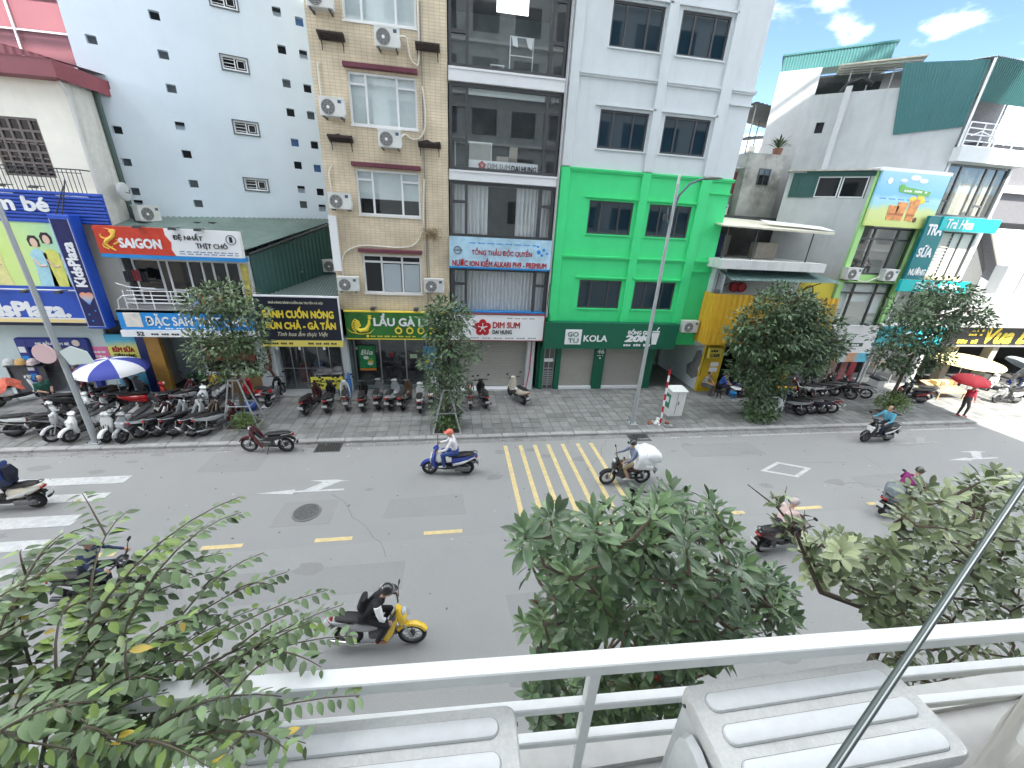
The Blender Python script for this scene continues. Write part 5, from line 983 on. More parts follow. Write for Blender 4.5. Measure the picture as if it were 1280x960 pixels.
# ================================================================== tea building
A2 = wallM(23.7, 18.1, 130)
t = thing('tea_building', 'tall slim white building with curtained windows, teal tea signs and grey flank', 'building', (25.7, F, 0))
b = MB(); b.M = A2; b.holes(-6.35, 0, 9, 15.0, [(-5.75, -5.4, 13.25, 13.75)], .1, 0, 0, 1); b.quad((-6.35, 0, 9), (-6.35, 0, 15), (-6.35, 5, 15), (-6.35, 5, 9)); b.quad((-6.35, 0, 15), (0, 0, 15), (0, 5, 15), (-6.35, 5, 15)); b.build('flank_wall', [conc, dark_in], t)
b = MB(); b.M = A2; b.box(-8.1, -6.2, .6, 6, 5, 16.35); b.box(-4.95, -4.7, -.25, 0, 11.3, 15.2); b.build('rear_block_and_lit_strip', mat('white_grey_render', (.55, .56, .56), .8, var=.06, grime=.3, gcol=(.35, .35, .34), streak=True), t)  # second box: narrow paler strip painting a sunlit wedge on the flank
b = MB(); b.M = A2; corrugated(b, (-2.45, -.04, 13.02), (0, -.04, 13.22), (0, -.04, 15.75), (-3.0, -.04, 15.98), 26, .02); b.box(-2.2, -1.95, -.02, 0, 15, 15.9); b.build('teal_cladding', teal_c, t)
b = MB(); b.M = A2; corrugated(b, (-8.1, 1.2, 16.45), (-3.4, 1.2, 16.55), (-3.4, 1.2, 17.25), (-8.1, 1.2, 17.2), 36, .02); b.box(-8.2, -3.3, 1.15, 5, 17.22, 17.3); corrugated(b, (-3.4, 1.2, 16.55), (-3.4, 4.5, 16.55), (-3.4, 4.5, 17.25), (-3.4, 1.2, 17.25), 20, .02); b.build('rooftop_shed', teal_c, t)
g = MB(); g.M = A2
for i in range(60): u = -7.9+i*.075; g.box(u, u+.012, 1.4, 1.42, 15.6, 16.5)
g.box(-8, -3.4, 1.4, 1.43, 16.1, 16.14); g.build('shed_grille', dark_al, t)
g = MB(); g.M = A2; g.box(-8.1, -3.3, 3, 3.05, 15, 16.6); g.build('shed_back', mat('shed_dark', (.12, .14, .14), .8), t)
g = MB(); g.M = A2
for u in (-4.9, -4.1, -3.2, -2.6): g.tube([(u, .5, 15), (u, .5, 16.1)], .03, 5)
for v in (0, .4, .8, 1.2): g.tube([(-5.4, v, 16.1), (-2.3, v, 16.02)], .03, 5)
for u in (-5.2, -4.2, -3.2): g.tube([(u, 0, 16.13), (u, 1.2, 16.13)], .03, 5)
g.tube([(-5.1, .2, 15.05), (-4.9, .2, 15.4), (-4.4, .2, 15.55), (-3.9, .2, 15.3)], .12, 8, 1); g.build('roof_pergola', [mat('pale_steel', (.5, .5, .48), .5), black_m], t)
b = MB(); b.M = A2; b.box(-5.5, -2.2, -.1, 1.4, 16.14, 16.2); b.build('pergola_sheet', mat('cream_sheet'), t)
# front
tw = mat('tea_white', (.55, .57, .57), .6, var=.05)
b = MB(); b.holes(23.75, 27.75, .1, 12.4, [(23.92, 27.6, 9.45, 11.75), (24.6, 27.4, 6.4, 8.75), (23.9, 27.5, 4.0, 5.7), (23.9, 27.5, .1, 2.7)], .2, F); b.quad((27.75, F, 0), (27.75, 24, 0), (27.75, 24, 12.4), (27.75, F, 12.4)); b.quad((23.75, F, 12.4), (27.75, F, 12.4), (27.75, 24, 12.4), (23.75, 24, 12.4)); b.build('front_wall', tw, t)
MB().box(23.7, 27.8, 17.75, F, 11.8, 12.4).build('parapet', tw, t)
w = window(t, 23.92, 27.6, 9.45, 11.75, F+.05, dark_al, cglass, vs=(24.75, 26.3, 26.95), hs=((10.15, 0), (10.0, 2)), t=.09, d=.1, back=1.5)
for a, c in ((24.0, 24.7), (24.85, 26.2), (26.4, 27.5)): folds(MB(), a, c, F+.4, 9.45, 11.7, .14, .05).build('curtain', mat('cream_curtain', (.5, .48, .42), .8), t)
w = window(t, 24.6, 27.4, 6.4, 8.75, F+.05, dark_al, mat('white_slat_glass', (.55, .57, .54), .3), vs=(26.0, 26.6), t=.08, d=.1)
for k in range(12): MB().box(24.7, 25.95, F+.03, F+.05, 6.7+k*.16, 6.73+k*.16).build('blind_slat', mat('slat_cream', (.6, .58, .5)), w)
MB().box(24.5, 27.4, 17.95, F, 6.35, 6.5).build('cream_ledge', mat('cream_ledge', (.7, .55, .35), .6), t)
window(t, 23.9, 27.5, 4.0, 5.7, F+.05, dark_al, cglass, vs=(25.1, 26.3), t=.07, d=.1, back=1.2, backm=mat('pale_room', (.5, .5, .48), .8)); window(t, 23.9, 27.5, .12, 2.7, F+.1, mid_al, sglass, vs=(25, 26.2), t=.07, d=.08, back=2)
rl_ = thing('roof_railing', 'white steel rooftop railing with diamond pattern on the tea building', 'railing', (25.7, 17.85, 12.4))
for z in (12.45, 12.65, 12.9, 13.15, 13.38): MB().tube([(23.75, 17.85, z), (27.75, 17.85, z)], .025, 6).build('rail', trim_w, rl_)
for x in (23.75, 24.6, 25.5, 26.6, 27.75): MB().tube([(x, 17.85, 12.4), (x, 17.85, 13.4)], .03, 6).build('post', trim_w, rl_)
for x in (25.55, 26.05, 26.55): MB().tube([(x-.3, 17.83, 12.9), (x, 17.83, 13.2), (x+.3, 17.83, 12.9), (x, 17.83, 12.6), (x-.3, 17.83, 12.9)], .025, 5).build('diamond', trim_w, rl_)
MB().tube([(24.0, 17.83, 12.85), (24.5, 17.83, 13.05), (25.2, 17.83, 12.9)], .025, 5).tube([(26.9, 17.83, 12.9), (27.4, 17.83, 13.05), (27.7, 17.83, 12.85)], .025, 5).build('scroll', trim_w, rl_)
rf = thing('roof_shed', 'open sheet metal roof on posts over the tea building terrace', 'roof', (26, 19, 13.4))
b = MB(); corrugated(b, (23.65, 17.9, 15.8), (31, 17.9, 15.6), (31, 18.4, 14.3), (24.3, 18.4, 14.35), 60, .025); b.build('front_sheet', teal_c, rf); b = MB(); corrugated(b, (23.65, 17.9, 15.82), (31, 17.9, 15.62), (31, 24, 16), (21, 24, 16.2), 60, .03); b.build('roof_sheet', mat('light_roof_sheet', (.42, .44, .44), .5, var=.08), rf)
MB().tube([(23.72, 17.95, 12.4), (23.72, 17.95, 15.8)], .05, 6).build('post', trim_w, rf); MB().tube([(27.6, 19.5, 12.4), (27.6, 19.5, 15.6)], .05, 6).build('post', trim_w, rf); b = MB(); b.box(24, 31, 22, 22.1, 12.4, 16).build('back_wall', mat('shed_grey', (.2, .2, .21), .8, var=.2), rf)
tag(MB().loft([(25.1, 20, 12.42, .5, .5), (25.1, 20, 13.3, .55, .55), (25.1, 20, 13.5, .3, .3)], 16, axis='z').build('water_tank', mat('tank_black', (.03, .03, .03), .5), smooth=True), 'black round water tank behind the rooftop railing', 'tank')
def teal(x0, x1, z0, z1, y, lb, M=teal_s):
    o = tag(MB().bbox(x0, x1, y, y+.15, z0, z1, .01).build('tea_sign', M), lb, 'sign'); return o
tq = mat('sign_turquoise', (.0, .48, .48), .4, var=.04)
s = teal(24.05, 27.62, 8.76, 9.4, 17.5, 'turquoise tea sign below the curtained top windows', tq); text('Trà Hoa', 24.35, 26.0, 8.86, 9.3, 17.5, white_s, s, .02, .15)
s = teal(23.3, 24.5, 6.36, 9.38, 17.55, 'vertical teal tea sign on the corner of the slim white building', mat('sign_dark_teal', (.0, .17, .19), .4)); text('TRÀ', 23.42, 24.35, 8.5, 9.15, 17.55, white_s, s, .04); text('SỮA', 23.42, 24.3, 7.45, 8.05, 17.55, white_s, s, .04); text('NƯỚNG', 23.4, 24.4, 6.55, 6.98, 17.55, white_s, s, .04)
s = teal(23.1, 27.5, 5.74, 6.33, 17.45, 'long turquoise milk tea sign partly behind the right street tree', tq); text('Trà Sữa Nướng', 24.0, 26.9, 5.8, 6.26, 17.45, white_s, s, .03, .15)
s = teal(23.0, 27.3, 2.74, 3.9, 17.4, 'wide turquoise shop fascia behind the right street tree', mat('sign_cyan', (.02, .42, .5), .4, var=.1)); MB().poly([(24.2, 3.3), (25.0, 3.6), (25.4, 3.5), (24.8, 3.3)], 17.38, 17.4).poly([(25.8, 3.0), (26.4, 3.1), (26.8, 3.6), (26.2, 3.3)], 17.38, 17.4).build('leaf_print', white_s, s); MB().box(23, 27.3, 17.37, 17.56, 3.9, 4.0).build('frame', trim_w, s); dashes(s, 23.2, 24.6, 2.85, .12, 17.4, white_s, 8)

# ================================================================== beef restaurant at the right edge
t = thing('beef_restaurant', 'grey building with white canopy and dark open restaurant below at the right edge', 'building', (32, F, 0))
gw = mat('shaded_grey_wall', (.13, .137, .137), .8, var=.06, grime=.15, gcol=(.35, .36, .36))  # gable grey darkened in the colour itself to stand for shade
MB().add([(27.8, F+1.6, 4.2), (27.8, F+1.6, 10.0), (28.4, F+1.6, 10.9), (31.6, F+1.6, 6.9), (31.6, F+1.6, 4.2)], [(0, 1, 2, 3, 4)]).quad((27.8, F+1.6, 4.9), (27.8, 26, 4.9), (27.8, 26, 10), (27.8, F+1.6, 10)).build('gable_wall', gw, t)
b = MB(); corrugated(b, (28.2, F+1.2, 11.0), (33, F+1.2, 5.8), (40, 26, 6.5), (29, 26, 11.6), 30, .03); b.build('roof', mat('slate_roof', (.12, .13, .15), .6, var=.1), t); MB().tube([(28.1, F+1.15, 11.05), (33, F+1.15, 5.75)], .07, 5).build('roof_edge', mat('cream_trim', (.7, .66, .55), .6), t)
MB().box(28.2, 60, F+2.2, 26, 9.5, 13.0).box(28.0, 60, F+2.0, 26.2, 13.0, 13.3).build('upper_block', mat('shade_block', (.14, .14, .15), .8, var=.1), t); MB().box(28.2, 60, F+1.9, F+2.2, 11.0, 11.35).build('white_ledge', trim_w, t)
MB().tube([(27.85, F+1.5, 8.6), (28.6, F+1.55, 8.2), (29.6, F+1.5, 8.0), (30.1, F+1.5, 7.6)], .025, 5).build('cable', black_m, t)
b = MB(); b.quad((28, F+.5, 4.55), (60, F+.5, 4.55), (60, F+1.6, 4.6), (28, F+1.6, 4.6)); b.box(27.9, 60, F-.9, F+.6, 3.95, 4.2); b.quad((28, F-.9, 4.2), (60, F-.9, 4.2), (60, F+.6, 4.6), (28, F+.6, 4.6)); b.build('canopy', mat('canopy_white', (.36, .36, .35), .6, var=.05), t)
for k in range(2):
    a = thing('louvre_unit', ('left', 'right')[k]+' white louvred unit on the wall above the restaurant canopy', 'louvre', (32+k*1.4, F+1, 6.0)); MB().box(31.6+k*1.4, 32.8+k*1.4, F+.6, F+1.2, 5.6, 7.2).build('box', trim_w, a)
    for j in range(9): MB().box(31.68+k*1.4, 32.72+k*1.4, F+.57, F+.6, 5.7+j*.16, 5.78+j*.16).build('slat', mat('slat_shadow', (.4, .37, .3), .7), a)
s = thing('beef_sign', 'black sign with big slanted yellow lettering over the dark restaurant', 'sign', (32, 18.0, 2.72)); MB().box(27.95, 60, 17.85, 18.05, 2.76, 3.93).build('panel', black_s, s); text('Vua Bò', 31.0, 35.2, 2.82, 3.8, 17.85, yellow_s, s, .05, .25); dashes(s, 29.2, 30.7, 2.84, .25, 17.85, yellow_s, 6); dashes(s, 29.8, 30.8, 3.3, .12, 17.85, yellow_s, 5); dashes(s, 29.9, 30.8, 3.55, .15, 17.85, yellow_s, 5); MB().box(27.9, 60, 17.7, 18.1, 2.68, 2.76).build('lower_trim', mid_al, s)
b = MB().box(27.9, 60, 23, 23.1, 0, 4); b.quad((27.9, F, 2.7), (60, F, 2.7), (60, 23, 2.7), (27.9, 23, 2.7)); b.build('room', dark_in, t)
for x in (29.4, 32.4, 36.5): MB().bbox(x, x+.45, F-.1, F+.35, .1, 2.7, .02).build('pillar', mat('tan_pillar', (.42, .38, .32), .7, var=.1), t)
MB().quad((28, F+.3, .13), (60, F+.3, .13), (60, 23, .13), (28, 23, .13)).build('restaurant_floor', mat('dark_floor'), t)
# far blocks closing the street beyond the frame
for i, (x0, x1, h, c) in enumerate(((60, 75, 14, (.5, .48, .44)), (75, 92, 18, (.45, .47, .5)), (-40, -26, 13, (.55, .5, .42)))):
    q = thing('street_house', ('right hand plain house beyond the beef restaurant', 'farthest right plain house along the street', 'plain house beyond the baby shop at the far left')[i], 'building', ((x0+x1)/2, F, 0)); b = MB()
    hl = [(x0+1+k*3, x0+2.6+k*3, 4+j*3.3, 5.8+j*3.3) for k in range(int((x1-x0-2)/3)) for j in range(int((h-5)/3.3))]
    b.holes(x0, x1, 0, h, hl, .15, F, 0, 1); body(b, x0, x1, F, 26, 0, h); b.build('wall', [mat('house_%d' % i, c, .8, var=.06), dglass2], q)

# ================================================================== the camera's own side of the street
def tower(nm, lb, x0, x1, y0, y1, h, c, gap):
    q = thing(nm, lb, 'building', ((x0+x1)/2, y0, 0)); b = MB()
    hl = [(x0+1.2+k*3.2, x0+3.2+k*3.2, 4.6+j*3.3, 6.4+j*3.3) for k in range(int((x1-x0-2)/3.2)) for j in range(int((h-5)/3.3)) if not (gap and -6 < x0+2.2+k*3.2 < 6 and j < 3)]
    b.M = Matrix.Translation((0, 0, 0)) @ Matrix.Rotation(math.pi, 4, 'Z'); b.holes(-x1, -x0, 0, h, [(-r[1], -r[0], r[2], r[3]) for r in hl], .15, -y1, 0, 1); b.M = None
    b.quad((x0, y0, 0), (x0, y1, 0), (x0, y1, h), (x0, y0, h)); b.quad((x1, y0, 0), (x1, y0, h), (x1, y1, h), (x1, y1, 0)); b.quad((x0, y0, h), (x0, y1, h), (x1, y1, h), (x1, y0, h)); b.quad((x0, y0, 0), (x0, y0, h), (x1, y0, h), (x1, y0, 0))
    b.build('wall', [mat('tower_%d' % int(h), c, .8, var=.05), dglass2], q)
    for j in range(int(h/3.3)):
        if j > 2 or not gap: MB().box(x0, x1, y1, y1+.3, 3.9+j*3.3, 4.05+j*3.3).build('floor_band', trim_w, q)
tower('apartment_tower', 'tall apartment tower on the near side of the street behind the viewer', -21.8, 26.4, -16, -.75, 43.2, (.40, .42, .43), True)
tower('near_side_house', 'lower house on the near side left of the tower', -70, -22, -14, -.75, 13.2, (.55, .52, .47), False)
tower('near_side_house', 'lower house on the near side beyond the tower', 26.6, 80, -14, -.75, 13.2, (.5, .47, .42), False)
# ================================================================== motorbikes
body_m = mat('bike_body', (.5, .5, .5), .25, coat=.6, var=.04); body2_m = mat('bike_body_second', (.5, .5, .5), .3, coat=.4)
tyre_m = mat('tyre_rubber', (.018, .018, .018), .85); rim_m = mat('alloy_rim', (.14, .14, .145), .35, .7); seat_m = mat('black_seat', (.018, .017, .017), .55, var=.2, scale=12)
chrome = mat('chrome', (.6, .6, .6), .15, 1.0); plate_m = mat('number_plate', (.78, .79, .77), .5); tail_m = mat('red_lens', (.35, .01, .01), .2); lens_m = mat('clear_lens', (.55, .58, .6), .08, spec=.8); engine_m = mat('engine_metal', (.16, .16, .165), .5, .5, var=.3, scale=15)
white_rim = mat('white_rim', (.7, .7, .7), .4)
def wheel(t, x, r, w, nm, spokes):
    o = MB().ring((x, 0, r), r-w*.55, w*.55, 26, 8, 'y', tw=w*.5).build(nm, tyre_m, t, smooth=True, local=True)
    MB().ring((x, 0, r), r-w*1.05, .018, 22, 6, 'y', tw=w*.4).build('rim', rim_m, o, smooth=True)
    s = MB()
    if spokes:
        for i in range(18): a = i*math.pi/9; s.tube([(x+.03*math.cos(a), .03*(-1)**i, r+.03*math.sin(a)), (x+(r-w)*math.cos(a+.2), 0, r+(r-w)*math.sin(a+.2))], .004, 3, cap=False)
        s.ring((x, 0, r), .035, .03, 10, 6, 'y', tw=.06)
    else:
        for i in range(5): a = i*2*math.pi/5; s.tube([(x+.02*math.cos(a), 0, r+.02*math.sin(a)), (x+(r-w)*math.cos(a), 0, r+(r-w)*math.sin(a))], [.035, .02], 5)
        s.ring((x, 0, r), .05, .03, 12, 6, 'y', tw=.05)
    s.build('spokes', rim_m, o); return o
def mirrors(t, x, z, y=.25):
    for k in (-1, 1):
        o = MB().tube([(x, k*y*.8, z), (x-.02, k*(y+.06), z+.13), (x-.01, k*(y+.1), z+.17)], .008, 5).build('mirror', black_m, t, local=True); MB().ball((x-.01, k*(y+.12), z+.2), (.018, .065, .045), 10, 6).build('mirror_glass', black_m, o, smooth=True)
def common(t, x_plate, z_plate, tilt=.25):
    q = MB().add([(x_plate, -.1, z_plate), (x_plate, .1, z_plate), (x_plate-.03-tilt*.1, .1, z_plate+.14), (x_plate-.03-tilt*.1, -.1, z_plate+.14), (x_plate+.01, -.1, z_plate), (x_plate+.01, .1, z_plate), (x_plate-.02-tilt*.1, .1, z_plate+.14), (x_plate-.02-tilt*.1, -.1, z_plate+.14)], [(3, 2, 1, 0), (4, 5, 6, 7), (0, 1, 5, 4), (2, 3, 7, 6), (1, 2, 6, 5), (3, 0, 4, 7)]).build('number_plate', plate_m, t, local=True)
    l = MB()
    for k in range(2): l.box(x_plate-.04-k*.02, x_plate-.015-k*.0, -.07, .07, z_plate+.03+k*.05, z_plate+.055+k*.05)
    return q
def scooter(kind):
    t = thing('motor_scooter', 'x', 'scooter')
    r = .265 if kind != 'retro' else .235
    wheel(t, .63, r, .1, 'front_wheel', False); wheel(t, -.6, r, .115, 'rear_wheel', False)
    MB().tube([(.63, .075, r), (.5, .075, .62)], .022, 6).tube([(.63, -.075, r), (.5, -.075, .62)], .022, 6).tube([(.5, 0, .6), (.4, 0, .98)], .03, 7).build('fork', dark_al, t, local=True)
    f = MB(); vs = []; n = 9
    for i in range(n):
        a = R(15+i*17); rr = r+.035
        for dy, dr in ((-.075, -.04), (-.06, .01), (0, .03), (.06, .01), (.075, -.04)): vs.append((.63+(rr+dr)*math.cos(a), dy, r+(rr+dr)*math.sin(a)))
    f.add(vs, [(i*5+k, i*5+k+1, (i+1)*5+k+1, (i+1)*5+k) for i in range(n-1) for k in range(4)]); f.build('front_fender', body_m, t, smooth=True, local=True)
    if kind == 'retro':
        MB().loft([(.44, 0, .3, .05, .1), (.47, 0, .45, .06, .17), (.45, 0, .65, .065, .2), (.42, 0, .82, .07, .18), (.4, 0, .93, .06, .1)], 14, 2.6, axis='z').build('front_apron', body_m, t, smooth=True, local=True)
        MB().loft([(.42, 0, .93, .08, .13), (.42, 0, 1.0, .11, .14), (.4, 0, 1.07, .07, .1)], 12, axis='z').build('handlebar_cowl', body_m, t, smooth=True, local=True); MB().ball((.5, 0, 1.0), (.04, .075, .07)).build('headlight', lens_m, t, smooth=True, local=True)
    else:
        MB().loft([(.4, 0, .28, .1, .1), (.47, 0, .42, .09, .17), (.5, 0, .6, .085, .21), (.47, 0, .76, .085, .2), (.42, 0, .9, .06, .12), (.4, 0, .96, .04, .06)], 14, 2.5, axis='z').build('front_apron', body_m, t, smooth=True, local=True)
        MB().loft([(.57, 0, .5, .035, .1), (.585, 0, .64, .04, .15), (.545, 0, .78, .03, .14)], 12, 2.4, axis='z').build('front_panel', body2_m, t, smooth=True, local=True)
        for k in (-1, 1): MB().ball((.565, k*.1, .72), (.04, .07, .05)).build('headlight', lens_m, t, smooth=True, local=True)
        MB().loft([(.41, 0, .95, .07, .12), (.4, 0, 1.02, .1, .15), (.37, 0, 1.08, .05, .1)], 12, axis='z').build('handlebar_cowl', body_m, t, smooth=True, local=True)
    for k in (-1, 1): MB().tube([(.39, k*.12, 1.03), (.33, k*.34, 1.03)], .018, 7).build('grip', black_m, t, local=True)
    mirrors(t, .39, 1.05)
    MB().loft([(.42, 0, .33, .14, .04), (.15, 0, .31, .17, .05), (-.15, 0, .32, .17, .06), (-.28, 0, .36, .14, .08)], 10, 3.5).build('floorboard', black_m, t, smooth=True, local=True)
    w = .17 if kind != 'retro' else .2
    MB().loft([(-.1, 0, .5, .1, .15), (-.2, 0, .53, w*.85, .19), (-.42, 0, .57, w, .18), (-.65, 0, .64, w*.95, .14), (-.85, 0, .71, w*.65, .09), (-.95, 0, .755, w*.3, .045)], 14, 2.4).build('rear_body', body_m, t, smooth=True, local=True)
    for k in (-1, 1): MB().loft([(-.15, k*.15, .45, .03, .04), (-.5, k*.17, .56, .025, .05), (-.88, k*.1, .72, .02, .03)], 8, 2.2).build('side_trim', body2_m, t, smooth=True, local=True)
    MB().loft([(.0, 0, .7, .07, .02), (-.1, 0, .745, .12, .045), (-.35, 0, .765, .145, .05), (-.55, 0, .80, .14, .05), (-.75, 0, .82, .11, .04), (-.85, 0, .82, .06, .02)], 12, 2.6).build('seat', seat_m, t, smooth=True, local=True)
    MB().tube([(-.6, .13, .77), (-.85, .13, .83), (-.95, .07, .85), (-.95, -.07, .85), (-.85, -.13, .83), (-.6, -.13, .77)], .014, 6).build('grab_rail', dark_al, t, smooth=True, local=True)
    MB().ball((-.94, 0, .7), (.035, .1, .04)).build('tail_light', tail_m, t, smooth=True, local=True)
    MB().loft([(-.72, 0, .58, .08, .02), (-.9, 0, .55, .08, .015), (-1.0, 0, .36, .07, .015)], 8, 3).build('rear_mudguard', black_m, t, local=True)
    common(t, -.99, .42)
    MB().bbox(-.72, -.2, .03, .17, .18, .36, .04).ball((-.3, .0, .3), (.14, .12, .12)).build('engine', engine_m, t, local=True)
    MB().tube([(-.25, -.1, .22), (-.45, -.16, .22), (-.5, -.17, .25), (-.9, -.18, .36)], [.02, .025, .055, .05], 9).build('exhaust', rim_m, t, smooth=True, local=True)
    MB().tube([(-.62, .14, .3), (-.56, .13, .6)], .028, 7).build('shock_absorber', dark_al, t, local=True); MB().tube([(-.1, .12, .3), (-.05, .24, .01)], .012, 5).build('side_stand', dark_al, t, local=True)
    return t
def underbone():
    t = thing('motorbike', 'x', 'motorbike'); r = .285
    wheel(t, .64, r, .075, 'front_wheel', True); wheel(t, -.6, r, .085, 'rear_wheel', True)
    MB().tube([(.64, .07, r), (.47, .07, .72)], .022, 6).tube([(.64, -.07, r), (.47, -.07, .72)], .022, 6).tube([(.48, 0, .68), (.38, 0, 1.0)], .03, 7).build('fork', mid_al, t, local=True)
    f = MB(); vs = []; n = 9
    for i in range(n):
        a = R(25+i*16); rr = r+.03
        for dy, dr in ((-.06, -.035), (-.045, .01), (0, .025), (.045, .01), (.06, -.035)): vs.append((.64+(rr+dr)*math.cos(a), dy, r+(rr+dr)*math.sin(a)))
    f.add(vs, [(i*5+k, i*5+k+1, (i+1)*5+k+1, (i+1)*5+k) for i in range(n-1) for k in range(4)]); f.build('front_fender', body_m, t, smooth=True, local=True)
    MB().loft([(.46, 0, .62, .06, .1), (.47, 0, .75, .09, .13), (.43, 0, .9, .09, .12), (.4, 0, .98, .07, .1), (.39, 0, 1.05, .03, .06)], 12, 2.4, axis='z').build('front_cowl', body_m, t, smooth=True, local=True)
    for k in (-1, 1): MB().loft([(.4, k*.13, .86, .03, .07), (.3, k*.18, .62, .025, .14), (.18, k*.19, .42, .02, .12), (.1, k*.17, .3, .015, .05)], 8, 2.4).build('leg_shield', body_m, t, smooth=True, local=True)
    MB().ball((.5, 0, .94), (.05, .09, .065)).build('headlight', lens_m, t, smooth=True, local=True)
    for k in (-1, 1): MB().tube([(.38, k*.1, 1.03), (.34, k*.22, 1.06), (.28, k*.35, 1.05)], .017, 7).build('grip', black_m, t, local=True)
    mirrors(t, .37, 1.07)
    MB().tube([(.42, 0, .85), (.2, 0, .56), (-.15, 0, .52), (-.4, 0, .66)], .045, 8).build('frame_tube', body2_m, t, smooth=True, local=True)
    for k in (-1, 1): MB().loft([(.0, k*.08, .58, .02, .05), (-.25, k*.11, .6, .025, .1), (-.55, k*.12, .66, .025, .07), (-.88, k*.08, .75, .015, .025)], 8, 2.3).build('side_panel', body2_m, t, smooth=True, local=True)
    MB().loft([(.08, 0, .68, .06, .02), (-.05, 0, .73, .1, .045), (-.3, 0, .75, .12, .05), (-.6, 0, .79, .115, .045), (-.8, 0, .80, .07, .025)], 12, 2.6).build('seat', seat_m, t, smooth=True, local=True)
    MB().tube([(-.55, .12, .74), (-.85, .12, .8), (-.93, .06, .82), (-.93, -.06, .82), (-.85, -.12, .8), (-.55, -.12, .74)], .013, 6).build('grab_rail', mid_al, t, smooth=True, local=True)
    MB().ball((-.9, 0, .72), (.035, .08, .045)).build('tail_light', tail_m, t, smooth=True, local=True)
    MB().loft([(-.5, 0, .62, .06, .02), (-.8, 0, .62, .07, .02), (-.97, 0, .48, .065, .015), (-1.02, 0, .38, .06, .012)], 8, 3).build('rear_mudguard', black_m, t, local=True); common(t, -1.0, .46)
    MB().bbox(-.2, .2, -.1, .1, .24, .46, .04).tube([(.2, 0, .36), (.34, 0, .4)], .08, 10).build('engine', engine_m, t, local=True)
    MB().tube([(.28, -.06, .3), (.15, -.12, .2), (-.3, -.16, .22), (-.4, -.17, .24), (-.95, -.18, .36)], [.016, .018, .022, .05, .045], 9).build('exhaust', chrome, t, smooth=True, local=True)
    MB().tube([(-.05, .1, .3), (-.6, .1, .285)], .035, 6).build('chain_case', black_m, t, local=True)
    for k in (-1, 1): MB().tube([(-.6, k*.11, .3), (-.5, k*.11, .64)], .025, 7).build('shock_absorber', chrome, t, local=True)
    MB().tube([(.0, -.22, .3), (.0, .22, .3)], .014, 6).build('foot_pegs', black_m, t, local=True); MB().tube([(-.05, .1, .25), (-.02, .22, .01)], .012, 5).build('side_stand', dark_al, t, local=True)
    return t
S_PROTO = {'s': scooter('modern'), 'r': scooter('retro'), 'u': underbone()}; S_USED = {}
PAL = {'black': (.012, .012, .014), 'white': (.72, .73, .72), 'cream': (.68, .62, .5), 'red': (.42, .012, .015), 'dark red': (.10, .008, .012), 'maroon': (.045, .008, .012), 'blue': (.02, .05, .3), 'yellow': (.85, .55, .02), 'silver': (.42, .43, .44), 'grey': (.2, .21, .22), 'brown': (.13, .08, .05), 'navy': (.02, .03, .1), 'violet': (.2, .01, .12), 'beige': (.5, .42, .3), 'pink': (.5, .1, .2)}
def paint(c): return mat('bike_paint_'+c.replace(' ', '_'), PAL[c], .22, coat=.6)
def bike(kind, x, y, head, c1, c2, label, z=.1, group='parked motorbikes', lean=0.0, scale=1.0):
    """head: heading in degrees from +X"""
    p = S_PROTO[kind]; sw = {'bike_body': paint(c1), 'bike_body_second': paint(c2)}
    o = dup(p, (x, y, z), R(head), label, sw); o.rotation_euler = (lean, 0, R(head)); o.scale = (scale,)*3
    o['group'] = group; o['category'] = 'motorbike' if kind == 'u' else 'scooter'; return o
PK = 'bikes parked on the pavement'
# row before the tan and glass buildings, seen from behind
for kd, x, y, h, c1, c2, lb in (
    ('s', -5.95, 16.25, 82, 'maroon', 'black', 'large dark red and black scooter, leftmost of the row before the hotpot restaurant'), ('s', -5.3, 16.4, 95, 'black', 'white', 'black scooter with white trim, second of the row before the noodle shop'),
    ('u', -4.62, 16.6, 103, 'white', 'black', 'slim white and black motorbike by the folded blue parasol'), ('s', -3.9, 16.5, 97, 'black', 'brown', 'black scooter with brown trim below the green poster'),
    ('s', -3.22, 16.7, 92, 'grey', 'maroon', 'grey scooter with maroon trim in the middle of the hotpot row'), ('s', -2.6, 16.6, 82, 'silver', 'white', 'silver scooter with white trim before the hotpot glass'),
    ('s', -2.02, 16.55, 80, 'brown', 'grey', 'brownish grey scooter squeezed between silver and white ones'), ('s', -1.38, 16.2, 92, 'white', 'grey', 'white scooter nearest the kerb in the hotpot row'),
    ('s', -.8, 16.8, 85, 'white', 'red', 'white scooter half hidden behind the columnar tree'), ('u', .84, 16.5, 88, 'grey', 'red', 'slim grey and red motorbike just right of the columnar tree'),
    ('s', 1.45, 16.55, 98, 'black', 'grey', 'black scooter alone before the closed grey shutter'), ('r', 3.1, 16.85, 112, 'cream', 'beige', 'cream scooter parked by the red hose at the end of the shutter')): bike(kd, x, y, h, c1, c2, lb, group=PK, lean=R(random.uniform(-5, 2)))
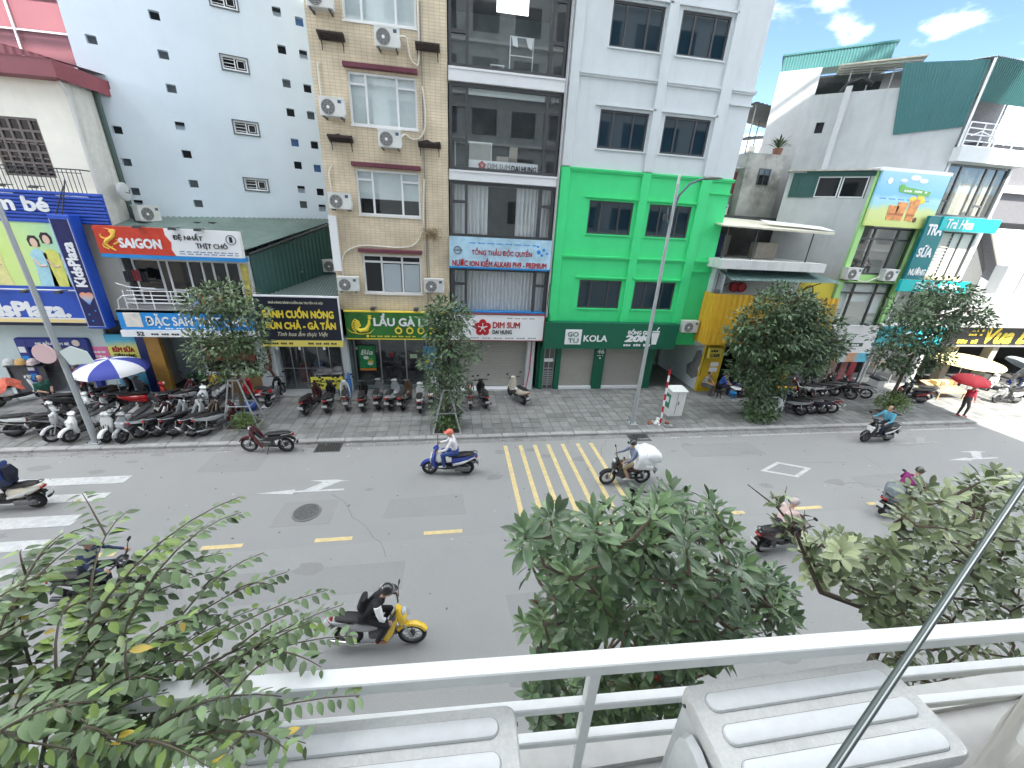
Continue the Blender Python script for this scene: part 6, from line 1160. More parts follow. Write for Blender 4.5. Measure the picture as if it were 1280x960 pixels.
# left cluster, kerb row
for kd, x, y, h, c1, c2, lb in (
    ('s', -14.75, 14.75, 35, 'white', 'black', 'white and black scooter at the far left of the kerb row'), ('s', -13.9, 14.9, 38, 'black', 'grey', 'black scooter second from the left in the kerb row'),
    ('u', -13.6, 14.6, -105, 'silver', 'grey', 'silver motorbike facing the road left of the leaning lamp post'), ('s', -12.95, 14.5, -112, 'white', 'white', 'white scooter facing the road right behind the lamp post'),
    ('r', -12.0, 14.45, -92, 'white', 'cream', 'round fronted white scooter facing the road right of the lamp post'), ('s', -11.45, 14.4, -95, 'grey', 'silver', 'grey and silver scooter facing the road beside the round white one'),
    ('u', -10.9, 14.65, 68, 'maroon', 'white', 'maroon and white motorbike seen from behind in the kerb row'), ('u', -10.35, 14.7, 62, 'silver', 'black', 'silver motorbike seen from behind in the middle of the kerb row'),
    ('u', -9.8, 14.7, 60, 'white', 'black', 'white and black motorbike seen from behind in the kerb row'), ('u', -9.2, 14.65, 66, 'brown', 'black', 'brown motorbike seen from behind near the left tree support'), ('u', -8.72, 14.65, 55, 'dark red', 'silver', 'dark red motorbike at the right end of the kerb row by the tree support'),
    # second row
    ('s', -14.05, 17.4, 75, 'black', 'silver', 'black scooter under the blue and white parasol, left one'), ('s', -13.5, 17.2, 80, 'grey', 'black', 'grey scooter under the blue and white parasol, right one'), ('r', -12.25, 16.55, 32, 'red', 'red', 'bright red scooter in front of the dark restaurant doorway'),
    ('s', -14.7, 16.5, 30, 'black', 'black', 'black scooter behind the standing boy in the green shirt'), ('s', -13.85, 16.2, -100, 'white', 'silver', 'white scooter facing the road behind the lamp post foot'), ('u', -11.3, 16.9, 60, 'dark red', 'black', 'dark red motorbike right of the bright red scooter'),
    ('u', -10.75, 16.85, 64, 'black', 'silver', 'black and silver motorbike before the wooden counter'), ('u', -10.55, 17.35, 60, 'yellow', 'black', 'motorbike with yellow front cowl before the wooden counter'), ('s', -10.1, 16.75, -100, 'white', 'grey', 'white scooter facing the road before the wooden counter'),
    ('s', -8.45, 17.0, 150, 'red', 'white', 'red and white scooter parked beside the trunk of the left tree'), ('u', -7.75, 17.1, 85, 'black', 'grey', 'black motorbike standing before the rusty pipe of the noodle shop')): bike(kd, x, y, h, c1, c2, lb, group=PK, lean=R(random.uniform(-4, 3)))
o = bike('r', -17.6, 17.35, 48, 'white', 'cream', 'white scooter draped with coral cloth at the far left before the baby shop', group=PK)
q = MB()
for i in range(9):
    u = i/8; x = -.55+.75*u
    for j in range(7): w = (j-3)/3; q.v.append((x+.03*math.sin(j*2+i), .24*w*(1+.1*math.sin(i*2.)), .86+.32*math.exp(-((u-.55)/.3)**2)-.34*abs(w)**1.6+.03*math.sin(i*1.7+j)))
q.f = [(i*7+j, (i+1)*7+j, (i+1)*7+j+1, i*7+j+1) for i in range(8) for j in range(6)]; q.m = [0]*len(q.f); q.build('draped_cloth', mat('coral_cloth', (.72, .17, .11), .8, var=.35, scale=9), o, smooth=True, local=True)
bike('u', -6.45, 13.0, 176, 'dark red', 'black', 'dark red motorbike parked in the gutter beside the broken drain', z=.01, group=PK)
# right cluster
for kd, x, y, h, c1, c2, lb in (
    ('u', 15.35, 14.6, -140, 'white', 'white', 'white motorbike with white rimmed wheel facing the road by the leafy tree'), ('u', 16.2, 14.95, 140, 'black', 'silver', 'black motorbike next to the white rimmed one'), ('u', 16.85, 15.05, 140, 'navy', 'black', 'navy motorbike, second of the rear row right of the leafy tree'), ('s', 17.5, 15.05, 142, 'black', 'navy', 'black and navy scooter, third of the row right of the leafy tree'), ('u', 18.1, 15.15, 138, 'black', 'red', 'black motorbike with red trim at the end of the row right of the leafy tree'),
    ('u', 18.7, 16.7, 140, 'dark red', 'white', 'dark red and white motorbike in the back row below the white drinks sign'), ('s', 19.5, 16.8, 145, 'black', 'grey', 'black scooter in the back row below the white drinks sign'), ('s', 20.3, 17.0, 150, 'grey', 'black', 'grey scooter in the back row left of the pink banner'), ('u', 21.0, 16.75, 120, 'black', 'black', 'black motorbike before the drinks shop door'), ('u', 22.0, 16.8, 130, 'black', 'silver', 'black motorbike carrying a pale delivery box'), ('u', 21.5, 17.3, 115, 'brown', 'black', 'brown motorbike close to the drinks shop glass'),
    ('s', 24.6, 15.85, 160, 'black', 'red', 'black scooter with red front right of the round bush'), ('s', 25.5, 16.2, 160, 'black', 'grey', 'second black scooter right of the round bush, farther from the road'),
    ('u', 14.9, 17.3, 120, 'black', 'navy', 'black motorbike in the shade beneath the amber awning'), ('s', 15.9, 17.2, 110, 'navy', 'black', 'navy scooter in the shade behind the leafy tree'), ('s', 17.1, 16.9, 130, 'yellow', 'black', 'yellow scooter half hidden behind the leafy tree'), ('r', 32.6, 17.4, -150, 'white', 'silver', 'white scooter before the beef restaurant'), ('s', 30.6, 15.4, 175, 'grey', 'white', 'grey scooter at the right edge in the sunshine'), ('s', 33.6, 16.8, 170, 'silver', 'blue', 'silver scooter carrying the rider under the grey umbrella')): bike(kd, x, y, h, c1, c2, lb, group=PK, lean=R(random.uniform(-4, 3)))
db = thing('delivery_box', 'pale grey delivery box with black lid on a parked motorbike', 'box', (22.55, 16.2, .9)); MB().bbox(22.3, 22.8, 15.95, 16.45, .9, 1.28, .03).build('box', mat('box_grey', (.6, .62, .63), .5), db); MB().bbox(22.27, 22.83, 15.92, 16.48, 1.28, 1.4, .03).build('lid', black_m, db)

# ================================================================== people
def capsule(mb, p0, p1, r0, r1, n=12):
    p0 = Vector(p0); p1 = Vector(p1); d = p1-p0; L_ = max(d.length, 1e-4); d /= L_
    pts = []; rad = []
    for k in range(5): a = math.pi/2*(k/4); pts.append(p0-d*r0*math.cos(a)); rad.append(max(r0*math.sin(a), .002))
    for k in range(5): a = math.pi/2*(k/4); pts.append(p1+d*r1*math.sin(a)); rad.append(max(r1*math.cos(a), .002))
    mb.tube(pts, rad, n)
def person(label, J, shirt, pants, root_loc, head, sleeve='long', skin=(.50, .30, .21), shoe=(.06, .06, .06), helmet=None, hair=(.015, .012, .012), short=False, mask=None, stripe=None, pack=None, scale=1.0, z0=0.0, hat=None, open_face=True, face_dir=0.0):
    """J: joints in the local frame (x forward, y left); the body is one continuous mesh"""
    t = thing('person', label, 'person', (*root_loc, z0), R(head)); t.scale = (scale,)*3
    V = {k: Vector(v) for k, v in J.items()}
    for s_, f_ in (('L', 1), ('R', -1)):
        for k in ('sh', 'el', 'wr', 'hp', 'kn', 'an', 'to'):
            if k+s_ not in V: a = V[k]; V[k+s_] = Vector((a.x, a.y*f_, a.z))
    mb = MB(); bones = []
    def bone(a, b, ra, rb, m): capsule(mb, a, b, ra, rb); bones.append((Vector(a), Vector(b), (ra+rb)/2, m))
    hip, waist, chest, neck, hd = V['hip'], V['waist'], V['chest'], V['neck'], V['head']
    for k in (-1, 1):
        o = Vector((0, k*.075, 0)); bone(hip+o, waist+o*.9, .115, .1, 1 if short != 'x' else 1); bone(waist+o*.95, chest+o*1.15, .105, .115, 0); bone(chest+o*1.3, neck+o*.9-Vector((0, 0, .06)), .1, .06, 0)
    bone(neck-Vector((0, 0, .05)), neck+(hd-neck)*.5, .055, .05, 2)
    for s_ in 'LR':
        bone(V['sh'+s_].lerp(chest, .15), V['sh'+s_], .075, .068, 0); bone(V['sh'+s_], V['el'+s_], .06, .045, 0); bone(V['el'+s_], V['wr'+s_], .045, .034, 0 if sleeve == 'long' else 2)
        hdv = (V['wr'+s_]-V['el'+s_]).normalized(); bone(V['wr'+s_], V['wr'+s_]+hdv*.06, .03, .036, 2)
        bone(V['hp'+s_], V['kn'+s_], .09, .062, 1); bone(V['kn'+s_], V['kn'+s_].lerp(V['an'+s_], .4), .06, .058, 2 if short else 1); bone(V['kn'+s_].lerp(V['an'+s_], .4), V['an'+s_], .058, .042, 2 if short else 1)
        bone(V['an'+s_]-Vector((.03, 0, .03)), V['to'+s_], .045, .035, 3)
    fd = Vector((math.cos(face_dir), math.sin(face_dir), 0)); fl = Vector((-math.sin(face_dir), math.cos(face_dir), 0)); Z = Vector((0, 0, 1))
    bone(hd+Z*.04, hd-Z*.04+fd*.01, .094, .085, 2); bone(hd-Z*.07+fd*.035, hd-Z*.09+fd*.045, .055, .045, 2); bone(hd+fd*.09, hd-Z*.03+fd*.105, .014, .02, 2)
    for k in (-1, 1): bone(hd+fl*.09*k+Z*.01, hd+fl*.092*k-Z*.03, .018, .015, 2)
    tmp = mb.mesh('raw_body', skin_tmp); o = bpy.data.objects.new('raw_body', tmp); COL.objects.link(o)
    md = o.modifiers.new('r', 'REMESH'); md.mode = 'VOXEL'; md.voxel_size = .02; md.use_smooth_shade = True
    ms = o.modifiers.new('s', 'SMOOTH'); ms.iterations = 4; ms.factor = .5
    dg = bpy.context.evaluated_depsgraph_get(); me = bpy.data.meshes.new_from_object(o.evaluated_get(dg)); bpy.data.objects.remove(o)
    b = MB(); b.v = [tuple(v.co) for v in me.vertices]; b.f = [tuple(p.vertices) for p in me.polygons]; b.m = []
    for p in me.polygons:
        c = p.center; best = 9; bi = 0
        for a0, a1, rr, m_ in bones:
            d = a1-a0; u = max(0, min(1, (c-a0).dot(d)/max(d.length_squared, 1e-6))); q = (c-(a0+d*u)).length-rr
            if q < best: best = q; bi = m_
        b.m.append(bi)
    bpy.data.meshes.remove(me)
    for s_, f_ in (('L', 1), ('R', -1)):            # fingers and thumb, curled
        w = V['wr'+s_]; d = (w-V['el'+s_]).normalized(); sd_ = Vector((0, 0, 1)).cross(d).normalized()*f_; dn = d.cross(sd_).normalized(); dn = dn if dn.z < 0 else -dn
        k0 = w+d*.07
        for i, ln in enumerate((.05, .056, .052, .042)):
            p = k0+sd_*(-.027+.018*i); b.tube([p, p+d*ln*.5+dn*.008, p+d*ln*.75+dn*.028, p+d*ln*.6+dn*.05], [.0095, .009, .0085, .006], 6, 2)
        p = w+d*.03-sd_*.03; b.tube([p, p-sd_*.018+d*.02+dn*.01, p-sd_*.015+d*.045+dn*.025], [.011, .01, .007], 6, 2)
    mats = [mat('cloth_%s' % str(shirt), shirt, .85, var=.12, scale=10), mat('cloth_%s' % str(pants), pants, .85, var=.12, scale=10), mat('skin_%s' % str(skin), skin, .55), mat('shoe_%s' % str(shoe), shoe, .6)]
    bo = b.build('body', mats, t, smooth=True, local=True); bo.data.set_sharp_from_angle(angle=R(180))
    e = MB()
    for k in (-1, 1): e.ball(hd+fd*.083+fl*.033*k+Z*.012, (.012, .014, .007), 8, 6)
    e.ball(hd+fd*.088-Z*.065, (.012, .022, .006), 8, 6); e.build('eyes_and_mouth', mat('eye_dark', (.03, .015, .012), .4), t, local=True)
    def shell(c, rx, ry, rz, cut, M, nm, brim=0):
        s = MB(); n = 18; K_ = 7; vs = []
        for i in range(K_+1):
            a = math.pi/2*i/K_*cut
            for j in range(n):
                an = 2*math.pi*j/n; dr = math.cos(an)
                vs.append(c+fd*rx*math.sin(a)*math.cos(an)+fl*ry*math.sin(a)*math.sin(an)+Z*(rz*math.cos(a)-(0 if dr < .2 else -.0)))
        s.add(vs, [(i*n+j, i*n+(j+1) % n, (i+1)*n+(j+1) % n, (i+1)*n+j) for i in range(K_) for j in range(n)])
        if brim: s.loft([(0, 0, 0, .001, .001)], 3) if 0 else None
        o_ = s.build(nm, M, t, smooth=True, local=True); md_ = o_.modifiers.new('t', 'SOLIDIFY'); md_.thickness = .012; md_.offset = 1; return o_
    if helmet:
        h_ = shell(hd+Z*.025-fd*.008, .125, .115, .125, 1.12, mat('helmet_%s' % str(helmet), helmet, .2, coat=.7), 'helmet')
        v = MB(); vs = []
        for j in range(9):
            an = R(-60+15*j)
            vs += [hd+fd*.13*math.cos(an)+fl*.118*math.sin(an)+Z*.045, hd+fd*.19*math.cos(an)+fl*.13*math.sin(an)+Z*.02]
        v.add(vs, [(2*j, 2*j+2, 2*j+3, 2*j+1) for j in range(8)]); o_ = v.build('peak', mat('helmet_%s' % str(helmet)), h_); o_.modifiers.new('t', 'SOLIDIFY').thickness = .008
    else: shell(hd+Z*.02-fd*.022, .108, .104, .112, 1.25, mat('hair_%s' % str(hair), hair, .6), 'hair')
    if hat:
        shell(hd+Z*.04, .115, .11, .12, 1.0, mat('hat_%s' % str(hat), hat, .8), 'cap'); MB().ring(hd+Z*.04, .15, .045, 20, 6, 'z', tw=.008).build('brim', mat('hat_%s' % str(hat)), t, local=True)
    if mask: MB().loft([tuple(hd+fd*.055-Z*.1)+(.045, .05), tuple(hd+fd*.07-Z*.06)+(.05, .075), tuple(hd+fd*.065-Z*.02)+(.045, .08)], 10, axis='z').build('face_mask', mat('mask_%s' % str(mask), mask, .8), t, smooth=True, local=True)
    if stripe:
        for s_ in 'LR':
            a, c = V['sh'+s_], V['el'+s_]; sdv = Vector((0, 1 if s_ == 'L' else -1, 0))*.03
            w_ = V['wr'+s_]
            MB().tube([a+sdv+Z*.02, a.lerp(c, .5)+sdv, c+sdv*.6, c.lerp(w_, .6)+sdv*.2], [.07, .066, .052, .045], 8).build('white_sleeve', mat('stripe_%s' % str(stripe), stripe, .8), t, smooth=True, local=True)
    if pack:
        c = chest.lerp(waist, .4)-Vector((.19, 0, 0)); MB().loft([(c.x+.02, 0, c.z-.2, .06, .13), (c.x-.02, 0, c.z, .09, .15), (c.x+.03, 0, c.z+.2, .06, .11)], 12, 2.6, axis='z').build('backpack', mat('pack_%s' % str(pack), pack, .8), t, smooth=True, local=True)
    return t
skin_tmp = mat('raw_skin', (.5, .3, .2), .6)
def ride(dx=0.0, hunch=0.0, und=False):
    z = -.02 if und else 0
    return dict(hip=(-.24+dx, 0, .9+z), waist=(-.2+dx+hunch*.25, 0, 1.06+z-hunch*.03), chest=(-.14+dx+hunch*.7, 0, 1.26+z-hunch*.15), neck=(-.09+dx+hunch*1.0, 0, 1.43+z-hunch*.28), head=(-.04+dx+hunch*1.25, 0, 1.585+z-hunch*.34),
                sh=(-.11+dx+hunch*.9, .185, 1.37+z-hunch*.24), el=(.06+hunch*.5, .29, 1.12), wr=(.27, .3, 1.06), hp=(-.2+dx, .09, .88+z), kn=(.2, .17, .84+z) if not und else (.2, .19, .76), an=(.14, .15, .42) if not und else (.02, .2, .38), to=(.3, .16, .38) if not und else (.17, .21, .34))
MV = 'motorbikes moving along the road'
def rider(kind, x, y, h, c1, c2, blb, plb, und=False, hunch=0.0, scale=1.0, **k):
    q = bike(kind, x, y, h, c1, c2, blb, z=.008, group=MV)
    for ch in list(q.children):
        if ch.name.startswith('side_stand'): bpy.data.objects.remove(ch)
    return person(plb, ride(0, hunch, und), root_loc=(x, y), head=h, z0=.008, **k)
rider('u', -1.46, 5.53, -5, 'yellow', 'silver', 'yellow fronted motorbike crossing nearest the balcony', 'person in black and white jacket hunched over the yellow motorbike', True, .22, shirt=(.012, .012, .015), pants=(.012, .013, .018), shoe=(.35, .17, .1), helmet=(.02, .02, .022), stripe=(.72, .72, .72), pack=(.012, .012, .015))
rider('s', -.12, 11.2, 176, 'blue', 'white', 'blue scooter with silver stripe riding left in the far lane', 'person in white shirt and coral helmet riding the blue scooter', shirt=(.74, .72, .74), pants=(.04, .08, .26), shoe=(.7, .7, .7), helmet=(.68, .16, .1))
rider('u', 5.78, 10.2, 179, 'black', 'maroon', 'black motorbike loaded with white sacks on the yellow hatching', 'person in grey blue shirt and khaki shorts riding the loaded motorbike', True, shirt=(.17, .2, .29), pants=(.3, .24, .14), shoe=(.7, .7, .68), helmet=(.03, .03, .03), mask=(.6, .6, .62), short=True)
rider('s', 18.27, 12.2, 182, 'black', 'white', 'black and white scooter riding left near the kerb at right', 'bareheaded person in light blue jacket on the black and white scooter', shirt=(.1, .36, .5), pants=(.03, .04, .07), hair=(.02, .01, .01), shoe=(.1, .1, .1))
rider('s', 14.15, 8.1, 10, 'grey', 'black', 'dark grey scooter riding right in the middle of the road', 'person in purple jacket seen from behind on the dark grey scooter', hunch=.25, shirt=(.19, .015, .12), pants=(.06, .07, .08), helmet=(.06, .065, .045))
rider('s', 8.95, 7.05, 8, 'maroon', 'black', 'dark maroon scooter half hidden behind the near tree top', 'person in pale pink jacket and helmet half hidden by branches', shirt=(.7, .52, .5), pants=(.05, .05, .06), helmet=(.5, .42, .42))
rider('s', -12.0, 10.47, 180, 'cream', 'white', 'cream scooter leaving the picture at the left edge', 'person in navy jacket with black backpack on the cream scooter', shirt=(.015, .035, .14), pants=(.03, .04, .08), helmet=(.06, .05, .09), pack=(.012, .014, .03), mask=(.6, .6, .62))
rider('s', -7.3, 7.2, 4, 'black', 'white', 'black scooter hidden behind the leafy shrub at left', 'person in navy shirt riding behind the leafy shrub', shirt=(.03, .04, .1), pants=(.02, .02, .03), helmet=(.3, .3, .32))
for i, (dx, dz, w, h_) in enumerate(((.42, .8, .3, .62), (.72, 1.0, .32, .4), (.55, .72, .25, .3))):
    c = Vector((5.78+dx, 10.2, dz)); q = MB()
    for a_ in range(1): q.loft([(c.x-w, c.y, c.z+.05, .26, .12), (c.x-w*.8, c.y, c.z+.1+h_*.2, .36, h_*.55), (c.x-.05, c.y+.03, c.z+.08+h_*.25, .4, h_*.62), (c.x+w*.7, c.y, c.z+.05+h_*.2, .36, h_*.5), (c.x+w, c.y-.02, c.z+.1, .2, .14)], 14, 3)
    tag(q.build('white_sack', mat('white_plastic', (.8, .81, .82), .5, var=.05, scale=6, bump=.6, bscale=9), smooth=True), ('tall white sack tied right behind the rider in khaki shorts', 'rear white sack sticking out behind the loaded motorbike', 'small white sack low on the loaded motorbike')[i], 'sack')
gb = thing('luggage_bag', 'grey cloth bag tied on the tail of the dark grey scooter', 'bag', (13.5, 8.0, .9)); MB().loft([(13.35, 7.95, .95, .18, .12), (13.5, 7.98, 1.0, .26, .2), (13.75, 8.02, .98, .2, .16)], 12, 2.6).build('bag', mat('bag_grey', (.2, .23, .25), .7, var=.3, scale=8), gb, smooth=True); MB().ring((13.55, 7.99, .99), .22, .015, 16, 5, 'x').build('strap', black_m, gb)
def stand(**k):
    d = dict(hip=(0, 0, .95), waist=(0, 0, 1.08), chest=(.01, 0, 1.28), neck=(.01, 0, 1.45), head=(.03, 0, 1.6), sh=(0, .185, 1.38), el=(.03, .25, 1.12), wr=(.16, .2, .92), hp=(0, .09, .9), kn=(.04, .1, .5), an=(0, .1, .09), to=(.14, .11, .045)); d.update(k); return d
person('standing boy in dark green shirt among the scooters at left', stand(wr=(.25, .12, 1.05)), (.02, .1, .07), (.06, .06, .07), (-15.65, 16.3), -20, 'short', z0=.1, scale=.93)
person('person in red jacket and black helmet standing behind the parked scooters', stand(), (.36, .03, .07), (.03, .03, .04), (-15.05, 17.2), 250, z0=.1, helmet=(.03, .03, .035))
person('woman in red floral top walking under the red umbrella in the sun', stand(elR=(.12, -.24, 1.2), wrR=(.25, -.1, 1.42), knL=(.14, .1, .52), anL=(.12, .1, .1), toL=(.26, .11, .05)), (.4, .02, .05), (.05, .04, .045), (25.6, 14.15), -100, z0=.1, shoe=(.6, .05, .08))
sit = dict(hip=(-.1, 0, .5), waist=(-.08, 0, .64), chest=(0, 0, .84), neck=(.04, 0, 1.0), head=(.09, 0, 1.15), sh=(.01, .185, .94), el=(.12, .25, .72), wr=(.32, .14, .66), hp=(-.06, .09, .47), kn=(.34, .13, .5), an=(.34, .13, .1), to=(.48, .14, .05))
person('person in blue shirt sitting low outside the yellow cafe', sit, (.03, .1, .35), (.03, .03, .05), (14.25, 17.2), -30, 'short', z0=.1)
person('person in grey clothes sitting by the yellow cafe pillar', sit, (.35, .33, .3), (.1, .1, .1), (13.35, 17.3), -60, 'short', z0=.1)
person('rider in pale shirt under the grey blue umbrella before the beef restaurant', ride(), (.4, .48, .58), (.05, .08, .18), (33.6, 16.8), 170, z0=.1)
person('person in grey shirt sitting inside the upper light green window', sit, (.12, .13, .14), (.05, .05, .06), (22.0, 18.9), -90, 'short', z0=6.3)
person('second person sitting at left inside the upper light green window', sit, (.05, .06, .08), (.05, .05, .06), (20.9, 18.9), -60, 'short', z0=6.3)
person('vendor in dark clothes beside the yellow parasol', stand(), (.05, .05, .06), (.04, .04, .05), (29.9, 17.3), -90, z0=.1, hair=(.02, .02, .02))
for p in S_PROTO.values():                      # drop the pattern bikes themselves
    def _rm(o):
        for c in list(o.children): _rm(c)
        bpy.data.objects.remove(o)
    _rm(p)
# ================================================================== street furniture
def lamp_post(x, y, h, label, arm):
    t = thing('street_lamp', label, 'street lamp', (x, y, .1)); M = mat('lamp_grey', (.42, .45, .46), .45, .3, var=.06)
    MB().tube([(x, y, .1), (x, y, 1.4), (x, y, h)], [.1, .085, .05], 14).build('pole', M, t, smooth=True); MB().bbox(x-.2, x+.2, y-.2, y+.2, .1, .14, .01).build('base_plate', M, t)
    for dx in (-.15, .15):
        for dy in (-.15, .15): MB().tube([(x+dx, y+dy, .13), (x+dx, y+dy, .2)], .018, 6).build('bolt', dark_al, t)
    if arm:
        pts = [(x, y, h-.9), (x+.12, y-.02, h-.35), (x+.4, y-.06, h+.02), (x+.75, y-.1, h+.18), (x+1.0, y-.13, h+.22)]
        MB().tube(pts, [.045, .04, .038, .035, .03], 10).build('arm', mat('lamp_arm_dark', (.12, .17, .2), .5), t, smooth=True)
        MB().loft([(x+.85, y-.12, h+.22, .07, .04), (x+1.05, y-.14, h+.24, .13, .055), (x+1.35, y-.17, h+.25, .12, .045), (x+1.5, y-.19, h+.25, .05, .02)], 12, 2.6).build('lamp_head', mat('lamp_head', (.2, .2, .19), .5, .2), t, smooth=True)
        MB().tube([(x, y, h-1.35), (x-.16, y, h-1.15), (x-.2, y, h-.75)], .022, 6).build('bracket', mat('lamp_arm_dark'), t); MB().bbox(x-.32, x-.18, y-.05, y+.05, h-1.2, h-.98, .01).build('camera_box', dark_al, t)
        MB().loft([(x, y, h, .05, .05), (x, y, h+.25, .045, .045), (x, y, h+.3, .03, .03)], 10, axis='z').build('cap', mat('lamp_cap', (.6, .6, .58), .5), t)
    return t
lamp_post(7.87, 14.2, 9.55, 'tall grey street lamp with curved arm before the green building', True)
lp = lamp_post(-12.42, 13.85, 10.5, 'plain grey lamp post rising out of the picture at the left', False)
rs = thing('round_sign', 'round pink and white sign seen from behind on the left lamp post', 'sign', (-12.35, 13.75, 3.4)); MB().disc((-12.72, 3.42), .32, 13.7, 13.73, 24).build('disc', mat('sign_pale_pink', (.72, .5, .52), .5), rs); MB().box(-12.75, -12.3, 13.73, 13.76, 3.38, 3.43).build('clamp', mid_al, rs)
rs = thing('white_sign', 'pale white panel sign beside the round one on the left lamp post', 'sign', (-11.9, 13.75, 3.4)); MB().poly([(-12.3, 3.5), (-11.95, 3.68), (-11.55, 3.5), (-11.45, 3.1), (-12.15, 3.05)], 13.72, 13.75).build('panel', mat('sign_pale', (.66, .74, .72), .5), rs); MB().box(-12.35, -11.7, 13.75, 13.78, 3.35, 3.4).build('clamp', mid_al, rs)
# cabinet and barrier pole
c = thing('utility_cabinet', 'white utility cabinet with green poster on its side by the alley', 'cabinet', (10.05, 14.75, .1)); cm = mat('cabinet_white', (.72, .73, .72), .5, var=.05, grime=.3, gcol=(.4, .4, .38), streak=True)
MB().bbox(9.72, 10.42, 14.55, 15.05, .22, 1.42, .015).build('box', cm, c); MB().add([(9.68, 14.5, 1.42), (10.46, 14.5, 1.42), (10.46, 15.1, 1.5), (9.68, 15.1, 1.5), (9.68, 14.5, 1.46), (10.46, 14.5, 1.46), (10.46, 15.1, 1.54), (9.68, 15.1, 1.54)], [(0, 3, 2, 1), (4, 5, 6, 7), (0, 1, 5, 4), (1, 2, 6, 5), (2, 3, 7, 6), (3, 0, 4, 7)]).build('lid', cm, c); MB().box(9.75, 10.4, 14.58, 15.02, .1, .22).build('plinth', kerb_m, c)
MB().box(9.7, 9.72, 14.6, 15.0, .6, 1.25).build('green_poster', mat('cab_green', (.02, .2, .12), .5, var=.2, scale=8), c); MB().box(9.695, 9.7, 14.68, 14.92, .85, 1.1).build('poster_print', white_s, c); MB().box(10.02, 10.03, 14.54, 14.56, .3, 1.38).build('door_gap', dark_al, c); MB().box(10.1, 10.13, 14.52, 14.55, .8, .95).build('handle', dark_al, c)
bp_ = thing('barrier_pole', 'leaning red and white striped barrier pole standing in rubble', 'pole', (9.2, 14.15, .1))
p0 = Vector((9.15, 14.1, .1)); p1 = Vector((9.22, 14.35, 2.6))
for i in range(9): MB().tube([p0.lerp(p1, i/9), p0.lerp(p1, (i+1)/9)], .045, 8).build('band', (red_m, white_s)[i % 2], bp_)
MB().tube([p1, p1+Vector((0, .02, .12))], .06, 8).build('cap', black_m, bp_)
for i in range(16): r_ = random.uniform(.05, .13); x, y = 9.15+random.gauss(0, .25), 14.1+random.gauss(0, .12); q = MB(); q.ball((x, y, .1+r_*.5), (r_, r_*.8, r_*.7), 6, 4); tag(q.build('rubble_stone', (kerb_m, mat('brick_rubble', (.3, .12, .08), .9), white_s)[i % 3]), 'loose rubble stone at the foot of the striped barrier pole', 'stone', 'rubble stones round the barrier pole')
# umbrellas
def parasol(name, label, c, r, h, cols, drop=.42, pole=True, n=8, tilt=(0, 0), cat='parasol'):
    t = thing(name, label, cat, (c[0], c[1], .1)); ax = Matrix.Rotation(tilt[0], 3, 'X') @ Matrix.Rotation(tilt[1], 3, 'Y'); top = Vector((c[0], c[1], h))
    for i in range(n):
        b = MB(); K_ = 6; rows = []
        for k in range(K_+1):
            u = k/K_; rr = r*math.sin(u*math.pi/2*.95); zz = -drop*(1-math.cos(u*math.pi/2*.95))/(1-math.cos(math.pi/2*.95)); row = []
            for s_ in range(4): a = 2*math.pi*(i+s_/3)/n; pinch = 1-.05*u*math.sin(math.pi*s_/3); row.append(tuple(top+ax @ Vector((rr*pinch*math.cos(a), rr*pinch*math.sin(a), zz))))
            rows.append(row)
        b.add([p for rw in rows for p in rw], [(k*4+s_, k*4+s_+1, (k+1)*4+s_+1, (k+1)*4+s_) for k in range(K_) for s_ in range(3)]); o = b.build('panel', cols[i % len(cols)], t, smooth=True); a = 2*math.pi*i/n
        MB().tube([top-Vector((0, 0, .03)), top+ax @ Vector((r*.6*math.cos(a), r*.6*math.sin(a), -drop*.3)), top+ax @ Vector((r*.98*math.cos(a), r*.98*math.sin(a), -drop))], .007, 4).build('rib', mid_al, t)
    if pole: MB().tube([top+Vector((0, 0, .08)), top-Vector((0, 0, .2)), top+ax @ Vector((0, 0, -(h-pole)))], .018, 7).build('pole', trim_w, t)
    return t
ub = mat('parasol_blue', (.05, .07, .36), .7, var=.06); uw = mat('parasol_white', (.75, .76, .78), .7)
t_ = parasol('parasol', 'large blue and white parasol over the parked scooters at left', (-13.45, 16.75), 1.18, 2.2, [ub, uw], .5, .1)
MB().box(-14.05, -13.75, 15.75, 15.77, 1.72, 1.8).build('print', white_s, t_)
parasol('parasol', 'yellow cream parasol over the vendor in the sunshine at right', (29.6, 17.3), 1.7, 2.25, [mat('parasol_cream', (.78, .66, .32), .7)], .42, .1)
parasol('umbrella', 'red umbrella held over the walking woman', (25.2, 14.15), .72, 2.25, [mat('umbrella_red', (.5, .015, .03), .6)], .28, 1.5, 8, (.1, -.12), 'umbrella')
parasol('umbrella', 'grey blue umbrella tilted over the rider before the beef restaurant', (33.3, 16.7), .95, 2.1, [mat('umbrella_grey', (.3, .35, .42), .5)], .36, 1.3, 8, (.15, .45), 'umbrella')
# cart, low tables, stools
ct = thing('wooden_cart', 'wooden vendor cart with slanted boards in the sunlit patch', 'cart', (27.6, 16.6, .1)); wd = mat('pale_wood', (.45, .3, .16), .7, var=.2)
for i in range(6): MB().add([(26.7, 15.95+i*.2, .55+i*.05), (28.6, 15.85+i*.2, .55+i*.05), (28.6, 16.03+i*.2, .6+i*.05), (26.7, 16.13+i*.2, .6+i*.05), (26.7, 15.95+i*.2, .51+i*.05), (28.6, 15.85+i*.2, .51+i*.05), (28.6, 16.03+i*.2, .56+i*.05), (26.7, 16.13+i*.2, .56+i*.05)], [(0, 1, 2, 3), (7, 6, 5, 4), (0, 4, 5, 1), (1, 5, 6, 2), (2, 6, 7, 3), (3, 7, 4, 0)]).build('plank', wd, ct)
for x in (26.75, 28.5):
    for y in (16.0, 17.0): MB().box(x-.03, x+.03, y-.03, y+.03, .1, .55).build('leg', wd, ct)
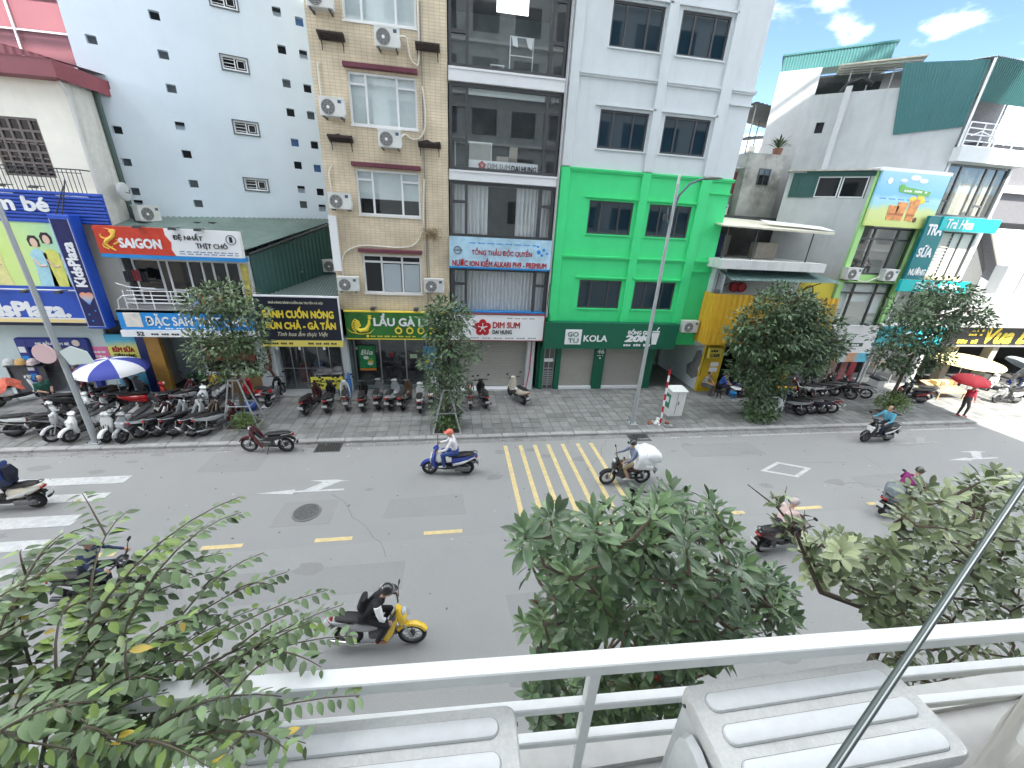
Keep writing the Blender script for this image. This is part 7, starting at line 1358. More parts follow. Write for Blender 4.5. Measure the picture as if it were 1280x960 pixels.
for i in range(5):
    x = 27.1+i*.3; tag(MB().bbox(x, x+.24, 16.5, 16.9, .76, .98, .02).build('goods_box', mat('goods_%d' % i, ((.6, .5, .2), (.5, .2, .1), (.6, .6, .55), (.65, .45, .1), (.3, .15, .1))[i], .7)), ('mustard', 'rusty', 'white', 'orange', 'brown')[i]+' goods box on the wooden vendor cart', 'box')
def low_table(x, y, label, M):
    q = thing('low_table', label, 'table', (x, y, .1)); MB().bbox(x-.25, x+.25, y-.25, y+.25, .55, .59, .008).build('table_top', M, q)
    for dx in (-.2, .2):
        for dy in (-.2, .2): MB().tube([(x+dx, y+dy, .1), (x+dx, y+dy, .56)], .014, 5).build('leg', dark_al, q)
low_table(14.85, 16.85, 'small white low table outside the yellow cafe', trim_w)
def stool(x, y, label, M):
    q = thing('stool', label, 'stool', (x, y, .1)); MB().loft([(x, y, .42, .16, .16), (x, y, .46, .15, .15), (x, y, .47, .1, .1)], 12, 3, axis='z').build('seat', M, q, smooth=True)
    for k in range(4): a = math.pi/4+k*math.pi/2; MB().tube([(x+.12*math.cos(a), y+.12*math.sin(a), .43), (x+.17*math.cos(a), y+.17*math.sin(a), .1)], .02, 5).build('leg', M, q)
stool(15.35, 16.95, 'red plastic stool outside the yellow cafe', red_m); stool(14.5, 16.6, 'blue plastic stool outside the yellow cafe', lblue_s); stool(13.75, 16.75, 'dark stool by the yellow cafe pillar', black_m)
tag(MB().bbox(-8.1, -7.75, 16.35, 16.75, .11, .14, .005).build('paper_sheet', white_s), 'white paper sheet lying on the pavement by the left tree', 'paper')
tag(MB().loft([(-8.55, 16.3, .1, .3, .25), (-8.55, 16.3, .3, .36, .3), (-8.55, 16.3, .34, .33, .27)], 14, 3, axis='z').build('plastic_basin', mat('basin_blue', (.03, .08, .28), .5), smooth=True), 'dark blue plastic basin behind the left tree support', 'basin')

# ================================================================== trees
bark = mat('bark', (.13, .10, .075), .9, var=.3, scale=9, bump=.5)
def leafmat(name, c, isl=.42, rough=.5):
    M = mat(name, c, rough, island=isl, var=.18, scale=3); b = M.node_tree.nodes['Principled BSDF']
    b.inputs['Subsurface Weight'].default_value = 0; return M
def leaf_pts(p, d, n, L_, W, fold=.18):
    s = d.cross(n).normalized(); n2 = s.cross(d).normalized()
    return [p, p+d*L_*.45+s*W*.5+n2*W*fold, p+d*L_, p+d*L_*.45-s*W*.5+n2*W*fold]
def rv(): 
    while True:
        v = Vector((random.uniform(-1, 1), random.uniform(-1, 1), random.uniform(-1, 1)))
        if .05 < v.length < 1: return v
def street_tree(label, base, trunk, lobes, M, L_=.13, dens=1.0, name='street_tree', r0=.09):
    t = thing(name, label, 'tree', base); P = [Vector(p) for p in trunk]
    MB().tube(P, [r0*(1-.6*i/(len(P)-1)) for i in range(len(P))], 9).build('trunk', bark, t, smooth=True)
    br = MB(); lf = MB()
    for c, r, n in lobes:
        c = Vector(c)+rv()*.15; r = [q*random.uniform(.8, 1.25) for q in r]; k0 = min(P, key=lambda p: (p-c).length+max(0, p.z-c.z)*2)
        br.tube([k0, k0.lerp(c, .55)+Vector((0, 0, .1)), c], [.035, .025, .01], 5)
        for _ in range(int(n*dens)):
            v = rv(); v.normalize(); q = c+Vector((v.x*r[0], v.y*r[1], v.z*r[2]))*random.uniform(.45, 1.0)**.6
            if random.random() < .4: br.tube([c.lerp(q, .2), q], [.012, .004], 4, cap=False)
            for k in range(random.randint(8, 15)):
                o = rv()*.26; d = (o.normalized()+v*.5+Vector((0, 0, -.25))).normalized(); nn = (Vector((0, 0, 1))+v*.6+rv()*.5).normalized()
                if abs(d.dot(nn)) > .95: continue
                l = L_*random.uniform(.7, 1.25); lf.add(leaf_pts(q+o, d, nn, l, l*.46), [(0, 1, 2), (0, 2, 3)])
    br.build('limbs', bark, t); tag(lf.build('crown', M, t), kind='stuff'); return t
lm1 = leafmat('leaf_mid_green', (.125, .185, .085)); lm2 = leafmat('leaf_dark_green', (.095, .155, .075)); lm3 = leafmat('leaf_fresh', (.14, .215, .065)); lm4 = leafmat('leaf_grey_green', (.12, .18, .095))
street_tree('young street tree on steel supports before the balcony restaurant', (-8.15, 15.1, .1), [(-8.15, 15.1, .1), (-8.1, 15.1, 1.2), (-8.0, 15.05, 2.2), (-7.85, 15, 3.2), (-7.8, 15, 4.3)],
            [((-7.85, 15, 5.05), (.75, .7, .6), 42), ((-8.6, 15.1, 4.6), (.7, .6, .5), 34), ((-7.15, 15, 4.5), (.65, .6, .6), 36), ((-8.3, 14.9, 3.7), (.7, .6, .5), 34), ((-8.9, 15.1, 3.2), (.6, .5, .55), 28), ((-7.5, 15.1, 3.6), (.65, .6, .55), 32), ((-7.35, 14.9, 2.75), (.6, .5, .45), 24), ((-8.75, 15, 2.5), (.5, .45, .45), 18)], lm1, .19, 1.2)
street_tree('slim columnar tree covered in leaves on splayed poles before the glass building', (-.22, 14.2, .1), [(-.22, 14.2, .1), (-.2, 14.2, 1.5), (-.15, 14.2, 3), (-.12, 14.2, 4.6), (-.1, 14.2, 5.2)],
            [((-.2, 14.2, 5.05), (.65, .6, .5), 34), ((.3, 14.2, 4.5), (.6, .55, .5), 30), ((-.5, 14.2, 4.4), (.5, .5, .5), 26), ((-.05, 14.2, 3.7), (.6, .5, .55), 34), ((.6, 14.2, 3.3), (.5, .45, .35), 20), ((-.6, 14.2, 3.0), (.5, .45, .4), 20), ((0, 14.2, 2.8), (.55, .5, .5), 26), ((.05, 14.2, 2.0), (.5, .45, .5), 24), ((-.5, 14.2, 2.1), (.35, .35, .35), 12), ((-.1, 14.2, 1.3), (.5, .45, .5), 24), ((-.15, 14.2, .65), (.5, .45, .45), 28)], lm4, .19, 1.2)
street_tree('dense leafy street tree before the yellow cafe', (14.5, 14.6, .1), [(14.6, 14.6, .1), (14.6, 14.6, 1.3), (14.5, 14.6, 2.5), (14.3, 14.6, 3.8), (14.1, 14.6, 5)],
            [((13.6, 14.6, 5.5), (1.0, .9, .7), 70), ((12.9, 14.6, 4.6), (.95, .9, .75), 62), ((14.8, 14.6, 5.3), (1.0, .9, .75), 70), ((15.7, 14.6, 4.6), (.9, .9, .7), 58), ((14.2, 14.4, 4.3), (1.1, .9, .8), 74), ((13.1, 14.5, 3.5), (.9, .8, .7), 50), ((15.4, 14.5, 3.6), (1.0, .8, .7), 56), ((14.3, 14.5, 3.0), (1.0, .8, .7), 54), ((14.0, 14.6, 2.0), (.75, .6, .6), 34), ((14.9, 14.6, 1.9), (.6, .55, .55), 28), ((14.0, 14.5, 1.1), (.65, .5, .55), 32), ((14.3, 14.4, .5), (.75, .5, .4), 34), ((16.5, 14.6, 4.1), (.8, .7, .6), 44), ((17.0, 14.6, 3.5), (.6, .6, .5), 30), ((12.2, 14.6, 3.9), (.6, .6, .6), 30), ((13.2, 14.6, 2.6), (.7, .6, .6), 36), ((15.9, 14.5, 2.9), (.7, .6, .5), 34)], lm2, .21, 1.5)
street_tree('loose spreading tree with round bush at its foot right of the drinks shop', (21.9, 14.7, .1), [(21.9, 14.7, .1), (21.75, 14.7, 1.3), (21.8, 14.7, 2.4), (21.9, 14.7, 3.6), (22.1, 14.7, 5)],
            [((21.6, 14.7, 6.1), (.9, .7, .5), 34), ((22.7, 14.7, 6.0), (1.0, .8, .5), 36), ((23.8, 14.7, 5.3), (.9, .8, .5), 30), ((20.6, 14.7, 5.2), (.8, .8, .5), 30), ((21.8, 14.7, 5.0), (1.1, .9, .55), 44), ((23.0, 14.7, 4.5), (.9, .8, .45), 30), ((20.2, 14.7, 4.0), (.8, .7, .5), 28), ((21.3, 14.7, 4.0), (.9, .7, .45), 28), ((22.3, 14.7, 3.6), (.8, .6, .4), 22), ((20.6, 14.7, 3.0), (.8, .6, .4), 24), ((22.0, 14.7, 2.6), (.8, .6, .35), 18), ((23.3, 14.7, 3.2), (.7, .6, .35), 16), ((24.5, 14.7, 5.0), (.6, .6, .35), 14)], lm2, .21, 1.35)
def bush(label, c, r, n, M, L_=.12):
    t = thing('bush', label, 'bush', (c[0], c[1], .1)); lf = MB(); st_ = MB(); c = Vector(c)
    for i in range(n):
        v = rv().normalized(); v.z = abs(v.z)*1.0-.2; q = c+Vector((v.x*r[0], v.y*r[1], v.z*r[2]))*random.uniform(.5, 1)
        if i % 3 == 0: st_.tube([(c.x, c.y, .1), c.lerp(q, .5), q], [.015, .01, .004], 4)
        for k in range(12):
            o = rv()*.13; d = (o.normalized()+v*.6).normalized(); nn = (Vector((0, 0, 1))+rv()*.7).normalized()
            if abs(d.dot(nn)) > .95: continue
            l = L_*random.uniform(.7, 1.3); lf.add(leaf_pts(q+o, d, nn, l, l*.4), [(0, 1, 2), (0, 2, 3)])
    st_.build('stems', bark, t); tag(lf.build('foliage', M, t), kind='stuff')
bush('round fresh green bush at the foot of the spreading tree', (21.55, 14.45, .65), (.85, .6, .8), 130, lm3); bush('small leafy plant between the steel supports of the left tree', (-7.85, 14.5, .4), (.45, .35, .45), 40, lm3); bush('leafy plant filling the pit of the columnar tree', (-.2, 14.05, .4), (.45, .35, .5), 46, lm3); bush('untidy grassy plant at the foot of the dense leafy tree', (14.2, 14.25, .35), (.8, .35, .4), 60, lm3)
def support(label, x, y, h, w, top, legs=4):
    t = thing('tree_support', label, 'tree support', (x, y, .1)); pm = mat('galvanised', (.5, .52, .53), .45, .4); ft = []
    for k in range(legs):
        a = math.pi/4+k*2*math.pi/legs; b0 = Vector((x+w*math.cos(a), y+w*.6*math.sin(a), .1)); b1 = Vector((x+top*math.cos(a), y+top*math.sin(a), h)); ft.append((b0, b1)); MB().tube([b0, b1], .03, 7).build('leg', pm, t)
    for f_ in (.98, .45):
        for k in range(legs): MB().tube([ft[k][0].lerp(ft[k][1], f_), ft[(k+1) % legs][0].lerp(ft[(k+1) % legs][1], f_)], .022, 6).build('cross_bar', pm, t)
support('grey steel frame of four legs holding the left street tree', -8.1, 15.0, 2.05, .85, .22); support('splayed steel poles holding the columnar tree', -.2, 14.15, 1.9, .75, .15); support('short steel poles around the dense leafy tree', 14.5, 14.45, 1.3, .75, .4)
def pit(x, y, label):
    t = thing('tree_pit', label, 'tree pit', (x, y, .1)); MB().box(x-.5, x+.5, y-.4, y+.4, .09, .108).build('soil', mat('soil', (.09, .075, .06), .95, var=.3, scale=12), t)
    for a, b, c, d in ((-.56, .56, -.46, -.4), (-.56, .56, .4, .46), (-.56, -.5, -.4, .4), (.5, .56, -.4, .4)): MB().box(x+a, x+b, y+c, y+d, .06, .125).build('edge_stone', kerb_m, t)
pit(-8.1, 14.9, 'square planting pit of the left street tree'); pit(-.2, 14.15, 'square planting pit of the columnar tree'); pit(14.5, 14.45, 'square planting pit of the dense leafy tree'); pit(21.8, 14.6, 'square planting pit of the spreading tree')

# ================================================================== balcony on the near side
bw = mat('balcony_white', (.66, .68, .67), .5, var=.04, scale=20, grime=.22, gcol=(.4, .4, .38), gscale=6)
ang = math.atan2(-.11, 2.6); BT = Matrix.Translation((0, .79, 0)) @ Matrix.Rotation(ang, 4, 'Z')
bal = thing('balcony_railing', 'white steel railing of the near balcony with flat top rail', 'railing', (.8, .79, 6.05))
for z, hh, ww in ((6.655, .05, .055), (6.445, .035, .035), (6.245, .035, .035)):
    b = MB(); b.M = BT; b.bbox(-3.5, 4.5, -ww/2, ww/2, z, z+hh, .004); b.build('rail', bw, bal)
for x in (-2.6, -1.3, .46, 3.4):
    b = MB(); b.M = BT; b.bbox(x-.018, x+.018, -.022, .012, 6.0, 6.66, .003); b.build('post', bw, bal)
tag(MB().box(-6, 6, -.75, .86, 5.85, 6.02).box(-6, 6, .76, .86, 6.02, 6.05).build('balcony_floor', mat('balcony_concrete', (.45, .45, .43), .8, var=.1, grime=.4)), kind='structure')
acw = mat('near_ac_white', (.52, .54, .54), .42, var=.05, scale=25, grime=.25, gcol=(.4, .4, .38), bump=.03, gscale=16)
acd = mat('near_ac_dusty', (.485, .49, .475), .8, var=.1, scale=90, grime=.45, gcol=(.3, .3, .29), gscale=7, bump=.12, bscale=120, detail=10)
def near_ac(label, x0, x1, y0, y1, zt, rz, M=acw):
    cx, cy = (x0+x1)/2, (y0+y1)/2; t = thing('air_conditioner', label, 'air conditioner', (cx, cy, 6.02), rz); w, d = (x1-x0)/2, (y1-y0)/2; h = zt-6.02
    MB().bbox(-w+.012, w-.012, -d+.01, d-.01, .05, h-.03, .012).build('casing', M, t, local=True)
    l = MB(); K_ = 6; r_ = .035; pts = []
    for i, (sx, sy) in enumerate(((1, 1), (-1, 1), (-1, -1), (1, -1))):
        for k in range(K_+1): a = math.pi/2*(i+k/K_); pts.append((sx*(w-r_)+r_*math.cos(a), sy*(d-r_)+r_*math.sin(a)))
    n = len(pts)
    l.add([(x, y, h-.05) for x, y in pts]+[(x, y, h-.012) for x, y in pts]+[(x*.985, y*.965, h-.002) for x, y in pts]+[(x*.96, y*.91, h-.002) for x, y in pts], [(k*n+i, k*n+(i+1) % n, (k+1)*n+(i+1) % n, (k+1)*n+i) for k in range(3) for i in range(n)]+[tuple(range(3*n, 4*n))]); lid = l.build('lid', acd, t, smooth=True, local=True)
    for j in range(3):
        yy = -d+.3*2*d*(j+.55)/.98*1.0; hw = d*.19; L2 = w*.86; q = []
        for i in range(2):
            for k in range(9): a = -math.pi/2+math.pi*i+math.pi*k/8; q.append(((L2-hw)*(1 if i == 0 else -1)+hw*math.cos(a), yy+hw*math.sin(a)))
        n = len(q); sc = lambda f_: [(((abs(x)-L2+hw if abs(x) > L2-hw else 0)*f_+min(abs(x), L2-hw))*(1 if x > 0 else -1), yy+(y-yy)*f_) for x, y in q]
        b = MB(); b.add([(x, y, h-.0025) for x, y in sc(1.06)]+[(x, y, h+.007) for x, y in sc(.92)]+[(x, y, h+.009) for x, y in sc(.7)], [(k*n+i, k*n+(i+1) % n, (k+1)*n+(i+1) % n, (k+1)*n+i) for k in range(2) for i in range(n)]+[tuple(range(2*n, 3*n))]); b.build('pressed_ridge', M, lid, smooth=True)
        g_ = MB(); gz_ = sc(1.1); gi = sc(1.05); g_.add([(x, y, h-.0012) for x, y in gz_]+[(x, y, h-.001) for x, y in gi], [(i, (i+1) % n, (i+1) % n+n, i+n) for i in range(n)]); g_.build('grime_line', mat('grime_line', (.2, .2, .19), .9, var=.3, scale=20), lid)
    for k in (-1, 1):
        for yy in (-d*.7, d*.7): MB().tube([(k*(w+.001), yy, h-.035), (k*(w+.006), yy, h-.035)], .006, 8).build('screw', dark_al, t, local=True)
    v = MB().loft([(-w-.005, -d*.05, h*.62, d*.55, h*.28), (-w-.03, -d*.05, h*.62, d*.5, h*.26), (-w-.035, -d*.05, h*.62, d*.42, h*.2)], 14, 3.2).build('valve_cover', M, t, smooth=True, local=True)
    MB().box(-w-.003, -w+.01, -d*.8, -d*.6, .08, h-.08).build('panel_seam', dark_al, t, local=True)
    for xx in (-w*.6, w*.6): MB().box(xx-.03, xx+.03, -d*.9, d*.9, 0, .05).build('foot', dark_al, t, local=True)
    if not rz: MB().disc((0, h*.48), h*.36, d-.012, d-.002, 24).build('fan_grille', grille_m, t, local=True)
    return t
near_ac('big white air conditioner unit with ridged lid at the right of the balcony', .75, 1.55, .43, .715, 6.6, 0); near_ac('white air conditioner unit with ridged lid at the left of the balcony', -.64, .185, .47, .745, 6.6, R(-2))
near_ac('beige air conditioner unit turned aside at the right edge of the balcony', 1.72, 2.5, .26, .58, 6.66, R(20), mat('near_ac_beige', (.55, .53, .48), .5, var=.05, grime=.2))
rd = thing('steel_rod', 'dark slanting steel rod crossing the lower right corner', 'rod', (.72, .3, 6.95)); p0 = Vector((.6, .255, 6.94)); p1 = Vector((2.6, 1.11, 7.72)); MB().tube([p0, p1], .0082, 12).build('rod', mat('dark_steel_rod', (.09, .11, .105), .4, .5), rd, smooth=True)
MB().tube([p0+Vector((0, -.003, .0074)), p1+Vector((0, -.003, .0074))], .002, 5).build('highlight', mat('rod_highlight', (.35, .38, .38), .4, .5), rd); MB().tube([p0, p0+Vector((-.02, 0, -.9))], .0058, 10).build('lower_leg', mat('dark_steel_rod'), rd)  # pale strip along the top of the rod is a painted highlight
pn = thing('metal_panel', 'grey metal panel with dark edge at the left edge behind the leaves', 'panel', (-2.1, 1.5, 6.0)); MB().add([(-2.35, 1.5, 6.9), (-1.93, 1.5, 6.28), (-1.99, 1.5, 6.1), (-2.6, 1.5, 6.02), (-2.35, 1.54, 6.9), (-1.93, 1.54, 6.28), (-1.99, 1.54, 6.1), (-2.6, 1.54, 6.02)], [(0, 1, 2, 3), (7, 6, 5, 4), (0, 4, 5, 1), (1, 5, 6, 2), (2, 6, 7, 3), (3, 7, 4, 0)]).build('plate', mat('panel_metal', (.38, .40, .41), .5, .3), pn); MB().tube([(-2.35, 1.49, 6.9), (-1.93, 1.49, 6.28)], .012, 6).build('edge', dark_al, pn)

# ================================================================== near foliage
F2= [(0.87,1.67,5.41),(1.42,1.37,5.56),(1.11,2.3,5.54),(1.68,1.78,4.05),(1.72,1.93,6.07),(2.81,2.04,4.64),(1.85,2.06,6.18),(1.18,1.33,6.39),(2.71,2.02,4.87),(2.88,2.1,5.02),(2.08,2.18,2.61),(0.46,1.52,6.59),(2.82,1.93,5.11),(1.0,1.69,5.48),(2.01,2.16,5.8),(1.57,1.51,5.03),(0.66,1.71,4.56),(0.78,2.07,5.64),(2.31,2.18,5.22),(3.54,2.3,4.23),(0.85,1.91,5.49),(2.82,2.26,5.13),(2.33,1.76,5.57),(1.76,1.9,4.58),(2.18,2.24,4.04),(1.67,2.02,5.16),(1.08,2.28,5.35),(1.17,1.31,5.88),(1.98,1.98,5.06),(1.46,2.04,4.15),(0.98,1.89,5.35),(0.93,1.61,5.96),(1.13,2.1,5.77),(0.79,1.74,6.25),(1.53,1.62,6.48),(1.28,1.74,4.23),(1.48,2.18,4.14),(0.99,1.42,6.47),(1.63,2.11,5.81),(1.26,1.94,3.95),(1.69,1.43,6.13),(0.89,1.72,5.88),(1.58,2.22,4.99),(1.18,2.14,3.87),(1.71,1.59,5.47),(0.78,1.37,6.54),(1.73,1.91,3.28),(1.0,2.12,4.78),(1.09,2.22,3.52),(0.92,1.83,5.95),(1.53,2.08,4.97),(0.45,1.37,6.74),(0.54,1.62,5.66),(1.8,1.66,5.14),(0.61,1.42,6.3),(0.8,1.9,5.6),(2.46,2.1,5.13),(1.64,1.67,5.62),(1.59,1.72,4.69),(1.68,1.55,5.7),(1.34,1.37,5.37),(1.72,2.09,3.11),(0.85,1.96,3.98),(1.49,1.89,6.25),(0.86,1.97,3.82),(1.47,1.34,5.1),(2.46,2.02,4.77),(0.89,2.23,3.74),(1.68,1.54,4.55),(0.77,1.92,5.92),(1.89,1.67,5.69),(1.14,1.72,5.84),(2.03,1.99,5.97),(1.67,1.94,5.09),(2.52,1.74,5.13),(1.56,1.57,6.35),(0.78,1.61,5.39),(1.24,2.25,3.89),(1.1,1.71,4.8),(1.01,1.66,6.34),(1.01,1.44,5.08),(2.05,2.13,4.83),(2.61,2.03,5.12),(2.26,1.53,5.62),(1.07,2.16,4.03),(1.15,1.39,5.29),(0.63,1.59,4.68),(1.1,1.79,5.53),(2.62,1.84,5.39),(0.67,1.97,5.82),(0.96,2.21,3.11),(1.59,2.06,3.81),(1.23,1.95,4.46),(2.35,2.05,5.57),(1.36,1.79,6.32),(1.66,1.48,5.5),(1.64,1.48,5.32),(0.66,1.44,4.65),(1.95,1.95,4.8),(1.07,1.48,6.22),(2.49,2.04,4.61),(1.01,1.68,6.1),(1.58,2.07,5.69),(1.04,1.7,5.92),(1.69,1.65,4.54),(0.83,2.03,4.0),(0.68,1.72,6.28),(1.79,1.45,5.46),(1.83,1.93,4.73),(1.24,1.78,4.04),(1.42,1.3,5.38),(1.48,1.76,5.25),(0.54,1.95,5.2),(1.79,2.26,4.31),(2.05,2.16,5.89),(1.65,2.23,3.3),(2.7,2.06,4.95),(0.94,1.34,6.76),(0.42,1.46,6.53),(1.68,1.95,5.28),(1.2,2.06,5.07),(1.16,1.83,5.65),(1.13,1.3,6.57),(0.78,1.44,5.1),(1.05,1.51,6.43),(0.57,1.79,6.26),(1.49,2.0,5.29),(0.5,1.46,5.94),(1.34,1.42,6.17),(0.83,1.57,6.28),(1.52,2.23,3.93),(0.99,2.03,4.12),(2.32,1.71,5.67),(1.09,1.47,6.32),(2.42,2.01,4.42),(1.01,1.45,5.85),(1.79,1.98,3.97),(0.67,2.14,5.73),(0.82,1.89,4.77),(0.51,2.27,5.64),(1.61,1.9,4.05),(1.88,1.49,5.54),(0.77,1.39,4.87),(2.42,1.9,5.48),(1.41,2.14,6.02),(1.22,1.38,5.29),(0.88,1.37,5.99),(1.51,1.91,4.59),(1.05,2.3,5.17),(1.05,2.03,3.26),(1.06,1.48,4.43),(0.6,1.59,5.05),(0.89,1.64,5.75),(0.78,1.38,6.16),(0.92,2.0,4.1),(1.48,1.84,5.12),(1.24,1.59,4.48),(2.02,2.11,3.05),(0.72,1.84,5.24),(0.32,1.31,6.71),(0.95,1.35,6.32),(1.9,1.56,5.76),(2.44,2.21,3.79),(0.65,1.32,6.7),(2.75,1.97,4.96),(1.59,1.75,4.26),(1.83,2.13,3.24),(1.43,1.58,5.61),(0.63,1.67,5.08),(2.37,2.26,2.59),(2.02,2.22,5.65),(1.88,1.57,6.01),(0.76,1.55,6.55),(0.85,1.57,5.73),(1.16,1.54,6.69),(0.8,2.21,5.29),(1.46,1.79,3.59),(1.69,1.84,5.29),(0.68,1.62,5.36),(2.71,2.28,5.22),(1.55,1.64,4.74),(2.14,2.27,5.31),(1.42,1.83,5.3),(1.11,1.81,5.88),(1.25,1.52,6.5),(0.75,1.33,6.48),(2.12,2.13,3.72),(1.18,1.42,5.35),(0.96,1.81,5.65),(1.44,1.4,5.99),(0.66,2.05,5.23),(1.91,2.13,3.0),(0.47,1.33,5.76),(0.96,2.2,5.46),(1.26,2.24,3.3),(0.94,1.49,6.43),(0.97,1.64,4.99),(1.77,2.05,5.89),(1.34,2.09,6.21),(1.89,2.2,5.46),(2.06,2.12,5.67),(1.33,1.88,4.35),(1.87,1.75,3.95),(1.84,2.12,4.44),(1.55,2.18,2.98),(1.1,1.85,6.3),(0.69,1.47,5.84),(0.79,2.22,4.64),(1.16,2.24,5.34),(1.23,1.56,5.81),(1.41,1.5,5.67),(1.3,2.09,2.76),(1.85,1.76,6.04),(1.23,1.35,6.19),(1.06,2.04,2.97),(0.71,1.92,6.2),(1.79,2.0,5.69),(1.41,1.75,4.3),(1.51,1.52,6.08),(1.01,1.62,6.54),(1.05,1.87,6.08),(1.17,1.9,4.23),(1.75,1.4,5.78),(1.1,1.71,3.96),(1.97,1.69,5.15),(1.11,1.33,5.73),(1.03,1.56,4.98),(1.02,1.91,4.9),(2.26,2.03,5.3),(2.01,1.68,5.42),(1.99,1.45,5.85),(0.92,1.53,4.36),(2.09,1.6,5.91),(1.67,2.14,5.45),(0.86,1.88,6.26),(0.87,1.62,6.51),(0.9,1.78,4.19),(1.49,2.15,4.72),(2.39,2.04,4.96),(1.54,1.37,6.32),(1.82,1.82,5.2),(0.75,1.88,5.08),(1.01,1.76,3.75),(1.82,1.82,3.83),(1.09,1.31,6.34),(0.52,1.53,5.1),(1.75,2.06,3.27),(0.44,1.67,6.18),(1.55,1.5,5.72),(1.87,1.86,5.5),(1.57,1.83,6.25),(2.57,2.05,4.84),(1.19,1.72,6.51),(0.87,2.09,5.8),(1.81,2.13,5.43),(0.63,1.39,6.09),(1.12,1.54,6.48),(0.54,1.93,6.13),(1.81,2.24,6.04),(1.67,1.55,5.89),(1.89,2.21,3.98),(0.84,1.93,4.48),(2.11,2.04,5.51),(1.53,1.68,5.09),(1.22,1.65,4.97),(1.81,1.94,5.62),(0.55,1.45,6.11),(0.89,2.29,5.22),(1.53,1.64,4.94),(1.44,1.9,6.14)]
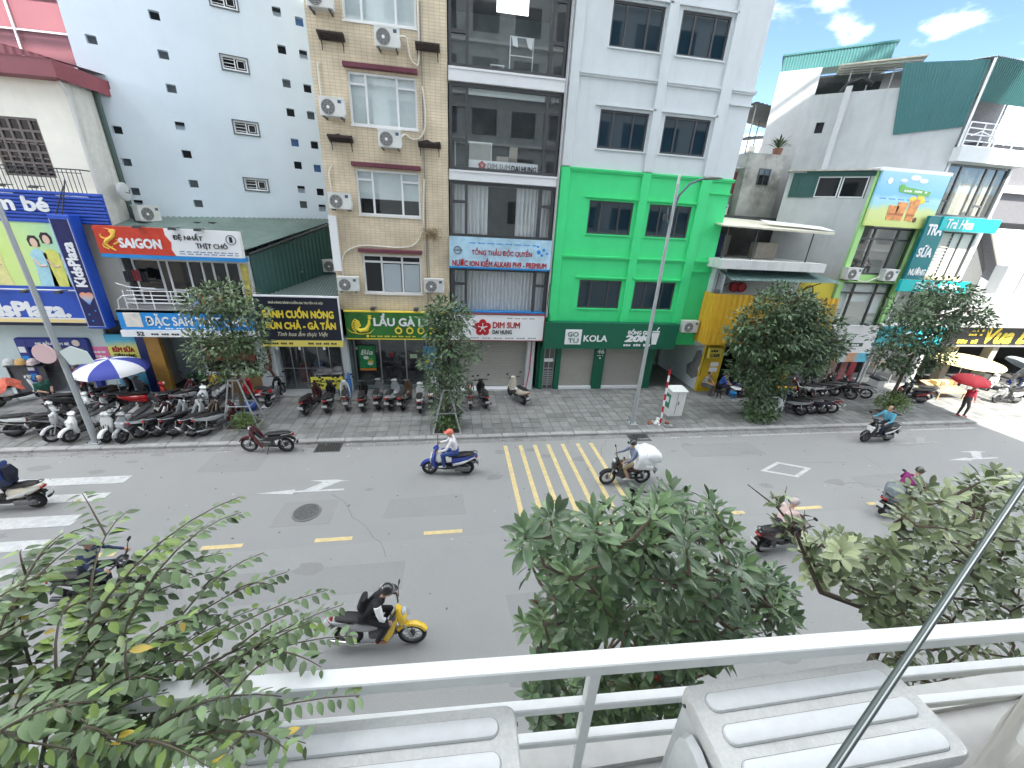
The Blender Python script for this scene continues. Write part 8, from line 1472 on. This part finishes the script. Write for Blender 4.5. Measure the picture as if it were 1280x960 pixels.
F3= [(4.9,1.85,5.23),(4.27,1.65,4.8),(3.51,2.06,5.38),(4.92,2.46,4.53),(6.06,1.82,3.99),(3.52,1.83,5.26),(4.58,2.02,5.08),(4.86,2.46,4.91),(3.88,1.62,5.87),(4.69,2.29,5.4),(4.74,2.34,5.21),(3.27,1.85,6.33),(3.65,2.42,4.79),(5.37,1.74,4.65),(3.42,1.62,5.17),(4.57,2.2,4.95),(5.46,2.14,5.0),(3.93,2.17,4.96),(3.47,1.82,6.12),(4.42,1.77,5.66),(3.68,1.96,5.03),(3.25,1.79,5.83),(3.82,1.68,5.14),(5.25,2.48,4.97),(5.41,2.23,5.77),(7.89,2.31,2.08),(6.37,2.1,2.43),(6.21,2.37,3.6),(4.45,1.79,5.76),(4.46,1.92,4.75),(7.25,2.22,2.7),(4.32,1.78,4.62),(5.43,2.41,5.62),(3.79,1.77,5.91),(4.97,2.39,5.76),(5.32,2.0,4.45),(4.28,2.13,4.71),(5.29,2.29,5.12),(3.93,1.89,4.83),(5.5,1.78,4.1),(5.85,1.81,3.27),(3.68,1.71,5.48),(5.44,1.72,4.31),(8.27,2.34,1.43),(6.86,2.42,2.88),(3.13,2.06,5.46),(4.79,1.66,3.79),(4.49,1.6,4.45),(5.62,2.17,5.18),(4.25,1.87,4.3),(4.28,1.74,5.42),(3.9,1.94,4.88),(5.93,2.18,3.07),(5.74,2.38,5.04),(4.71,1.62,5.3),(6.31,2.06,3.74),(4.06,2.14,5.98),(4.06,1.81,5.65),(5.98,2.27,4.79),(4.32,1.78,5.56),(3.49,1.66,6.56),(4.69,2.13,5.74),(4.97,2.37,4.97),(4.59,2.2,4.64),(4.81,2.16,4.72),(4.6,1.69,3.96),(8.36,2.32,1.51),(5.39,2.3,4.28),(5.89,1.86,3.66),(7.2,2.12,2.33),(5.61,2.43,4.56),(7.42,2.41,1.94),(6.8,2.33,2.72),(6.9,2.38,3.25),(6.68,2.38,3.69),(4.55,2.39,4.56),(5.71,2.02,3.61),(3.26,1.78,6.41),(3.91,1.95,6.18),(4.59,2.0,3.7),(4.16,1.85,4.0),(5.82,2.49,3.55),(4.13,2.01,6.24),(6.72,1.93,3.28),(3.44,2.28,5.47),(4.55,2.07,5.65),(5.56,2.42,4.33),(3.99,1.94,5.23),(8.27,2.47,1.2),(2.75,1.73,5.98),(4.79,1.87,4.04),(5.26,2.36,4.21),(4.28,1.76,3.96),(4.98,2.28,4.93),(6.22,2.14,3.49),(5.12,1.84,4.4),(4.82,1.88,3.57),(4.47,2.2,5.7),(5.44,2.37,3.54),(5.7,2.05,4.82),(5.95,2.21,4.94),(5.51,1.96,4.02),(4.65,2.31,5.94),(6.56,2.47,2.68),(5.7,1.9,4.37),(3.23,1.94,5.36),(5.86,2.18,3.88),(5.13,2.2,3.63),(5.0,2.28,3.66),(5.56,2.47,5.8),(6.57,1.92,3.54),(4.15,2.23,4.95),(4.13,2.11,4.65),(5.11,1.98,4.99),(4.99,2.26,4.7),(6.92,2.34,2.08),(4.23,2.14,5.65),(3.42,2.25,5.13),(7.1,2.4,3.61),(4.94,1.74,4.7),(3.6,2.31,4.91),(4.0,1.61,5.33),(3.31,1.82,6.15),(7.92,2.46,2.85),(5.51,2.3,3.52),(5.14,2.21,5.04),(3.71,1.7,5.1),(4.01,2.43,4.83),(3.81,2.32,5.35),(5.7,2.39,4.51),(3.95,2.01,5.33),(7.92,2.11,2.24),(5.66,1.97,4.43),(4.05,1.83,5.73),(5.3,2.49,5.54),(5.74,2.03,4.59),(4.64,1.92,3.78),(4.71,2.34,5.48),(4.25,2.34,5.04),(7.63,2.43,2.06),(4.22,1.93,6.24),(3.45,2.0,5.54),(3.35,1.83,6.02),(3.91,1.69,6.01),(5.03,2.18,5.69),(4.0,1.64,5.0),(6.44,2.0,2.6),(5.87,1.97,4.59),(3.75,1.93,5.26),(5.36,1.92,2.97),(5.39,1.81,3.52),(5.11,1.96,3.22),(6.96,2.11,2.67),(4.23,1.66,5.98),(4.23,2.44,4.72),(4.85,2.49,5.53),(4.42,1.89,4.1),(5.1,2.27,5.32),(3.6,1.89,5.53),(5.65,1.86,3.59),(6.03,2.36,4.26),(4.59,2.16,5.63),(4.74,1.75,4.94),(4.54,1.93,5.96),(5.16,2.41,4.94),(5.39,1.92,3.38),(4.32,1.86,5.94),(2.99,2.02,5.71),(3.53,2.25,5.12),(3.54,1.66,5.3),(6.1,2.44,4.12),(5.62,2.29,3.16),(4.1,2.28,4.99),(3.88,2.08,5.38),(4.37,1.65,5.33),(4.11,2.15,5.08),(3.44,1.8,5.76),(4.35,2.36,5.68),(3.15,1.7,5.96),(6.03,2.04,3.93),(4.26,1.9,4.07),(7.12,2.47,2.16),(7.35,2.44,3.55),(4.58,1.81,3.52),(3.43,1.72,5.49),(4.69,1.73,5.44),(2.56,1.6,6.05),(6.64,2.47,1.93),(4.96,2.31,5.56),(3.49,2.49,5.09),(4.84,1.98,4.63),(3.87,2.48,5.25),(4.1,1.92,5.32),(6.83,2.29,3.17),(5.04,2.16,3.18),(4.33,2.42,4.51),(5.57,2.3,3.95),(4.38,1.74,4.18),(4.23,1.65,5.6),(4.84,1.98,5.76),(6.38,2.46,2.61),(4.22,1.77,5.93),(4.72,1.73,5.16),(6.97,2.49,1.7),(5.56,2.46,3.68),(5.79,2.43,2.3),(8.12,2.49,2.26),(3.85,1.9,4.8),(4.94,2.29,6.08),(5.85,2.46,4.16),(4.38,2.05,4.85),(5.01,2.37,5.81),(3.35,1.61,6.22),(5.03,2.28,6.06),(4.88,2.45,5.01),(3.01,2.08,5.53),(5.04,2.19,5.93),(4.87,2.39,4.93),(3.37,2.17,5.45),(4.02,1.69,5.64),(3.42,2.45,5.25),(4.25,2.45,4.58),(3.22,1.65,6.42),(3.4,1.93,5.7),(4.16,1.88,6.11),(8.17,2.25,1.89),(4.66,2.0,6.22),(3.3,1.72,6.03),(6.23,2.48,5.12),(6.22,1.95,3.3)]
F3b= [(2.63,2.1,6.04),(2.6,2.16,6.2),(2.35,1.96,6.21),(2.58,1.93,5.84),(2.95,2.2,5.74),(3.02,2.12,5.5),(2.91,2.0,5.8),(2.42,1.91,6.07),(2.73,1.96,5.94),(2.52,2.17,5.93),(2.74,2.07,6.03),(2.25,1.96,6.28),(2.54,2.11,5.88),(2.53,2.0,5.85)]
F1= [(-0.78,1.3,7.01),(-0.99,1.35,6.87),(-1.16,1.3,6.97),(-1.23,1.25,6.96),(-1.35,1.2,6.9),(-1.33,1.1,6.9),(-0.39,1.05,6.71),(-0.45,1.1,6.73),(-0.6,1.15,6.78),(-0.34,0.95,6.68),(-0.28,0.75,6.7),(-0.59,1.0,6.63),(-0.8,1.0,6.81),(-0.98,1.15,6.91),(-1.1,1.0,6.92),(-1.19,0.9,6.87),(-0.59,0.75,6.73),(-0.39,0.65,6.7),(-0.75,0.75,6.87),(-0.88,0.7,6.89),(-0.88,0.6,6.94),(-0.57,0.6,6.82),(-0.69,1.2,6.83),(-0.79,1.15,6.89),(-1.18,0.9,7.0),(-0.94,0.9,6.87),(-0.73,1.2,7.02),(-1.18,1.1,6.95),(-0.67,1.05,6.73),(-0.75,0.85,6.87),(-0.73,0.6,6.9),(-1.16,0.8,6.9),(-1.03,0.8,6.87),(-0.48,1.0,6.69),(-0.46,0.72,6.79)]

def leaf_mesh(name, M, obov=.6, bend=.18, nseg=5, W=.36):
    b = MB(); vs = []
    for i in range(nseg+1):
        u = i/nseg; w = W*.5*(math.sin(math.pi*u**(.75 if obov < .5 else 1.25))**.8 if 0 < u < 1 else .02); z = -bend*u*u
        vs += [(u, -w, z+w*.25), (u, 0, z), (u, w, z+w*.25)]
    b.add(vs, [(i*3+k, (i+1)*3+k, (i+1)*3+k+1, i*3+k+1) for i in range(nseg) for k in range(2)]); return b.mesh(name, M, smooth=True)
def place(me, p, d, n, L_):
    s = n.cross(d).normalized(); n2 = d.cross(s).normalized(); m_ = Matrix((d*L_, s*L_, n2*L_)).transposed().to_4x4(); m_.translation = p; return m_
CAM = Vector((0, 0, 8))
def finish(t, leaves, meshes, M, nm='leaf'):
    """nearest 300 leaves as parts, the rest joined"""
    leaves.sort(key=lambda q: (q[0].translation-CAM).length); rest = MB()
    for i, (m_, k) in enumerate(leaves):
        me = meshes[k]
        if i < 296: o = bpy.data.objects.new(nm, me); COL.objects.link(o); o.parent = t; o.matrix_parent_inverse = Matrix.Translation(-Vector(t.location)); o.matrix_basis = m_
        else: rest.add([m_ @ v.co for v in me.vertices], [tuple(p.vertices) for p in me.polygons], k)
    o = tag(rest.build('foliage', M, t, smooth=True), kind='stuff')
def near_leaf_mat(name, c, rough=.35, isl=.4):
    M = mat(name, c, rough, island=isl, var=.15, scale=25, spec=.5); return M
nl1 = near_leaf_mat('glossy_leaf', (.088, .145, .07)); nl1b = near_leaf_mat('glossy_leaf_young', (.12, .195, .08)); nlr = near_leaf_mat('red_leaf', (.32, .035, .02))
nl2 = near_leaf_mat('shrub_leaf', (.115, .175, .078), .45, .55); nl2b = near_leaf_mat('shrub_leaf_young', (.17, .25, .06), .45); nl2y = near_leaf_mat('yellow_leaf', (.45, .33, .05), .5)
nl3 = near_leaf_mat('olive_leaf', (.15, .195, .09), .4); nl3b = near_leaf_mat('pale_leaf', (.32, .37, .2), .45)
def rosette_tree(label, base, centres, mats, meshes, trunk, size, nleaf, droop, rnd):
    t = thing('near_tree', label, 'tree', base); P = [Vector(p) for p in trunk]; MB().tube(P, [.11*(1-.75*i/(len(P)-1)) for i in range(len(P))], 10).build('trunk', bark, t, smooth=True); br = MB(); leaves = []; mid = P[-1]; cs = [Vector(c) for c in centres]; nodes = P[len(P)//2:]
    order = sorted(cs, key=lambda c: min((c-p).length for p in nodes))
    for c in order:
        k0 = min(nodes, key=lambda p: (p-c).length+(.6 if p.z > c.z-.05 else 0)); v = c-k0; m1 = k0.lerp(c, .5)+Vector((random.uniform(-.06, .06), random.uniform(-.06, .06), -.04)); r_ = .009+.006*min(v.length, 1.2)
        br.tube([k0, m1, c], [r_*1.3, r_, .006], 6); nodes += [m1, c-v*.1]
        up_ = (v.normalized()*.6+Vector((0, 0, .8))+rv()*.25).normalized(); a0 = random.random()*6.28; e1 = up_.cross(Vector((.3, .8, .1))).normalized(); e2 = up_.cross(e1); yng = random.random() < .22
        for i in range(nleaf+random.randint(-2, 3)):
            a = a0+i*2.4; lev = i/nleaf; el = 1.15-1.25*lev-droop+random.uniform(-.2, .2); d = ((e1*math.cos(a)+e2*math.sin(a))*math.cos(el)+up_*math.sin(el)).normalized(); n_ = (up_*math.cos(el)-(e1*math.cos(a)+e2*math.sin(a))*math.sin(el)+rv()*.25).normalized()
            p = c+up_*(.05-.11*lev)+d*.012; k = (1 if yng or (i < 3 and random.random() < .5) else 0); k = 2 if len(meshes) > 2 and random.random() < .002 else k
            leaves.append((place(None, p, d, n_, size*random.uniform(.7, 1.15)*(.75+.35*lev)), k))
    br.build('branches', bark, t, smooth=True); finish(t, leaves, meshes, mats); return t
ms2 = [leaf_mesh('leaf_blade', M, .7, .16, 5, .36) for M in (nl1, nl1b, nlr)]
rosette_tree('dense glossy tree top with leaf rosettes just beyond the white railing', (1.6, 2.0, .1), F2, [nl1, nl1b, nlr], ms2, [(1.7, 2.3, .1), (1.65, 2.2, 1.5), (1.55, 2.1, 2.6), (1.5, 2.0, 3.5), (1.4, 1.95, 4.3), (1.35, 1.9, 5.1)], .118, 17, .1, 0)
ms3 = [leaf_mesh('leaf_blade', M, .6, .12, 5, .42) for M in (nl3, nl3b)]
rosette_tree('paler tree with long olive leaves at the right beyond the railing', (5.0, 2.3, .1), [c for c in F3 if c[0] < 6.2], [nl3, nl3b], ms3, [(5.3, 2.3, .1), (5.2, 2.3, 1.4), (5.0, 2.25, 2.5), (4.7, 2.2, 3.4), (4.4, 2.1, 4.2)], .125, 14, .2, 0)
# sparse twig leaning left out of the right hand tree
tw_ = thing('bare_branch', 'thin sparse branch with small leaves reaching over the road', 'branch', (3.6, 2.1, 4.6)); br = MB(); lv = []
main = [Vector(p) for p in ((3.9, 2.1, 4.75), (3.3, 2.08, 5.05), (2.95, 2.05, 5.5), (2.7, 2.05, 5.85), (2.45, 2.05, 6.1), (2.1, 2.02, 6.35))]
br.tube(main, [.03, .024, .016, .012, .008, .003], 7)
for c in F3b:
    c = Vector(c); k0 = min(main, key=lambda p: (p-c).length+(.3 if p.z > c.z else 0)); br.tube([k0, k0.lerp(c, .5)+rv()*.04, c], [.008, .005, .002], 5)
    for i in range(4):
        d = (rv()+Vector((-.3, -.2, .2))).normalized(); p = k0.lerp(c, .4+.1*i); lv.append((place(None, p, d, (Vector((0, 0, 1))+rv()*.5).normalized(), random.uniform(.06, .11)), random.choice((0, 0, 1))))
br.build('twig', bark, tw_, smooth=True); finish(tw_, lv, ms3, [nl3, nl3b])
# leafy shrub at the left
ms1 = [leaf_mesh('leaf_blade', M, .4, .14, 4, .5) for M in (nl2, nl2b, nl2y)]
sh = thing('balcony_shrub', 'leafy shrub with arching twigs growing over the left of the railing', 'shrub', (-1.1, .7, 6.02)); br = MB(); lv = []
stems = [Vector((-1.12, .62, 6.1)), Vector((-1.05, .72, 6.1)), Vector((-.98, .66, 6.1)), Vector((-1.2, .7, 6.1))]
def twig(s0, c, b1, b2, r_, start):
    pts = [s0*(1-u)**3+b1*3*u*(1-u)**2+b2*3*u*u*(1-u)+c*u**3 for u in [k/12 for k in range(13)]]
    br.tube(pts, [r_*(1-u/13)+.0009 for u in range(13)], 5); L_ = sum((a-b).length for a, b in zip(pts, pts[1:])); nl = max(5, int(L_/.015)); tone = random.random()
    for k in range(int(nl*start), nl+1):
        u = min(k/nl, .999)*12; j = int(u); p = pts[j].lerp(pts[j+1], u-j); ax_ = (pts[j+1]-pts[j]).normalized(); sd_ = ax_.cross(Vector((0, 0, 1))).normalized()*(1 if k % 2 else -1); d = (ax_*.5+sd_*.9+Vector((0, 0, -.3))+rv()*.45).normalized(); n_ = (Vector((0, 0, 1))+rv()*.55+sd_*.2).normalized()
        q = random.random(); kk = 2 if q < .012 else 1 if (q < (.05 if p.z > 6.65 else .16) or (tone < .12 and q < .5) or (k > nl-3 and q < .4)) else 0
        lv.append((place(None, p+d*.006, d, n_, random.uniform(.022, .042)*min(1.25, .55+.45*(p-CAM).length)*(1-.35*max(0, k/nl-.75)*2)), kk))
    return pts
for i, c in enumerate(F1):
    c = Vector(c); s0 = stems[i % 4]+rv()*.04; v = c-s0; hv = Vector((v.x, v.y, 0)); b1 = s0+Vector((0, 0, v.z*.75+.1))+hv*.12+rv()*.06; b2 = s0+Vector((0, 0, v.z+.12))+hv*.55+rv()*.05
    pts = twig(s0, c, b1, b2, .0055, .3)
    for k in range(2):
        a = pts[random.randint(5, 10)]; e = a+(hv.normalized()*random.uniform(.05, .14)+Vector((random.uniform(-.13, .13), random.uniform(-.12, .1), random.uniform(-.06, .09)))); twig(a, e, a.lerp(e, .35)+Vector((0, 0, .03)), a.lerp(e, .7)+Vector((0, 0, .03)), .0025, .2)
br.build('twigs', mat('twig_brown', (.09, .075, .05), .8), sh, smooth=True); finish(sh, lv, ms1, [nl2, nl2b, nl2y])
pot = thing('plant_pot', 'grey plant pot standing behind the railing under the shrub', 'pot', (-1.09, .67, 6.02)); MB().loft([(-1.09, .62, 6.02, .15, .13), (-1.09, .62, 6.2, .19, .14), (-1.09, .62, 6.22, .17, .12)], 18, axis='z').build('pot', mat('grey_pot', (.3, .29, .28), .8, var=.1), pot, smooth=True); MB().slab([(-1.09+.16*math.cos(i*.5236), .62+.115*math.sin(i*.5236)) for i in range(12)], 6.2, 6.226).build('soil', mat('soil'), pot)
